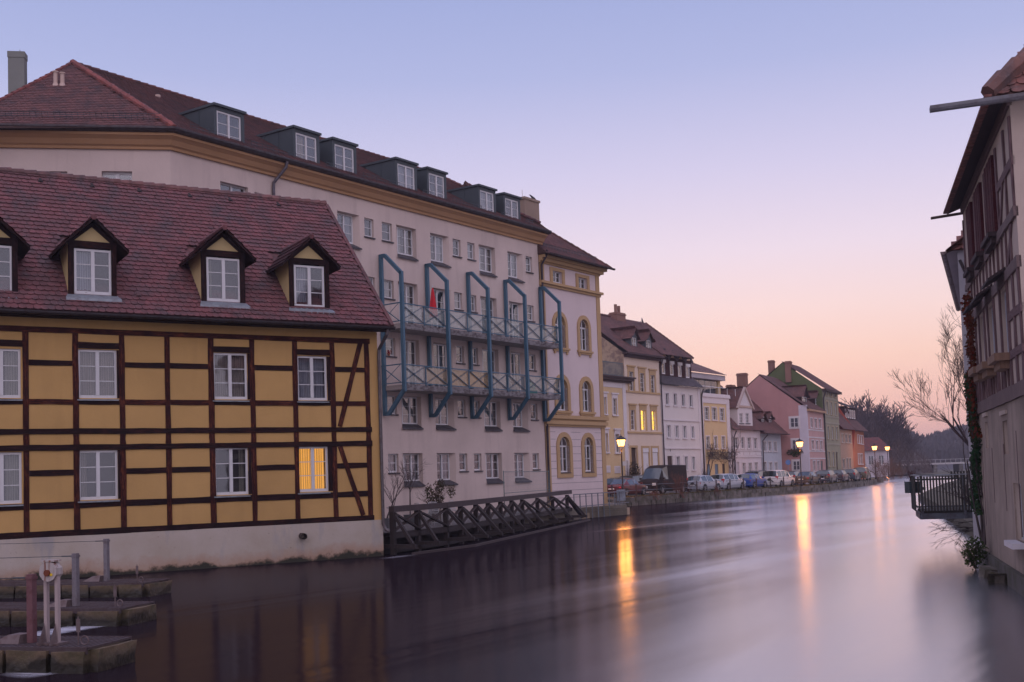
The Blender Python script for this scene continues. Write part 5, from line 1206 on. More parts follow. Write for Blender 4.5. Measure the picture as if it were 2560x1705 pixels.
for i, (xa, xb) in enumerate(((1762, 1790), (1795, 1822))):
    u_0, u_1 = HF.u(xa, 1140), HF.u(xb, 1140); zA, zB = HF.z(1780, 1148), HF.z(1780, 1131); b = MB()
    for z in (zA, zB): b.beam((u_0, -.35, z), (u_1, -.35, z), .04, .04)
    k = u_0
    while k < u_1: b.beam((k, -.35, zA), (k, -.35, zB), .025, .025, (0, 1, 0)); k += .14
    b.build('balcony_grille', M_slate, h4)
vn = fthing('climbing_vine', 'leafless brown vine climbing the yellow penthouse house', 'vine', HF); rnd = random.Random(4); cb = MB()
for x_ in (1757, 1818):
    u_ = HF.u(x_, 1130)
    for k in range(5): branch_tree(cb, (u_ + rnd.uniform(-.2, .2), -.25, HG), (rnd.uniform(-.1, .1), 0, 1), 3.0, .05, 4, rnd, .35, .012, (1, 2), .5)
for (xa, xb) in ((1762, 1790), (1795, 1822)):
    for k in range(26): branch_tree(cb, (HF.u(rnd.uniform(xa, xb), 1140), -.35, HF.z(1780, rnd.uniform(1128, 1148))), (rnd.uniform(-1, 1), -.2, rnd.uniform(-.5, .6)), .6, .02, 2, rnd, .8, .012)
cb.build('stems', bark((.085, .055, .05)), vn)
# --- small gabled house
h5 = fthing('gabled_house', 'pinkish white house with a steep central gable and red roof', 'house', HF); f0, f1 = HF.u(1832, 1110), HF.u(1902, 1110); zt5 = HF.z(1865, 1076)
L5 = [(1836, 1845.5, 1093, 1121), (1852, 1861, 1093.5, 1121.5), (1868, 1877, 1094, 1121.5), (1884, 1892.5, 1095, 1122), (1856, 1864, 1157, 1185), (1871.5, 1879.5, 1157, 1185), (1887, 1894, 1156, 1184)]; r5 = wall_rects(HF, L5); d5 = HF.rect(1837, 1848.5, 1155, 1190); d5 = (d5[0], d5[1], HG, d5[3]); M_h5 = plaster((.62, .55, .57), .05, .12)
house_wall(h5, f0, f1, zt5, 8, M_h5, r5 + [d5])
for r in r5: qw_(h5, HF, r, surround=M_wt, sw=.11, cols=2, rows=3)
b = MB(); b.quad((d5[0], .08, d5[2]), (d5[1], .08, d5[2]), (d5[1], .08, d5[3]), (d5[0], .08, d5[3])); b.build('door', paint((.45, .42, .46)), h5)
for yy in (1126, 1142): zz = HF.z(1865, yy); b = MB(); b.box(f0, f1, -.08, 0, zz - .07, zz + .07); b.build('string_course', M_wt, h5)
for k in range(4): xx = f0 + .9 + k * (f1 - f0 - 1.4) / 3.6; b = MB(); b.box(xx, xx + 1.4, -.03, 0, HF.z(1865, 1138.5), HF.z(1865, 1129)); b.build('panel', M_wt, h5)
gx0, gx1 = HF.u(1843.5, 1040), HF.u(1880, 1040); gz = HF.z(1861, 1017); ga = HF.z(1860, 974); gxm = (gx0 + gx1) / 2
wg = [HF.rect(1848.5, 1856.5, 1033, 1058), HF.rect(1864, 1872, 1033, 1058)]
b = MB(); holed(b, gx0, gx1, zt5 - .05, gz, wg, -.03, .12); b.poly([(gx0, -.03, gz), (gx1, -.03, gz), (gxm, -.03, ga)])
for x in (gx0, gx1): b.quad((x, -.03, zt5 - .05), (x, 4, zt5 - .05), (x, 4, gz), (x, -.03, gz))
b.build('gable', M_wt, h5)
for r in wg: qw_(h5, HF, r, cols=2, rows=3, y=.05)
b = MB(); b.box(gx0 - .1, gx1 + .1, -.15, -.03, gz - .1, gz + .12); b.build('string_course', plaster((.48, .36, .30)), h5)
for sg in (-1, 1): b = MB(); b.beam((gxm + sg * (gx1 - gx0) * .56, -.12, gz - .25), (gxm, -.12, ga + .2), .22, .22, (0, 1, 0)); b.build('verge_board', plaster((.46, .36, .33)), h5)
zr5 = HF.z(1850, 972, 4.5)
for sg in (-1, 1):
    A = (gxm + sg * (gx1 - gx0) * .56, -.1, gz - .2); D_ = (A[0], 4.4, A[2]); B_ = (gxm, -.1, ga + .2); C_ = (gxm, 4.6, ga + .2); slope_roof(h5, [D_, A, B_, C_] if sg < 0 else [A, D_, C_, B_], M_t2b, M_tr)
slope_roof(h5, [(f0 - .5, -.5, zt5), (f1 + .3, -.5, zt5), (f1 + .3, 4.5, zr5), (HF.u(1803, 964, 4.5), 4.5, zr5)], M_t2b, M_tr)
chimney(h5, HF.u(1827, 967, 4.6), HF.u(1838.5, 967, 4.6), 4.6, 5.2, zr5 - .8, HF.z(1832, 962, 4.6), M_chim)
b = MB(); b.tube([(f0 + .1, -.45, zt5 - .1), (f0 + .05, -.15, zt5 - .8), (f0 + .05, -.12, HG)], .07, 8); b.build('downpipe', M_gutter, h5)
# --- small pale blue house
h6 = fthing('pale_blue_house', 'small pale blue house with two dormers, tucked against the pink gable', 'house', HF); g0_, g1_ = HF.u(1904, 1120), HF.u(1953, 1120); zt6 = HF.z(1928, 1085)
L6 = [(1908, 1915, 1104, 1128), (1921, 1927.5, 1104, 1128), (1934.5, 1941, 1104.5, 1128.5), (1909, 1915.5, 1155, 1180), (1923, 1929.5, 1156, 1180), (1937, 1943, 1156, 1180)]; r6 = wall_rects(HF, L6); M_h6 = plaster((.47, .49, .54), .05, .15)
house_wall(h6, g0_, g1_, zt6, 8, M_h6, r6)
for r in r6: qw_(h6, HF, r, surround=M_wt, sw=.1, cols=2, rows=2)
zr6 = HF.z(1880, 985, 4.2)
slope_roof(h6, [(g0_ - .4, -.8, zt6 - .05), (g1_ + .5, -.8, zt6 - .05), (g1_ + .2, 4.4, zr6), (g0_ - .4, 4.4, zr6)], M_t2b, M_tr)
for wr in ((1903, 1911, 1047, 1069), (1921, 1929, 1048, 1069)): tri_dormer(h6, HF, HF.rect(*wr, off=.6), .6, M_tdk, M_tr, None, 2.6, ov=.2, peak=.9, pedim=M_wt)
b = MB(); gutter(b, (g0_ - .4, -.9, zt6), (g1_ + .5, -.9, zt6), .1); b.build('gutter', M_gutter, h6)
b = MB(); b.tube([(g0_ + .1, -.8, zt6 - .1), (g0_, -.2, zt6 - .8), (g0_ - .1, -.14, HG)], .07, 8); b.build('downpipe', M_gutter, h6)
# --- pink house, big gable toward us; green house behind it
def gable_house(name, label, fac, u0, u1, ze, dep, zr_, mw, mside, holes, side_z0=HG - .3, rowm=M_tr, eo_=.35):
    h_ = fthing(name, label, 'house', fac); b_ = MB(); holed(b_, u0, u1, side_z0, ze, holes, 0, .12); b_.quad((u1, 0, side_z0), (u1, dep, side_z0), (u1, dep, ze), (u1, 0, ze)); b_.build('wall', mw, h_)
    b_ = MB(); b_.poly([(u0, dep, side_z0), (u0, 0, side_z0), (u0, 0, ze), (u0, dep / 2, zr_), (u0, dep, ze)]); b_.build('gable_wall', mside, h_)
    slope_roof(h_, [(u0 - .05, -eo_, ze), (u1 + .1, -eo_, ze), (u1 + .1, dep / 2, zr_ + .1), (u0 - .05, dep / 2, zr_ + .1)], M_t2b, rowm); b_ = MB(); b_.quad((u1, dep + .3, ze), (u0 - .05, dep + .3, ze), (u0 - .05, dep / 2, zr_ + .1), (u1, dep / 2, zr_ + .1)); b_.build('roof', M_t2b, h_); return h_
SD = Facade((KF.O.x, KF.O.y), (KF.n.x, KF.n.y))       # plane of the pink gable: local u = toward the river
apu, apz = SD.at(1898.4, 938.7); lu, lz = SD.at(1861, 974); dep7 = -apu * 2; ze7 = SD.z(2012, 1008)
k1 = KF.u(2061, 1100)
L7 = [(2026, 2031.5, 1046, 1069), (2036.5, 2042, 1047, 1070), (2047, 2052.5, 1048, 1071), (2029, 2034.5, 1101, 1123), (2039.5, 2045, 1102, 1124), (2050, 2055.5, 1102, 1124), (2032.5, 2038.5, 1152, 1178), (2043, 2048.5, 1152, 1178)]; r7 = wall_rects(KF, L7); d7 = KF.rect(2052.5, 2058, 1152, 1190); d7 = (d7[0], d7[1], HG, d7[3])
M_pk = plaster((.46, .25, .24), .10, .25); M_pk2 = plaster((.52, .32, .30), .06, .15)
h7 = gable_house('pink_house', 'pink house whose broad bare gable wall faces the camera', KF, 0, k1, KF.z(2042, 1026), dep7, apz, M_pk2, M_pk, r7 + [d7])
for r in r7: qw_(h7, KF, r, surround=M_wt, sw=.12, cols=2, rows=2)
b = MB(); b.quad((d7[0], .08, d7[2]), (d7[1], .08, d7[2]), (d7[1], .08, d7[3]), (d7[0], .08, d7[3])); b.build('door', paint((.04, .09, .10)), h7)
for yy in (1076, 1094, 1128, 1146): zz = KF.z(2042, yy); b = MB(); b.box(.3, k1 - .1, -.05, 0, zz - .07, zz + .07); b.build('string_course', M_wt, h7)
b = MB(); b.box(-.03, .35, -.05, .9, HG, ze7 - .2); b.build('corner_pilaster', plaster((.56, .52, .58)), h7)
b = MB(); b.box(.0, k1 + .1, -.4, 0, KF.z(2042, 1026) - .25, KF.z(2042, 1026) - .02); b.build('eave', plaster((.45, .28, .18)), h7)
for i, (xa, xb, ya, yb) in enumerate(((1976, 1997, 1044, 1069), (1981, 1999, 1099, 1126), (1983, 2001, 1152, 1176))):
    # windows in the gable wall: built in the gable's own plane
    w0, w1, z0, z1 = SD.rect(xa, xb, ya, yb); b = MB(); gy0, gy1 = -w1, -w0
    b.box(-.06, -.01, gy0 - .18, gy1 + .18, z0 - .15, z1 + .18); so = b.build('window_surround', M_wt, h7)
    ww = window(so, -gy1 + .02, -gy0 - .02, z0, z1, -.02, 2, 2, .07, .09, .035, sub=False, room=False)
    for ch in list(so.children): ch.matrix_parent_inverse = Matrix.Identity(4)
    piv = Matrix.Rotation(-math.pi / 2, 4, 'Z') @ Matrix.Translation((0, -.075, 0))
    for ch in list(so.children): ch.matrix_local = piv @ ch.matrix_local
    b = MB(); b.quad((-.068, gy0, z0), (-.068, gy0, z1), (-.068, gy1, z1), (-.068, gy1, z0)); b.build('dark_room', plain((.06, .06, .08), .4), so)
fb_ = thing('flower_box', 'green plants hanging below a window of the pink gable wall', 'flower box', SD.world(SD.u(1988, 1128), -.15, SD.z(1988, 1128)), SD.rz); lb = MB(); leaf_cloud(lb, (0, 0, -.15), (1.0, .2, .5), 260, .12, 8); lb.build('foliage', leaf((.03, .07, .02), (.06, .06, .02)), fb_); MB().box(-.8, .8, -.15, .15, -.05, .2).build('box', M_dr, fb_)
chimney(h7, KF.u(1876, 950, apu * -1) - .4, KF.u(1876, 950, -apu) + .4, -apu + .4, -apu + 1.5, apz - 1.5, KF.z(1876, 932, -apu), M_chim)
for off_, wr in ((.9, (2005, 2017, 992, 1007)), (.7, (2038, 2043, 996, 1012))): tri_dormer(h7, KF, KF.rect(*wr, off=off_), off_, M_tdk, M_tr, None, 3.0, ov=.25, peak=.8)
k2 = KF.u(2098, 1060); S8 = Facade(KF.world(k1 + .05, 0, 0), (KF.n.x, KF.n.y)); ap8u, ap8z = S8.at(1957, 907)
ze8 = KF.z(2078, 977)
L8 = [(2064.5, 2069, 980, 989), (2074.5, 2079, 982, 991), (2084.5, 2089, 984, 993), (2065.5, 2070, 1004, 1035), (2076, 2080.5, 1006, 1037), (2087, 2091.5, 1008, 1039), (2068, 2073, 1066, 1097), (2079, 2083.5, 1067, 1098), (2089.5, 2094, 1068, 1099), (2070.5, 2075, 1130, 1166), (2081.5, 2086, 1130, 1166)]; r8 = [r for r in wall_rects(KF, L8)]; d8 = KF.rect(2091, 2095, 1130, 1190); d8 = (d8[0], d8[1], HG, d8[3])
M_gn = plaster((.115, .135, .06), .12, .35); M_gn2 = plaster((.30, .28, .20), .08, .2)
h8 = gable_house('green_house', 'tall green house with a mossy green gable rising behind the pink one', KF, k1 + .05, k2, ze8, -ap8u * 2, ap8z, M_gn2, M_gn, r8 + [d8])
for r in r8: qw_(h8, KF, r, surround=plaster((.40, .32, .22)), sw=.16, cols=2, rows=2)
b = MB(); b.quad((d8[0], .08, d8[2]), (d8[1], .08, d8[2]), (d8[1], .08, d8[3]), (d8[0], .08, d8[3])); b.build('door', M_dr, h8)
for yy in (998, 1042, 1058, 1110): zz = KF.z(2078, yy); b = MB(); b.box(k1 + .2, k2 - .1, -.06, 0, zz - .1, zz + .1); b.build('string_course', plaster((.34, .31, .24)), h8)
b = MB(); b.box(k1 + .05, k2 + .2, -.5, 0, ze8 - .3, ze8); b.build('eave', M_dr, h8)
b = MB(); b.tube([(k1 + .2, -.4, ze8 - .3), (k1 + .15, -.12, ze8 - 1.2), (k1 + .15, -.12, HG)], .09, 8); b.build('downpipe', M_gutter, h8)
for (xa, xb, yt, o_) in ((1930, 1942, 901, -ap8u + 2.0), (1972, 1985, 903, -ap8u - 1.0)): chimney(h8, KF.u((xa + xb) / 2, 920, o_) - .45, KF.u((xa + xb) / 2, 920, o_) + .35, o_, o_ + .7, ap8z - 2.5, KF.z((xa + xb) / 2, yt, o_), M_chim)
# --- last two of the row
k3 = KF.u(2131, 1100); h9 = fthing('beige_house', 'low beige house with a tiled mansard roof between the green and the red house', 'house', KF); zt9 = KF.z(2112, 1074)
r9 = wall_rects(KF, [(2104, 2109, 1085, 1106), (2113.5, 2118, 1086, 1106), (2122, 2127, 1087, 1107), (2107, 2112, 1148, 1172), (2116, 2120, 1146, 1172), (2123, 2127, 1146, 1172)]); house_wall(h9, k2 + .05, k3, zt9, 8, plaster((.40, .27, .20), .08, .2), r9)
for i, r in enumerate(r9): qw_(h9, KF, r, surround=plaster((.5, .42, .36)), sw=.12, cols=1, rows=2, litc=lit((1, .5, .1), .6) if i == 0 else None)
zm9 = KF.z(2112, 1022, 2.0); slope_roof(h9, [(k2, -.5, zt9), (k3 + .1, -.5, zt9), (k3 + .1, 2.2, zm9), (k2, 2.2, zm9)], M_t2b, M_tr); slope_roof(h9, [(k2, 2.0, zm9), (k3 + .1, 2.0, zm9), (k3 + .1, 5.5, zm9 + 1.6), (k2, 5.5, zm9 + 1.6)], M_t2b, M_tr)
tri_dormer(h9, KF, KF.rect(2112, 2117, 1033, 1056, off=1.0), 1.0, M_tdk, M_tr, None, 2.5)
k4 = KF.u(2160, 1100); h10 = fthing('red_house', 'orange red house with a bright red gable side and a dark dormer band', 'house', KF); zt10 = KF.z(2148, 1078); M_rd = plaster((.40, .09, .06), .08, .2)
r10 = wall_rects(KF, [(2143.5, 2147, 1088, 1108), (2148.5, 2152, 1089, 1109), (2153.5, 2157, 1090, 1110), (2145, 2149, 1135, 1160), (2151, 2156, 1135, 1160)]); house_wall(h10, k3 + .05, k4, zt10, 8, plaster((.40, .16, .09), .08, .2), r10)
for r in r10: qw_(h10, KF, r, surround=M_wt, sw=.10, cols=1, rows=2)
zm10 = KF.z(2140, 1027, 2.0); b = MB(); b.poly([(k3 + .04, 0, zt10 - 3), (k3 + .04, -.4, zt10), (k3 + .04, 1.6, zm10), (k3 + .04, 6, zm10 + 1.2), (k3 + .04, 8, zt10 - 3)][::-1]); b.build('gable_wall', M_rd, h10)
slope_roof(h10, [(k3 + .05, -.6, zt10), (k4 + .2, -.6, zt10), (k4 + .2, .9, zt10 + 1.6), (k3 + .05, .9, zt10 + 1.6)], M_t2b, M_tr); slope_roof(h10, [(k3 - .1, .6, zm10), (k4 + .2, .6, zm10), (k4 + .2, 5.5, zm10 + 2.2), (k3 - .1, 5.5, zm10 + 2.2)], M_t2b, M_slr)
b = MB(); b.box(k3 + .1, k4, .9, 1.4, zt10 + 1.4, zm10); db = b.build('dormer_band', M_tdk, h10)
for k in range(5): xx = k3 + .6 + k * (k4 - k3 - 1) / 5; window(db, xx, xx + .9, zt10 + 1.8, zm10 - .3, .86, 1, 2, .1, sub=False, room=False)
# --- white building closing the view
h11 = thing('far_building', 'low white building with a dark red roof at the far bend of the street', 'house', at_dist(2165, 185), R(8)); b = MB(); X1 = 4.2
holed(b, 0, X1, HG, 5.0, [(.6 + 1.8 * k, 1.5 + 1.8 * k, 2.7, 4.2) for k in range(2)], 0, .1); b.quad((X1, 0, HG), (X1, 8, HG), (X1, 8, 5.0), (X1, 0, 5.0)); b.build('wall', plaster((.50, .46, .50)), h11)
for k in range(2): window(h11, .6 + 1.8 * k, 1.5 + 1.8 * k, 2.7, 4.2, .05, 2, 2)
slope_roof(h11, [(-.5, -.5, 5.0), (X1 + .4, -.5, 5.0), (X1 + .4, 4, 7.2), (-.5, 4, 7.2)], M_t2b, tile((.17, .04, .035)))
# ------------------------------------------------------------------ cars
M_tyre = plain((.015, .015, .016), .85); M_rim = metal((.35, .35, .37), .35); M_cg = None
@mat('car_glass')
def car_glass(t):
    fr_ = t.n('ShaderNodeLayerWeight', {'Blend': .35}).outputs['Facing']; g = t.n('ShaderNodeBsdfGlossy', {'Color': (.9, .95, 1, 1), 'Roughness': .04}); d = t.n('ShaderNodeBsdfDiffuse', {'Color': (.02, .028, .03, 1)}); mx_ = t.n('ShaderNodeMixShader', {0: t.map(fr_, .2, 1, .10, .55), 1: d.outputs[0], 2: g.outputs[0]}); t.l(mx_.outputs[0], t.o.inputs[0])
M_cg = car_glass(); M_red = plain((.45, .012, .015), .25); M_hl = plain((.75, .75, .72), .15); M_trim = plain((.02, .02, .022), .6)
# profile stations from tail to nose: (x, sill, belt, roof, half width belt, half width roof, glass_to_next ('', 's' side glass, 'r' rear/front screen))
KINDS = {
 'sedan': (4.5, 1.74, 1.42, [(-2.25, .35, .78, .80, .70, .60, ''), (-2.12, .22, .92, .95, .80, .64, ''), (-1.45, .2, .95, .98, .85, .64, 'r'), (-.85, .2, .94, 1.38, .86, .60, 's'), (-.05, .2, .93, 1.42, .87, .62, ''), (.02, .2, .93, 1.42, .87, .62, 's'), (.62, .2, .92, 1.36, .87, .60, 'r'), (1.22, .2, .93, .96, .85, .66, ''), (2.0, .22, .80, .83, .80, .60, ''), (2.25, .35, .62, .64, .66, .50, '')]),
 'hatch': (3.9, 1.68, 1.45, [(-1.95, .35, .85, .88, .74, .60, ''), (-1.90, .22, .95, .99, .80, .64, 'r'), (-1.55, .2, .96, 1.38, .83, .60, 's'), (-.70, .2, .95, 1.45, .84, .60, ''), (-.62, .2, .95, 1.45, .84, .60, 's'), (.35, .2, .93, 1.40, .84, .59, 'r'), (1.05, .2, .93, .97, .82, .64, ''), (1.75, .22, .80, .83, .78, .58, ''), (1.95, .35, .60, .62, .64, .48, '')]),
 'wagon': (4.4, 1.76, 1.50, [(-2.2, .35, .90, .92, .74, .62, ''), (-2.15, .22, .98, 1.02, .82, .66, 'r'), (-1.85, .2, .98, 1.42, .85, .62, 's'), (-.95, .2, .97, 1.50, .86, .63, ''), (-.87, .2, .97, 1.50, .86, .63, 's'), (-.05, .2, .96, 1.50, .86, .63, ''), (.03, .2, .96, 1.50, .86, .63, 's'), (.70, .2, .95, 1.43, .86, .61, 'r'), (1.30, .2, .95, .99, .84, .66, ''), (1.98, .22, .82, .85, .80, .60, ''), (2.2, .35, .62, .64, .66, .50, '')]),
 'mpv': (4.45, 1.78, 1.66, [(-2.22, .35, .95, .97, .78, .70, ''), (-2.18, .22, 1.02, 1.05, .86, .72, 'r'), (-2.02, .2, 1.02, 1.60, .87, .70, 's'), (-1.10, .2, 1.01, 1.66, .88, .70, ''), (-1.02, .2, 1.01, 1.66, .88, .70, 's'), (-.15, .2, 1.0, 1.66, .88, .70, ''), (-.07, .2, 1.0, 1.66, .88, .70, 's'), (.72, .2, .99, 1.56, .88, .67, 'r'), (1.35, .2, .99, 1.03, .86, .70, ''), (2.0, .22, .84, .87, .82, .62, ''), (2.22, .35, .62, .64, .68, .52, '')]),
 'van': (5.3, 2.0, 2.42, [(-2.65, .40, 1.3, 2.30, .92, .86, ''), (-2.60, .28, 1.3, 2.40, .98, .88, ''), (.55, .25, 1.28, 2.42, 1.0, .88, ''), (.62, .25, 1.26, 2.40, 1.0, .86, 's'), (1.35, .25, 1.24, 2.18, 1.0, .80, 'r'), (1.98, .25, 1.22, 1.30, .98, .84, ''), (2.52, .27, 1.02, 1.06, .95, .74, ''), (2.65, .40, .70, .74, .84, .66, '')]),
}
WHEELS = {}
def wheel_pair():
    if not WHEELS:
        b_ = MB(); n = 20
        for (r0, y0) in (): pass
        prof_ = [(.20, -.10), (.29, -.10), (.315, -.06), (.315, .06), (.29, .10), (.20, .10)]
        for k in range(n):
            a = 2 * math.pi * k / n
            for r_, y_ in prof_: b_.v.append((r_ * math.cos(a), y_, r_ * math.sin(a)))
        m_ = len(prof_)
        for k in range(n):
            for j in range(m_ - 1): b_.f.append((k * m_ + j, ((k + 1) % n) * m_ + j, ((k + 1) % n) * m_ + j + 1, k * m_ + j + 1))
        t_ = b_.mesh('tyre'); t_.materials.append(M_tyre); WHEELS['tyre'] = t_
        b_ = MB()
        for y_ in (-.09, .09):
            b_.poly([(.20 * math.cos(2 * math.pi * k / n), y_ * .6, .20 * math.sin(2 * math.pi * k / n)) for k in (range(n) if y_ > 0 else reversed(range(n)))])
            for k in range(5): a = 2 * math.pi * k / 5; b_.beam((.03 * math.cos(a), y_, .03 * math.sin(a)), (.205 * math.cos(a), y_, .205 * math.sin(a)), .06, .03, (0, 1, 0))
        t_ = b_.mesh('rim'); t_.materials.append(M_rim); WHEELS['rim'] = t_
    return WHEELS
def make_car(kind, colr, label, p, heading, group='cars parked along the quay', rails=False):
    L, W_, H_, S = KINDS[kind]; t_ = thing('van' if kind == 'van' else 'parked_car', label, 'van' if kind == 'van' else 'car', (p.x, p.y, QZ), heading, group)
    mp = carpaint(colr, 1 if kind == 'van' else 0); body = MB(); side_w = []; screens = []
    def ring(s_):
        x, sl_, be, ro, wb, wr, _ = s_; sh_ = (sl_ + be) / 2
        return [(x, wb * .90, sl_), (x, wb * .985, sl_ + .10), (x, wb + .015, sh_), (x, wb, be - .06), (x, wb * .975, be), (x, wr + .015, ro - .045), (x, wr - .05, ro - .005), (x, wr * .5, ro + .025), (x, 0, ro + .035)]
    rings = [ring(s_) for s_ in S]; n = 9
    for sg in (1, -1):
        b0 = len(body.v)
        for r_ in rings: body.v += [(v_[0], v_[1] * sg, v_[2]) for v_ in r_]
        for i in range(len(S) - 1):
            g = S[i][6]
            for k in range(n - 1):
                q = (b0 + i * n + k, b0 + (i + 1) * n + k, b0 + (i + 1) * n + k + 1, b0 + i * n + k + 1); q = q if sg < 0 else q[::-1]
                if g == 's' and k == 4: side_w.append((sg, i)); continue
                if g == 'r' and k >= 5: screens.append((sg, i, k)); continue
                body.f.append(q)
        for e in (0, len(S) - 1): body.f.append(tuple(b0 + e * n + k for k in range(n)))
    bo = body.build('body', mp, t_, smooth=True); bo.data.set_sharp_from_angle(angle=R(38))
    for sg, i in side_w:
        gb_ = MB(); a, c = rings[i], rings[i + 1]; gb_.quad(*[(v_[0], v_[1] * sg * .995, v_[2]) for v_ in (a[4], c[4], c[5], a[5])]); gb_.build('side_window', M_cg, t_)
    for i in sorted({q[1] for q in screens}):
        gb_ = MB()
        for sg in (1, -1):
            for k in range(5, n - 1): gb_.quad(*[(v_[0], v_[1] * sg, v_[2] - .004) for v_ in (rings[i][k], rings[i + 1][k], rings[i + 1][k + 1], rings[i][k + 1])])
        gb_.build('rear_window' if S[i][0] < 0 else 'windscreen', M_cg, t_)
    ax = L * .295; wy = S[len(S) // 2][4]; sc_ = 1.15 if kind == 'van' else 1.0
    for x in (-ax - (.05 if kind != 'van' else .2), ax + (.05 if kind != 'van' else .12)):
        for sg in (1, -1):
            wo = link('wheel', wheel_pair()['tyre'], t_, loc=(x, sg * (wy - .07), .315 * sc_), scale=(sc_, 1, sc_)); link('rim', WHEELS['rim'], wo)
            ab = MB(); m_ = 14; pts_ = [(x + .40 * sc_ * math.cos(a), sg * (wy + .018), .315 * sc_ + .40 * sc_ * math.sin(a)) for a in [math.pi * 1.04 - math.pi * 1.08 * k / m_ for k in range(m_ + 1)]]; ab.poly(pts_); ab.build('wheel_well_shade', M_trim, t_)  # flat black disc stands in for the shaded hollow behind the wheel
    x0, x1 = S[0][0], S[-1][0]; wt = S[1][4]; zt_ = S[1][2]
    for sg in (1, -1):
        lb_ = MB(); hgt = .55 if kind in ('mpv', 'wagon') else .2; y0, y1 = sg * (wt - .22), sg * (wt + .005); lb_.box(x0 - .02 + .03, x0 + .22, min(y0, y1), max(y0, y1) + .0, zt_ - .22, zt_ - .22 + hgt * (.55 if kind != 'van' else 1)); lb_.build('tail_light', M_red, t_)
        hb = MB(); wn_ = S[-2][4]; y0, y1 = sg * (wn_ - .34), sg * (wn_ - .02); xx = S[-2][0]; hb.box(xx - .06, xx + .17, min(y0, y1), max(y0, y1), S[-2][2] - .24, S[-2][2] - .04); hb.build('headlight', M_hl, t_)
        mb_ = MB(); si = [i for i in range(len(S)) if S[i][6] == 'r'][-1]; xm = S[si][0] + .25; mb_.box(xm - .09, xm + .09, min(sg * (wy + .02), sg * (wy + .2)), max(sg * (wy + .02), sg * (wy + .2)), S[si][2] + .02, S[si][2] + .17); mb_.build('wing_mirror', mp, t_)
        for i in range(len(S)):
            if S[i][6] == 's': db = MB(); xx = S[i][0]; db.box(xx + .1, xx + .25, min(sg * (wy - .01), sg * (wy + .035)), max(sg * (wy - .01), sg * (wy + .035)), S[i][2] - .16, S[i][2] - .12); db.build('door_handle', M_trim, t_)
    for (e, nm) in ((x0 - .015, 'rear_bumper'), (x1 - .02, 'front_bumper')): bb_ = MB(); bb_.box(e, e + .05, -.72, .72, .30, .52); bb_.build(nm, M_trim if kind == 'van' else mp, t_)
    pb_ = MB(); pb_.box(x0 - .03, x0 - .018, -.26, .26, .55 if kind != 'sedan' else .6, .66 if kind != 'sedan' else .71); pb_.build('number_plate', plain((.6, .6, .6)), t_)
    gb_ = MB(); gb_.box(x1 - .03, x1 + .01, -.45, .45, .55, .62); gb_.build('grille', M_trim, t_)
    if rails:
        for sg in (1, -1): rb_ = MB(); rb_.tube([(-1.6, sg * .58, H_ + .0), (-1.5, sg * .58, H_ + .07), (.4, sg * .58, H_ + .06), (.55, sg * .58, H_ - .02)], .02, 6); rb_.build('roof_rail', M_trim, t_)
    return t_
def car_at(kind, colr, label, px_, D, flip=False, dh=0, **k):
    D += 2.6 if k.get('group') is None else 1.6
    p = at_dist(px_, D); seg = min(range(len(QUAY) - 1), key=lambda i: abs((QUAY[i].y + QUAY[i + 1].y) / 2 + 2 - D)); d = QUAY[seg + 1] - QUAY[seg]; return make_car(kind, colr, label, p, math.atan2(d.y, d.x) + (math.pi if flip else 0) + dh, **k)
# river row, left to right
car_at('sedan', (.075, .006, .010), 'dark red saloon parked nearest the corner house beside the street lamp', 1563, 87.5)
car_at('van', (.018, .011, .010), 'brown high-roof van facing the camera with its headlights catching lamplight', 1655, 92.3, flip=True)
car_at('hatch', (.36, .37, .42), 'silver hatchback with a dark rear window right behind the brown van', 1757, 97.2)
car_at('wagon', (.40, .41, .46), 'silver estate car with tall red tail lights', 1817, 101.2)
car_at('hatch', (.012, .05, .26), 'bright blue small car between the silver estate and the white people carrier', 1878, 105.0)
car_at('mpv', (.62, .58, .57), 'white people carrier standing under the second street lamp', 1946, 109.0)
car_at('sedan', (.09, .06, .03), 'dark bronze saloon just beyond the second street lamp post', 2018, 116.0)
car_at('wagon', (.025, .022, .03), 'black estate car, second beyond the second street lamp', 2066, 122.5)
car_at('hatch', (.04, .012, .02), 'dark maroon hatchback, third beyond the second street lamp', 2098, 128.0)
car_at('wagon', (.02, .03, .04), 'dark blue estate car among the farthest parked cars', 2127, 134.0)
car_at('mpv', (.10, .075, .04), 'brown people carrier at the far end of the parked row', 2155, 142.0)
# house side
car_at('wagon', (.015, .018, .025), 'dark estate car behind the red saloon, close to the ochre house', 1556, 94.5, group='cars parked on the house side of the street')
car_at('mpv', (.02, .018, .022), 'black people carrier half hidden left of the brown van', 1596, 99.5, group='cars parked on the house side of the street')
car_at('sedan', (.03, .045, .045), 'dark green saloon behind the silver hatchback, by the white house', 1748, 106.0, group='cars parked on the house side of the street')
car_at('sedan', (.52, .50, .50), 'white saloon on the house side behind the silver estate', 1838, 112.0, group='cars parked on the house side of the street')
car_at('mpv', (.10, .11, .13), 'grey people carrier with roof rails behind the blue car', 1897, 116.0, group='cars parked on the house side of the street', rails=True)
car_at('wagon', (.03, .025, .03), 'dark estate car with a red tail light before the pink gable wall', 1981, 122.5, group='cars parked on the house side of the street')
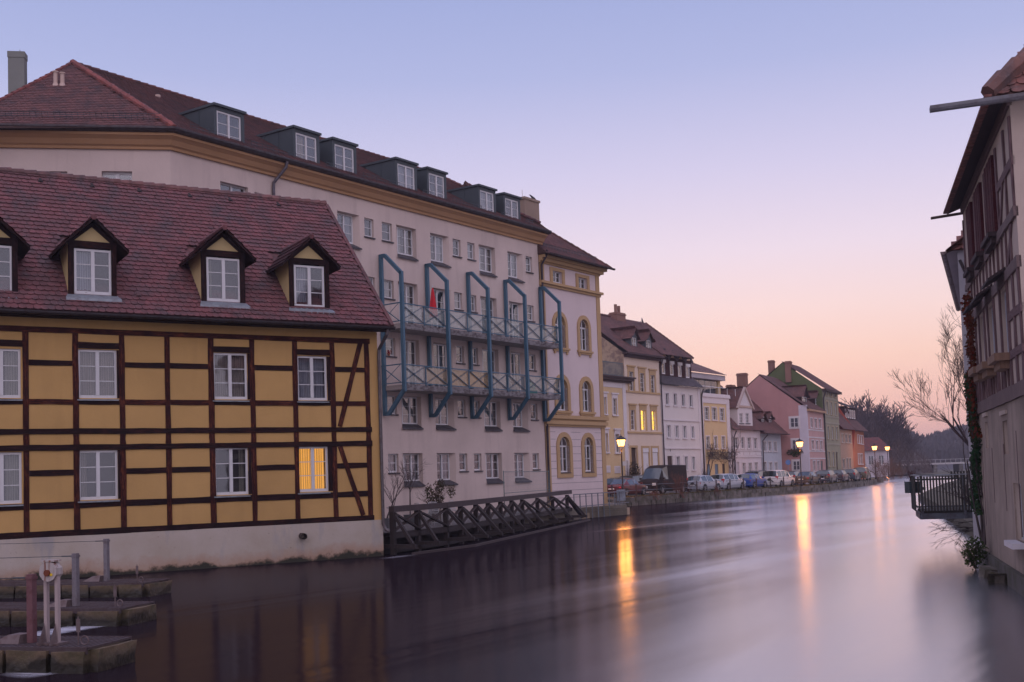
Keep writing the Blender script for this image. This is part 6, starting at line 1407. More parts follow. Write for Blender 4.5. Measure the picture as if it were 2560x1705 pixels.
# ------------------------------------------------------------------ street lamps
M_lp = metal((.05, .042, .045), .5)
def street_lamp(label, p, h=4.55, z=QZ):
    t_ = thing('street_lamp', label, 'street lamp', (p.x, p.y, z), R(20), 'old lantern street lamps along the quay')
    hb = h - .78
    MB().lathe([(.13, 0), (.13, .25), (.10, .32), (.085, .9), (.075, .95), (.06, 1.0), (.048, hb - .35), (.07, hb - .33), (.07, hb - .28), (.04, hb - .2)], n=12).build('post', M_lp, t_, smooth=True)
    cb_ = MB()
    for k in range(4): a = k * math.pi / 2 + math.pi / 4; cb_.tube([(.04 * math.cos(a), .04 * math.sin(a), hb - .24), (.15 * math.cos(a), .15 * math.sin(a), hb - .16), (.19 * math.cos(a), .19 * math.sin(a), hb - .02)], .014, 5)
    cb_.build('cradle', M_lp, t_)
    r0, r1, z0, z1 = .23, .37, hb, hb + .52
    fb_ = MB(); n = 4
    for k in range(n): a = k * math.pi / 2 + math.pi / 4; fb_.tube([(r0 * math.cos(a), r0 * math.sin(a), z0), (r1 * math.cos(a), r1 * math.sin(a), z1)], .014, 5)
    for r_, z_ in ((r0, z0), (r1, z1)):
        for k in range(n): a, c = k * math.pi / 2 + math.pi / 4, (k + 1) * math.pi / 2 + math.pi / 4; fb_.tube([(r_ * math.cos(a), r_ * math.sin(a), z_), (r_ * math.cos(c), r_ * math.sin(c), z_)], .016, 5)
    fb_.build('lantern_frame', M_lp, t_)
    for k in range(n):
        a, c = k * math.pi / 2 + math.pi / 4, (k + 1) * math.pi / 2 + math.pi / 4; gb_ = MB(); gb_.quad((r0 * .96 * math.cos(a), r0 * .96 * math.sin(a), z0), (r0 * .96 * math.cos(c), r0 * .96 * math.sin(c), z0), (r1 * .96 * math.cos(c), r1 * .96 * math.sin(c), z1), (r1 * .96 * math.cos(a), r1 * .96 * math.sin(a), z1)); gb_.build('lantern_pane', emit((1.0, .46, .13), 5.5), t_)
    MB().lathe([(.44, z1), (.40, z1 + .05), (.24, z1 + .18), (.12, z1 + .22), (.10, z1 + .27), (.03, z1 + .32), (.02, z1 + .42)], n=12).build('roof', M_lp, t_, smooth=True)
    li = bpy.data.lights.new('bulb', 'POINT'); li.energy = 420 if p.y < 120 else 130; li.color = (1.0, .34, .065); li.shadow_soft_size = .5; lo = bpy.data.objects.new('bulb', li); col.objects.link(lo); lo.parent = t_; lo.location = (0, 0, hb - .45)
    return t_
street_lamp('nearest street lamp with a glowing lantern, rising above the dark red saloon', at_dist(1556, 86.2) , 4.7)
street_lamp('second glowing street lamp, between the white people carrier and the bronze saloon', at_dist(2003, 112.6), 4.7)
street_lamp('third street lamp, tallest of the far glowing group', at_dist(2190, 151), 4.7)
street_lamp('right-hand lantern of the far lamp group', at_dist(2222, 172), 5.0, .6)
street_lamp('small far lantern left of the right-hand lantern', at_dist(2211, 200), 5.4, .6)
street_lamp('small far lantern just below the third street lamp', at_dist(2187, 235), 5.2, .6)
street_lamp('small far lantern right below the third street lamp', at_dist(2193.5, 238), 5.3, .6)
street_lamp('lowest of the far lanterns, among the reddish shrubs', at_dist(2218, 260), 3.0, .6)
# ------------------------------------------------------------------ railing on the quay
M_rp = metal((.085, .06, .055), .6); rl_ = thing('quay_railing', 'long low railing of steel posts and two rails along the quay edge', 'railing', QUAY[1])
RP = [q + Vector((-.32, .24, 0)) - QUAY[1] for q in QUAY[1:-1]]; samp = lerp_poly(RP, 2.35)
for p in samp: b = MB(); b.beam((p.x, p.y, QZ), (p.x, p.y, QZ + .98), .10, .10, (0, 1, 0)); b.box(p.x - .06, p.x + .06, p.y - .06, p.y + .06, QZ + .98, QZ + 1.01); b.build('post', M_rp, rl_)
for z in (.90, .48): b = MB(); b.tube([(p.x, p.y, QZ + z) for p in RP], .024, 6); b.build('rail', M_st, rl_)
# signs by the houses
ps = thing('parking_sign', 'small blue round road sign on a thin pole before the pink house', 'sign', at_dist(1971.5, 124.5, QZ), R(10)); MB().tube([(0, 0, 0), (0, 0, 2.3)], .035, 8).build('pole', M_zinc, ps); b = MB(); b.tube([(0, -.06, 2.5), (0, -.03, 2.5)], .30, 20); b.build('disc', paint((.08, .16, .36)), ps)
mb = thing('meter_post', 'slim grey street name post leaning by the cream house door', 'post', at_dist(1566.5, 100.5, QZ), R(10)); MB().tube([(0, 0, 0), (.1, 0, 3.0)], .04, 8).build('pole', M_gutter, mb); b = MB(); b.box(-.38, .3, -.03, 0, 2.55, 2.95); b.build('plate', plaster((.5, .48, .48)), mb)
dsh = thing('house_shrub', 'dark leafy shrub growing beside the cream house door', 'shrub', HF.world(HF.u(1573, 1160), -.5, HG)); rnd = random.Random(21); cb = MB()
for k in range(8): branch_tree(cb, (0, 0, 0), (rnd.uniform(-.3, .3), rnd.uniform(-.3, .3), 1), 1.2, .03, 3, rnd, .5, .01)
cb.build('stems', bark((.08, .06, .05)), dsh); cb = MB(); leaf_cloud(cb, (0, 0, 1.7), (.55, .5, 1.3), 420, .09, 22); cb.build('foliage', leaf((.03, .035, .02), (.06, .045, .03)), dsh)
# reddish bare shrubs on the quay wall
def quay_shrub(label, p, h, n_, seed, c=(.16, .065, .045)):
    t_ = thing('bare_shrub', label, 'shrub', (p.x, p.y, .35), 0, 'bare reddish shrubs on the quay wall'); r_ = random.Random(seed); b_ = MB()
    for k in range(n_): a = r_.uniform(0, 6.28); branch_tree(b_, (r_.uniform(-.3, .3), r_.uniform(-.3, .3), 0), (math.cos(a) * .55, math.sin(a) * .55, 1), h * .42, .016, 3, r_, .5, .007, (2, 3))
    b_.build('stems', bark(c), t_)
quay_shrub('largest bare reddish shrub on the quay wall, before the brown van', at_dist(1700, 92.4), 2.4, 12, 31); quay_shrub('small rust-coloured weed on the quay wall below the brown van', at_dist(1637, 89.3), .9, 9, 32); quay_shrub('low brown weed on the quay wall below the silver hatchback', at_dist(1752, 95.4), .8, 8, 33, (.10, .07, .05)); quay_shrub('small dry weed on the quay wall near the silver estate', at_dist(1790, 97.5), .9, 8, 34)
for i, (x, D, h) in enumerate(((2196, 150, 3.6), (2214, 158, 3.4), (2232, 168, 2.8), (2250, 180, 2.2), (2205, 172, 4.2))): quay_shrub(['tall orange-brown shrub under the third street lamp', 'orange-brown shrub right of the third street lamp', 'hazy brown shrub at the far bend of the bank', 'smallest brown shrub farthest along the left bank', 'highest hazy shrub behind the far lamps'][i], at_dist(x, D), h, 16, 40 + i, (.17, .08, .045))
gr = MB(); rnd = random.Random(9)
for p in lerp_poly(QUAY[1:9], .10):
    for k in range(3):
        q = p + Vector((rnd.uniform(-.6, .15), rnd.uniform(-.1, .5), 0)); h = rnd.uniform(.05, .16); a = rnd.uniform(0, 3.14); gr.add([(q.x - .03 * math.cos(a), q.y - .03 * math.sin(a), QZ + .02), (q.x + .03 * math.cos(a), q.y + .03 * math.sin(a), QZ + .02), (q.x + rnd.uniform(-.05, .05), q.y + rnd.uniform(-.05, .05), QZ + .03 + h)], [(0, 1, 2)])
tag(gr.build('quay_grass', leaf((.15, .10, .035), (.09, .085, .03)), kind='stuff'), 'dry yellowish grass along the top of the quay wall', 'grass')
# ------------------------------------------------------------------ old timbered house at the right edge
RFc = Facade((11.35, 27.6), (-.29, -.957))
rh = fthing('grey_timbered_house', 'weathered grey half-timbered house with dark red shutters at the right edge', 'house', RFc)
U0, U1 = .45, 9.15; RE = 8.78; M_gp = plaster((.46, .37, .315), .22, .5); M_gt = timber((.13, .08, .085), (.20, .13, .13)); M_gt2 = oldwood((.19, .125, .12))
lowin = [(4.44, 5.40, 4.45, 5.62), (6.55, 7.45, 4.42, 5.62), (2.75, 3.65, 4.5, 5.64)]; shut = [(5.60, 6.75, 6.80, 8.28), (3.55, 4.60, 6.82, 8.28), (1.80, 2.70, 6.82, 8.30)]
nich = [(2.65, 3.2, 2.72, 3.30), (5.70, 6.42, 2.55, 3.20)]; lw = (6.75, 7.75, .95, 2.0)
b = MB(); holed(b, U0, U1, -.6, RE, lowin + nich + [lw], 0, .16); b.quad((U1, 0, -.6), (U1, 8, -.6), (U1, 8, RE), (U1, 0, RE)); b.quad((U0, 8, -.6), (U0, 0, -.6), (U0, 0, RE), (U0, 8, RE)); b.build('wall', M_gp, rh)
def rbeam(nm, p, q, w_, m=M_gt, d=.035): return beam_obj(nm, (p[0], 0, p[1]), (q[0], 0, q[1]), w_, d, m, rh)
for z, w_, a, c in ((6.66, .17, U0, U1), (5.80, .20, U0, U1), (3.66, .26, U0, U1), (8.60, .22, U0, U1)): rbeam('long_beam', (a, z), (c, z), w_, M_gt2, .05)
for z, a, c in ((7.54, 6.95, U1), (5.02, 7.55, U1), (4.33, 7.5, U1), (4.33, U0, 2.7), (4.36, 3.7, 4.4), (4.36, 5.45, 6.5)): rbeam('rail_beam', (a, z), (c, z), .15)
for x in (U0 + .1, 1.5, 3.15, 5.10, 7.05, 8.2, U1 - .1): rbeam('post', (x, 6.74), (x, 8.32), .13)
for x in (U0 + .1, 1.2, 2.0, 2.68, 3.75, 4.34, 5.5, 6.45, 7.55, 8.3, U1 - .12): rbeam('post', (x, 3.78), (x, 5.70), .13)
x = U0 + .5
while x < U1 - .3: rbeam('stud', (x, 5.9), (x + random.uniform(-.04, .04), 6.58), .10); x += .62
x = U0 + .3
while x < 7.3: rbeam('stud', (x, 3.8), (x, 4.28), .09); x += .45
rbeam('brace', (7.95, 5.95), (8.6, 6.58), .13); rbeam('brace', (7.2, 6.75), (7.8, 7.5), .12)
M_shu = timber((.060, .014, .020), (.11, .035, .035))
for (a, c, z0, z1) in shut:
    b = MB(); n = 6
    for k in range(n): xa, xb = a + (c - a) * k / n, a + (c - a) * (k + 1) / n; b.box(xa + .008, xb - .008, -.07 + .006 * (k % 2), .0, z0, z1)
    b.build('shutter', M_shu, rh, kind=None); b = MB(); b.box(a - .06, c + .06, -.20, .0, z0 - .10, z0 - .01); b.box(a - .02, c + .02, -.14, 0, z0 - .22, z0 - .10); b.build('sill', oldwood((.06, .035, .04)), rh)
for (a, c, z0, z1) in lowin:
    wo = window(rh, a, c, z0, z1, .06, 2, 2, .06, .06, .03, frame=paint((.40, .42, .48)), curt=(C2, [(0, 1)])); b = MB(); b.box(a - .1, c + .1, -.30, 0, z0 - .16, z0 - .02); b.box(a, c, -.2, 0, z0 - .30, z0 - .16); b.build('sill', oldwood((.30, .18, .12)), wo)
    b = MB(); b.add([(a - .12, -.02, z1 + .36), (c + .12, -.02, z1 + .36), (c + .14, -.34, z1 + .16), (a - .14, -.34, z1 + .16), (a - .12, -.02, z1 + .30), (c + .12, -.02, z1 + .30), (c + .14, -.34, z1 + .11), (a - .14, -.34, z1 + .11)], [(0, 3, 2, 1), (4, 5, 6, 7), (3, 7, 6, 2), (0, 4, 7, 3), (1, 2, 6, 5)]); b.build('hood', oldwood((.055, .035, .04)), wo)
for (a, c, z0, z1) in nich:
    wo = window(rh, a + .05, c - .05, z0, z1, .12, 1, 1, .05, room=False, frame=M_gt2); b = MB(); b.box(a - .1, c + .1, -.05, 0, z1 + .12, z1 + .2); b.build('hood', M_gp, wo)
wo = window(rh, lw[0], lw[1], lw[2], lw[3], .08, 2, 2, .06, frame=paint((.45, .45, .48))); b = MB(); b.box(lw[0] - .1, lw[1] + .05, -.22, .05, lw[2] - .12, lw[2] - .02); b.build('sill', paint((.55, .52, .55)), wo)
for k in range(4): xa = U0 + 1.4 + k * 1.9; b = MB(); b.beam((xa, -.012, random.uniform(.5, 1.6)), (xa + random.uniform(-.05, .05), -.012, random.uniform(2.6, 3.4)), .03, .02, (0, 1, 0)); b.build('plaster_batten', M_gt2, rh)
b = MB(); holed(b, U0 - .01, U1 + .01, .30, 3.52, nich + [lw], -.012, .03); b.build('lower_render', plaster((.30, .235, .195), .45, .9), rh)
b = MB(); b.box(U0, U1, -.10, 0, -.6, .35); b.build('plinth', stone((.14, .12, .11)), rh)
# near end wall openings (faces the camera)
b = MB(); b.quad((U1 + .01, 1.0, 6.9), (U1 + .01, 2.0, 6.9), (U1 + .01, 2.0, 7.9), (U1 + .01, 1.0, 7.9)); b.build('end_window', M_glass, rh)
# roof: hipped toward the camera
OV = .36; ez = 8.62; ry = 4.2; rz_ = 13.0; nx = U1 + .2; hipx = nx - 3.2
M_t3 = tile((.20, .075, .06), (.07, .045, .045))
for pts_ in ([(U0 - .2, -OV, ez), (nx, -OV, ez), (hipx, ry, rz_), (U0 - .2, ry, rz_)], [(nx, -OV, ez), (nx, 8.6, ez), (hipx, ry, rz_)]): slope_roof(rh, pts_, M_t2b, M_t3, row=.2)
b = MB(); b.quad((U0 - .3, -OV + .02, ez - .03), (nx, -OV + .02, ez - .03), (nx, .02, ez + .1), (U0 - .3, .02, ez + .1)); b.quad((nx - .02, -OV, ez - .03), (nx - .02, 8, ez - .03), (U1, 8, ez + .1), (U1, 0, ez + .1)); b.build('soffit', oldwood((.055, .035, .04)), rh)
b = MB(); x = U0 - .2
while x < nx: b.box(x, x + .17, -OV - .07, -OV + .05, ez - .03, ez + .015); x += .21
b.build('eave_tiles', M_t3, rh, kind='stuff')
b = MB(); ridge_run(b, (nx, -OV, ez + .05), (hipx, ry, rz_ + .05), .15, .42); b.build('hip_tiles', tile((.17, .08, .065)), rh)
p_, q_ = (nx + .14, -OV - .95, ez - .1), (nx + .14, 8, ez + .10); b = MB(); gutter(b, p_, q_, .10); b.build('gutter', metal((.22, .22, .24), .5), rh)
gu = U0 - .25; go = min([k * .02 for k in range(20, 90)], key=lambda k: abs(RFc.u(2327, 543, -k) - gu)); gz_ = RFc.z(2327, 543, -go)
b = MB(); gutter(b, (gu, -go, gz_), (gu, .1, gz_ + .06), .06); b.build('gutter', metal((.16, .12, .11), .5), rh)
# ivy on the far corner
iv = fthing('ivy', 'green and red ivy climbing the far corner of the grey timbered house', 'ivy', RFc)
for nm, cc, z0, z1, ua, ub_, n_, sd in (('green_leaves', ((.02, .06, .03), (.045, .07, .03)), 1.2, 4.6, .35, 1.6, 1500, 1), ('red_leaves', ((.16, .03, .02), (.09, .05, .03)), 3.0, 6.4, .7, 1.9, 1100, 2)):
    rnd = random.Random(sd); b = MB()
    for k in range(n_):
        z = rnd.uniform(z0, z1); u_ = rnd.uniform(ua, ub_) + .28 * math.sin(z * 2.3 + sd) + .15 * math.sin(z * 7); p = Vector((u_, -rnd.uniform(.02, .16), z)); a = Vector((rnd.gauss(0, 1), rnd.gauss(0, .5) - .6, rnd.gauss(0, 1) - .5)).normalized(); e = a.orthogonal().normalized(); f = a.cross(e); s_ = rnd.uniform(.035, .075); b.add([p - e * s_, p + f * s_ * .6, p + e * s_, p - f * s_ * .6], [(0, 1, 2, 3)])
    b.build(nm, leaf(*cc), iv)
rnd = random.Random(5); b = MB()
for k in range(5): branch_tree(b, (.9 + .15 * k, -.04, .5), (rnd.uniform(-.1, .1), 0, 1), 2.0, .03, 3, rnd, .3, .008, (1, 2), .6)
b.build('stems', bark((.07, .05, .05)), iv)
bs = thing('bank_bush', 'small green bush at the water by the grey timbered house', 'bush', RFc.world(2.4, -.35, .0)); b = MB(); leaf_cloud(b, (0, 0, .38), (.30, .32, .38), 520, .045, 77); b.build('foliage', leaf((.03, .06, .02), (.06, .07, .025)), bs); b = MB(); rnd = random.Random(3)
for k in range(8): branch_tree(b, (0, 0, 0), (rnd.uniform(-.6, .6), rnd.uniform(-.6, .6), 1), .4, .012, 2, rnd)
b.build('stems', bark((.07, .05, .04)), bs)
for i, (u_, s_) in enumerate(((4.1, .34), (4.75, .26), (5.6, .3))):
    o = link('bank_stone', random.choice(STONES), loc=RFc.world(u_, -.22, .03), rot=(.2, .1, i * 1.1), scale=(s_ * 1.3, s_ * 2.6, s_ * 1.1)); tag(o, ['largest dark stone at the foot of the grey house wall', 'small wet stone in the middle of the row by the grey house', 'wet stone nearest the camera by the grey house'][i], 'stone', 'stones at the waterline')
# ------------------------------------------------------------------ white house behind it
NF = Facade((16.1, 39.0), (-.396, -.918)); nh = fthing('white_river_house', 'white river house mostly hidden behind the grey timbered house', 'house', NF); NL = 11.4
b = MB(); b.box(0, NL, 0, 7, -.6, 7.9); b.build('wall', plaster((.46, .44, .48), .06, .2), nh)
slope_roof(nh, [(-.3, -.26, 7.85), (NL + .1, -.26, 7.85), (NL - 2.4, 2.6, 10.2), (2, 2.6, 10.2)], M_t2b, M_t3); slope_roof(nh, [(NL + .1, -.26, 7.85), (NL + .1, 6, 7.85), (NL - 2.4, 2.6, 10.2)], M_t2b, M_t3)
b = MB(); b.quad((-.3, -.26, 7.80), (NL + .1, -.26, 7.80), (NL + .1, 0, 7.9), (-.3, 0, 7.9)); b.build('soffit', plaster((.46, .40, .42)), nh)
b = MB(); gutter(b, (-.3, -.33, 7.86), (NL + .1, -.33, 7.86), .08); b.build('gutter', metal((.20, .15, .15)), nh)
b = MB(); b.tube([(NL + .1, .05, 7.6), (NL + .07, .26, 7.0), (NL + .07, .26, .6)], .04, 8); b.build('downpipe', M_gutter, nh)
# ------------------------------------------------------------------ slatted platform over the water
pf = thing('river_platform', 'steel platform over the water with a dark slatted balustrade', 'platform', at_dist(2290, 30.6), -R(17)); PW = 2.25; PDp = 2.4; pz = .98; M_ps = oldwood((.055, .05, .045)); M_pst = metal((.10, .11, .13), .5)
b = MB(); b.box(.1, PW, .05, PDp, pz + .10, pz + .16); b.build('deck', M_ps, pf)
b = MB(); b.box(.05, PW, .0, .1, pz - .06, pz + .10); b.box(.05, .15, .1, PDp, pz - .06, pz + .10); b.box(.05, PW, PDp - .1, PDp, pz - .06, pz + .1); b.build('edge_beam', M_pst, pf)
for x in (.12, 1.2, 2.0): b = MB(); b.beam((x, -.03, pz - .06), (x, -.03, pz + 1.14), .07, .06, (0, 1, 0)); b.build('post', M_pst, pf)
for z in (pz + .28, pz + 1.02): b = MB(); b.beam((.0, -.02, z), (PW, -.02, z), .03, .05); b.beam((.0, -.02, z), (.0, PDp, z), .03, .05); b.build('rail', M_pst, pf)
b = MB(); b.box(-.06, PW, -.09, .04, pz + 1.12, pz + 1.15); b.box(-.06, .05, .04, PDp, pz + 1.12, pz + 1.15); b.build('handrail', M_zinc, pf)
x = .02
while x < PW:
    if not (.80 < x < 2.2 and int(x * 1000) % 3 == 9): b = MB(); b.box(x, x + .045, -.07, -.045, pz + .16, pz + (1.10 if x < .85 else 1.22)); b.build('slat', M_ps, pf)
    x += .078
y = .05
while y < PDp: b = MB(); b.box(-.055, -.03, y, y + .045, pz + .16, pz + 1.10); b.build('slat', M_ps, pf); y += .09
b = MB(); b.box(1.72, 2.3, .2, 1.6, -.8, pz - .06); b.build('pier', stone((.07, .055, .06)), pf)
pbx = thing('planter_box', 'dark planter box with reddish twigs on the left end of the river platform', 'planter', at_dist(2272, 32.2, 0)); b = MB(); b.box(0, .34, 0, .4, pz + .62, pz + .95); b.build('box', plain((.03, .045, .05)), pbx); b = MB(); rnd = random.Random(17)
for k in range(14): branch_tree(b, (.17 + rnd.uniform(-.1, .1), .2, pz + .9), (rnd.uniform(-.6, .6), rnd.uniform(-.4, .4), 1), .22, .008, 2, rnd, .6, .003)
b.build('twigs', bark((.12, .05, .05)), pbx); b = MB(); b.box(.30, .5, .1, .3, pz + .7, pz + .78); b.build('bracket', M_pst, pbx)
# ------------------------------------------------------------------ bare trees on the right bank
def bare_tree(label, p, z, h, seed, spread=.55, depth=6, twig=.006, lean=(0, 0), group=None, name='bare_tree', tr_=.16):
    t_ = thing(name, label, 'tree', (p.x, p.y, z), 0, group); r_ = random.Random(seed); tb = MB(); top = Vector((lean[0], lean[1], h * .28)); tb.tube([(0, 0, -.1), top * .5, top], [tr_ * 1.3, tr_, tr_ * .8], 9); tb.build('trunk', bark((.075, .05, .05)), t_); cb_ = MB()
    for k in range(5): a = k * 2 * math.pi / 5 + r_.uniform(-.4, .4); branch_tree(cb_, top * (1 - .05 * k), (math.cos(a) * spread + lean[0] * .1, math.sin(a) * spread, .9), h * .26, tr_ * .5, depth, r_, .42, twig, (2, 3), .25, 3, .78)
    cb_.build('crown', bark((.075, .045, .05)), t_); return t_
bare_tree('bare tree with spreading branches against the sky behind the grey timbered house', at_dist(2482, 46), GR, 9.0, 51, .80, 7, .005, (-.6, 0), tr_=.11)
b = MB(); rnd = random.Random(8); tw = thing('overhanging_twigs', 'thin bare twigs hanging over the water under the river platform', 'twigs', at_dist(2432, 32.2, .75))
for k in range(7): branch_tree(b, (0, 0, rnd.uniform(-.3, .25)), (-1, rnd.uniform(-.3, .3), rnd.uniform(-.3, .2)), .55, .012, 3, rnd, .45, .004, (2, 3), -.02)
b.build('stems', bark((.06, .035, .04)), tw)
sb2 = thing('corner_shrub', 'thin bare shrub before the white river house, above the platform', 'shrub', at_dist(2440, 30.2, pz + .1)); b = MB(); rnd = random.Random(14)
for k in range(10): branch_tree(b, (0, 0, 0), (rnd.uniform(-.9, .2), rnd.uniform(-.3, .3), rnd.uniform(.4, 1)), .6, .012, 3, rnd, .5, .004, (2, 3), .1)
b.build('stems', bark((.07, .045, .05)), sb2)
# ------------------------------------------------------------------ far wood, hills, bridge
hl = MB(); nx_, ny_ = 40, 6
def hill(name, prof_, D0, D1, m):
    """ridge line given in (px, py) at distance D0..D1"""
    b_ = MB(); pts_ = [(at_dist(x, D1), EYE + (1240.5 - .0342 * x - y) / FPX * D1) for x, y in prof_]
    for (p, z), (q, z2) in zip(pts_, pts_[1:]):
        a, c = p * (D0 / D1), q * (D0 / D1)
        b_.quad((a.x, a.y, .3), (c.x, c.y, .3), (q.x, q.y, z2), (p.x, p.y, z)); b_.quad((p.x, p.y, z), (q.x, q.y, z2), (q.x * 1.3, q.y * 1.3, .3), (p.x * 1.3, p.y * 1.3, .3))
    return struct(b_.build(name, m))
hill('wooded_hill', [(2050, 1080), (2150, 1052), (2230, 1075), (2310, 1112), (2400, 1085), (2480, 1075), (2560, 1070), (2700, 1070), (2900, 1090)], 380, 520, ground((.040, .036, .040), (.065, .05, .055)))
hill('bank_hill', [(2120, 1150), (2160, 1085), (2200, 1070), (2260, 1100), (2300, 1140), (2330, 1165)], 255, 290, ground((.045, .035, .036), (.07, .05, .045)))
protos = []
for i in range(3): protos.append(None)
wood = [(2128, 235, 1012, 'bare hazy tree rising just beyond the red house roof'), (2150, 240, 998, None), (2172, 245, 1003, None), (2192, 250, 1010, None), (2212, 250, 1028, None), (2232, 255, 1045, None), (2252, 258, 1062, None), (2272, 262, 1085, None), (2140, 262, 1010, None), (2163, 265, 1000, None), (2184, 268, 1016, None), (2204, 270, 1040, None), (2224, 272, 1058, None), (2244, 275, 1075, None)]
for i, (x, D, yt, lab) in enumerate(wood):
    p = at_dist(x, D); h = (1240.5 - .0342 * x - yt) / FPX * D + EYE - .6
    if i < 3:
        t_ = bare_tree('bare hazy tree in the far wood beyond the red house', p, .6, h, 60 + i, .55, 5, .045, group='trees of the far wood', tr_=.35); protos[i] = (t_, h)
    else:
        src, h0 = protos[i % 3]; t_ = copy_tree(src); t_.location = (p.x, p.y, .6); s_ = h / h0; t_.scale = (s_ * 1.15, s_ * 1.15, s_); t_.rotation_euler = (0, 0, i * 1.3)
        t_['label'] = 'bare hazy tree in the far wood beyond the red house'
fw_ = MB(); rnd = random.Random(91)
for k in range(5200):
    x = rnd.uniform(2110, 2330); D = rnd.uniform(225, 300); p = at_dist(x, D); top = 1030 + max(0, (x - 2180)) * .72 + max(0, 2140 - x) * 1.2 + rnd.uniform(0, 30); hmax = max(1.5, (1240.5 - .0342 * x - top) / FPX * D + 1.5); z = rnd.uniform(.5, hmax)
    a = Vector((rnd.gauss(0, .5), rnd.gauss(0, .5), 1)).normalized() * rnd.uniform(.6, 1.6); e = Vector((rnd.gauss(0, 1), rnd.gauss(0, 1), 0)).normalized() * rnd.uniform(.03, .07); q = Vector((p.x, p.y, z)); fw_.add([q - e, q + e, q + a + e * .4, q + a - e * .4], [(0, 1, 2, 3)])
tag(fw_.build('undergrowth', bark((.10, .065, .06)), kind='stuff'), 'hazy brown undergrowth of the far wood', 'undergrowth')
fw_ = MB()
for k in range(9000):
    x = rnd.uniform(2130, 2900); D = rnd.uniform(400, 525); p = at_dist(x, D); t2 = [(2050, 1080), (2150, 1052), (2230, 1075), (2310, 1112), (2400, 1085), (2480, 1075), (2560, 1070), (2900, 1070)]
    yt = next(a[1] + (c[1] - a[1]) * (x - a[0]) / (c[0] - a[0]) for a, c in zip(t2, t2[1:]) if a[0] <= x <= c[0]); zr_ = EYE + (1240.5 - .0342 * x - yt) / FPX * 520; zz = .3 + (zr_ - .3) * max(0, min(1, (D - 380) / 140)); q = Vector((p.x, p.y, zz)); s_ = rnd.uniform(2.5, 5.5); a = Vector((rnd.gauss(0, .25), rnd.gauss(0, .25), 1)).normalized() * s_; e = Vector((rnd.gauss(0, 1), rnd.gauss(0, .3), 0)).normalized() * s_ * rnd.uniform(.10, .22)
    fw_.add([q - e * .3, q + e * .3, q + a * .6 + e, q + a, q + a * .6 - e], [(0, 1, 2, 3, 4)])
tag(fw_.build('hill_wood', bark((.075, .055, .055)), kind='stuff'), 'bluish wood covering the far hillside', 'wood')
br = thing('far_bridge', 'low pale bridge crossing the river far away', 'bridge', at_dist(2250, 262)); v = at_dist(2440, 262) - at_dist(2250, 262); b = MB(); b.box(0, v.x + 6, 0, 4, 2.35, 2.75); b.build('deck', plaster((.50, .47, .47)), br)
b = MB(); b.box(0, v.x + 6, 0, .15, 3.45, 3.55); [b.box(k * 1.2, k * 1.2 + .08, 0, .1, 2.75, 3.5) for k in range(int((v.x + 6) / 1.2))]; b.build('parapet', plaster((.45, .42, .42)), br, kind='stuff')
for k in range(4): b = MB(); b.box(2 + k * 6, 2.9 + k * 6, .2, 3.8, -.5, 2.35); b.build('bridge_pier', stone((.2, .18, .18)), br)
# ------------------------------------------------------------------ mill-race piers at the lower left
PD = Vector((-.968, .25, 0)); PN = Vector((.25, .968, 0)); M_cast = metal((.20, .155, .155), .65)
@mat('pierstone')
def pierstone(t):
    v = t.pos(); n_ = t.noise(v, 2.2, 6, .65); f = t.noise(v, 10, 4); z = t.n('ShaderNodeSeparateXYZ', {0: v}).outputs[2]; zz = t.n('ShaderNodeMath', {0: z, 1: t.map(n_, .3, .7, -.1, .1)}, operation='ADD').outputs[0]
    c = t.mixc(t.map(n_, .4, .65), (.15, .10, .06), (.06, .05, .025)); c = t.mixc(t.map(zz, .10, .24, 1, 0), c, (.022, .018, .012)); t.bsdf(c, t.map(zz, .1, .25, .35, .9), t.bump(f, .03, .7))
STONES2 = []
for me in STONES:
    m2 = me.copy(); m2.materials.clear(); m2.materials.append(pierstone()); STONES2.append(m2)
def pier(label, px_, py_, ztop, width, length, sd):
    e = on_z(px_, py_, ztop); t_ = thing('race_pier', label, 'pier', (e.x, e.y, 0), math.atan2(PD.y, PD.x) , 'stone piers of the mill race'); rnd = random.Random(sd)
    # local x runs away to the left along the pier, local y toward the camera side
    b = MB(); b.box(.05, length, -width - .0, .0, -.8, ztop - .07); b.build('core', pierstone(), t_)
    x = 0.0
    while x < length:
        wd = rnd.uniform(.5, .95); hh = ztop - .05
        for s_ in (1,):
            o = link('stone', STONES2[rnd.randint(0, 4)], t_, loc=(x + wd / 2, -.02, hh * .5 - .06), rot=(rnd.uniform(-.03, .03), 0, math.pi + rnd.uniform(-.04, .04)), scale=(wd * .97, .7, hh + .16)); 
            if x == 0: link('stone', STONES2[rnd.randint(0, 4)], t_, loc=(.0, -width / 2, hh * .5 - .06), rot=(0, 0, -math.pi / 2), scale=(width * .98, .7, hh + .16))
        x += wd
    b = MB(); n = int(length / .09)
    for k in range(n): b.box(k * .09, k * .09 + .05, -width - .04, .04, ztop - .03, ztop)
    b.box(0, length, .02, .05, ztop - .09, ztop + .006); b.box(0, length, -width - .05, -width - .02, ztop - .09, ztop + .006)
    b.build('grating', metal((.11, .085, .09), .6), t_, kind='stuff'); return t_, e
def pt_local(e, px_, py_, ztop):
    """pixel on the pier top -> local coordinates of the pier"""
    q = on_z(px_, py_, ztop) - e; return q.dot(PD), q.dot(Vector((-PD.y, PD.x, 0)))
def hgt(px_, py0, py1, ztop): p = on_z(px_, py0, ztop); return (py0 - py1) / FPX * p.y
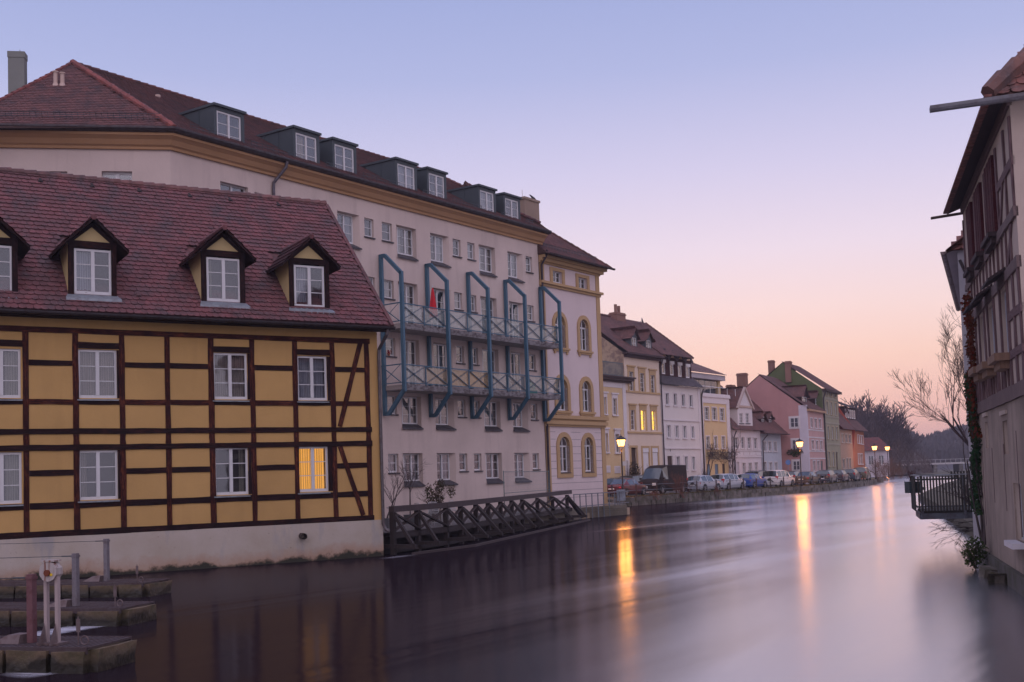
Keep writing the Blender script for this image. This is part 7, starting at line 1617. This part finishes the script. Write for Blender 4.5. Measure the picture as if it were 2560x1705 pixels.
def steel_post(t_, e, px_, yb, yt, ztop, c, w_=.085, red=False):
    x, y = pt_local(e, px_, yb, ztop); h = hgt(px_, yb, yt, ztop); b = MB(); b.box(x - w_ / 2, x + w_ / 2, y - w_ / 2, y + w_ / 2, ztop, ztop + h); b.box(x - w_ * .62, x + w_ * .62, y - w_ * .62, y + w_ * .62, ztop + h - .07, ztop + h - .03); b.build('post', c, t_)
    b = MB(); b.add([(x + .10, y - .16, ztop), (x + .10, y + .16, ztop), (x + .55, y + .16, ztop), (x + .55, y - .16, ztop), (x + .10, y - .12, ztop + .12), (x + .10, y + .12, ztop + .12), (x + .30, y + .12, ztop + .12), (x + .30, y - .12, ztop + .12)], [(4, 5, 6, 7), (0, 1, 5, 4), (1, 2, 6, 5), (2, 3, 7, 6), (3, 0, 4, 7)]); b.build('base_cover', M_cast, t_)
    b = MB(); b.tube([(x, y, ztop + h - .05), (x + 2.5, y, ztop + h - .07), (x + 6, y, ztop + h - .05)], .006, 5); b.tube([(x + .05, y, ztop + h - .05), (x + .3, y, ztop + h - .052)], .012, 5); b.build('cable', M_slate, t_); return x, y, h
def rod(t_, e, px_, yb, yt, ztop):
    x, y = pt_local(e, px_, yb, ztop); h = hgt(px_, yb, yt, ztop); b = MB(); b.tube([(x, y, ztop), (x, y, ztop + h)], .009, 6); b.box(x - .03, x + .03, y - .006, y + .006, ztop + h * .45, ztop + h * .92); b.build('marker_rod', M_cast, t_); b = MB()
    n = 10; b.tube([(x - .10 + .06 * math.cos(a), y, ztop + .06 + .06 * math.sin(a)) for a in [2 * math.pi * k / n for k in range(n + 1)]], .010, 5, False); b.build('mooring_ring', M_cast, t_)
M_pgrey = metal((.24, .22, .24), .6); M_pred = metal((.22, .11, .12), .65)
z1 = .34
p1_, e1 = pier('nearest stone race pier, carrying a white winding drum', 222, 1618, z1, .95, 5.5, 1)
steel_post(p1_, e1, 80, 1606, 1438, z1, M_pred, .095); rod(p1_, e1, 196, 1612, 1543, z1)
wd = MB(); xa, ya = pt_local(e1, 117.5, 1610, z1); xb, yb = pt_local(e1, 145, 1611, z1); hC = hgt(130, 1610, 1452, z1)
for (x, y) in ((xa, ya), (xb, yb)):
    b = MB(); b.box(x - .024, x + .024, y - .03, y + .03, z1, z1 + hC + .05); b.build('column', paint((.38, .30, .29), .7), p1_); b = MB(); b.box(x - .09, x + .09, y - .11, y + .11, z1, z1 + .03); b.add([(x - .03, y + .05, z1), (x + .03, y + .05, z1), (x, y + .2, z1), (x, y + .05, z1 + .3)], [(0, 1, 3), (1, 2, 3), (2, 0, 3)]); b.build('column_foot', M_cast, p1_)
xm, ym = (xa + xb) / 2, (ya + yb) / 2 + .02; zc = z1 + hgt(130, 1610, 1430, z1); rr = .142; n = 10
ring_ = lambda y_, r_: [(xm + r_ * math.cos(2 * math.pi * (k + .5) / n), ym + y_, zc + r_ * math.sin(2 * math.pi * (k + .5) / n)) for k in range(n)]
b = MB(); A, B_ = ring_(.07, rr), ring_(-.07, rr); b.add(A + B_, [tuple(reversed(range(n))), tuple(range(n, 2 * n))] + [(k, (k + 1) % n, n + (k + 1) % n, n + k) for k in range(n)]); b.box(xm - .11, xm + .11, ym - .08, ym + .08, zc + rr - .01, zc + rr + .012)
@mat('drum')
def drum(t):
    v = t.pos(); st = t.noise(t.pos((9, 9, 1.1)), 1.5, 4, .6); c = t.mixc(t.map(st, .52, .66), (.40, .35, .33), (.17, .05, .025)); t.bsdf(c, .6, t.bump(t.noise(v, 18, 3), .006, .5))
b.build('winding_drum', drum(), p1_); b = MB(); b.tube([(xm + .0, ym + .07, zc - .02), (xm, ym + .10, zc - .02)], .045, 10); b.build('drum_hub', metal((.22, .07, .04), .7), p1_)
b = MB(); b.tube([(xm - .06, ym + .072, zc - .045), (xm - .06, ym + .078, zc - .045)], .020, 10); b.build('yellow_dot', paint((.75, .50, .02)), p1_)
z2 = .32; p2_, e2 = pier('middle stone race pier with a single grey post', 305, 1520, z2, 1.0, 5.5, 2); steel_post(p2_, e2, 190, 1515, 1385, z2, M_pgrey, .095); rod(p2_, e2, 288, 1516, 1462, z2)
z3 = .32; p3_, e3 = pier('farthest stone race pier below the yellow house wall', 360, 1457, z3, 1.0, 7, 3); steel_post(p3_, e3, 267, 1452, 1348, z3, M_pgrey, .10); rod(p3_, e3, 343, 1455, 1412, z3)
# foam where the race runs past the pier heads
@mat('foam')
def foam(t, am=.9):
    uv = t.n('ShaderNodeTexCoord').outputs['Generated']; n_ = t.noise(t.pos((.8, 3.0, 1), (0, 0, R(14))), 2.2, 5, .6); sx = t.n('ShaderNodeSeparateXYZ', {0: uv})
    def edge(o): return t.n('ShaderNodeMath', {0: t.n('ShaderNodeMath', {0: o, 1: t.n('ShaderNodeMath', {0: 1.0, 1: o}, operation='SUBTRACT').outputs[0]}, operation='MULTIPLY').outputs[0], 1: 4.0}, operation='MULTIPLY').outputs[0]
    e_ = t.n('ShaderNodeMath', {0: edge(sx.outputs[0]), 1: edge(sx.outputs[1])}, operation='MULTIPLY').outputs[0]
    a = t.n('ShaderNodeMath', {0: t.map(n_, .25, .7, .1, 1), 1: t.map(e_, .05, .8, 0, am)}, operation='MULTIPLY').outputs[0]
    d = t.n('ShaderNodeBsdfDiffuse', {'Color': (.62, .62, .70, 1)}); tr_ = t.n('ShaderNodeBsdfTransparent'); mx_ = t.n('ShaderNodeMixShader', {0: a, 1: tr_.outputs[0], 2: d.outputs[0]}); t.l(mx_.outputs[0], t.o.inputs[0])
for i, (p, q, w_, lab) in enumerate((((40, 1690), (232, 1655), .42, 'white foam streak along the nearest race pier'), ((10, 1600), (300, 1552), .42, 'pale foam streak running past the middle race pier'), ((215, 1640), (262, 1632), .40, 'foam swirl off the head of the nearest pier'), ((210, 1551), (252, 1546), .20, 'small white foam patch under the middle pier'), ((960, 1397), (1030, 1388), .28, 'faint foam off the corner of the yellow house'))):
    a, c = on_z(*p, .006), on_z(*q, .006); L_ = (c - a).length; d = (c - a) / L_; n_ = Vector((-d.y, d.x, 0)); b = MB(); m_ = 12
    for k in range(m_ + 1):
        s_ = L_ * (-.1 + 1.2 * k / m_); pp = n_ * (.10 * math.sin(k * .5)); b.v += [(s_, -w_ + pp.length * .2 * math.sin(k), 0), (s_, w_ + pp.length * .2 * math.sin(k), .0)]
    for k in range(m_): b.f.append((2 * k, 2 * k + 2, 2 * k + 3, 2 * k + 1))
    o = b.build('river_foam', foam(.3 if i == 4 else .9), kind='stuff'); o.location = (a.x, a.y, .006 + .002 * i); o.rotation_euler = (0, 0, math.atan2(d.y, d.x)); tag(o, lab, 'foam')
# ------------------------------------------------------------------ evening haze over the river
hz_m = bpy.data.materials.new('haze'); hz_m.use_nodes = True; ht = hz_m.node_tree; ht.nodes.clear(); ho_ = ht.nodes.new('ShaderNodeOutputMaterial'); pv = ht.nodes.new('ShaderNodeVolumePrincipled'); pv.inputs['Color'].default_value = (.80, .80, .92, 1); pv.inputs['Density'].default_value = .0005; pv.inputs['Anisotropy'].default_value = .2; ht.links.new(pv.outputs[0], ho_.inputs['Volume'])
b = MB().box(-950, 950, -70, 1600, -2.0, 40.0); o = b.build('haze', hz_m, kind='stuff'); tag(o, 'thin bluish evening haze over the river', 'haze')
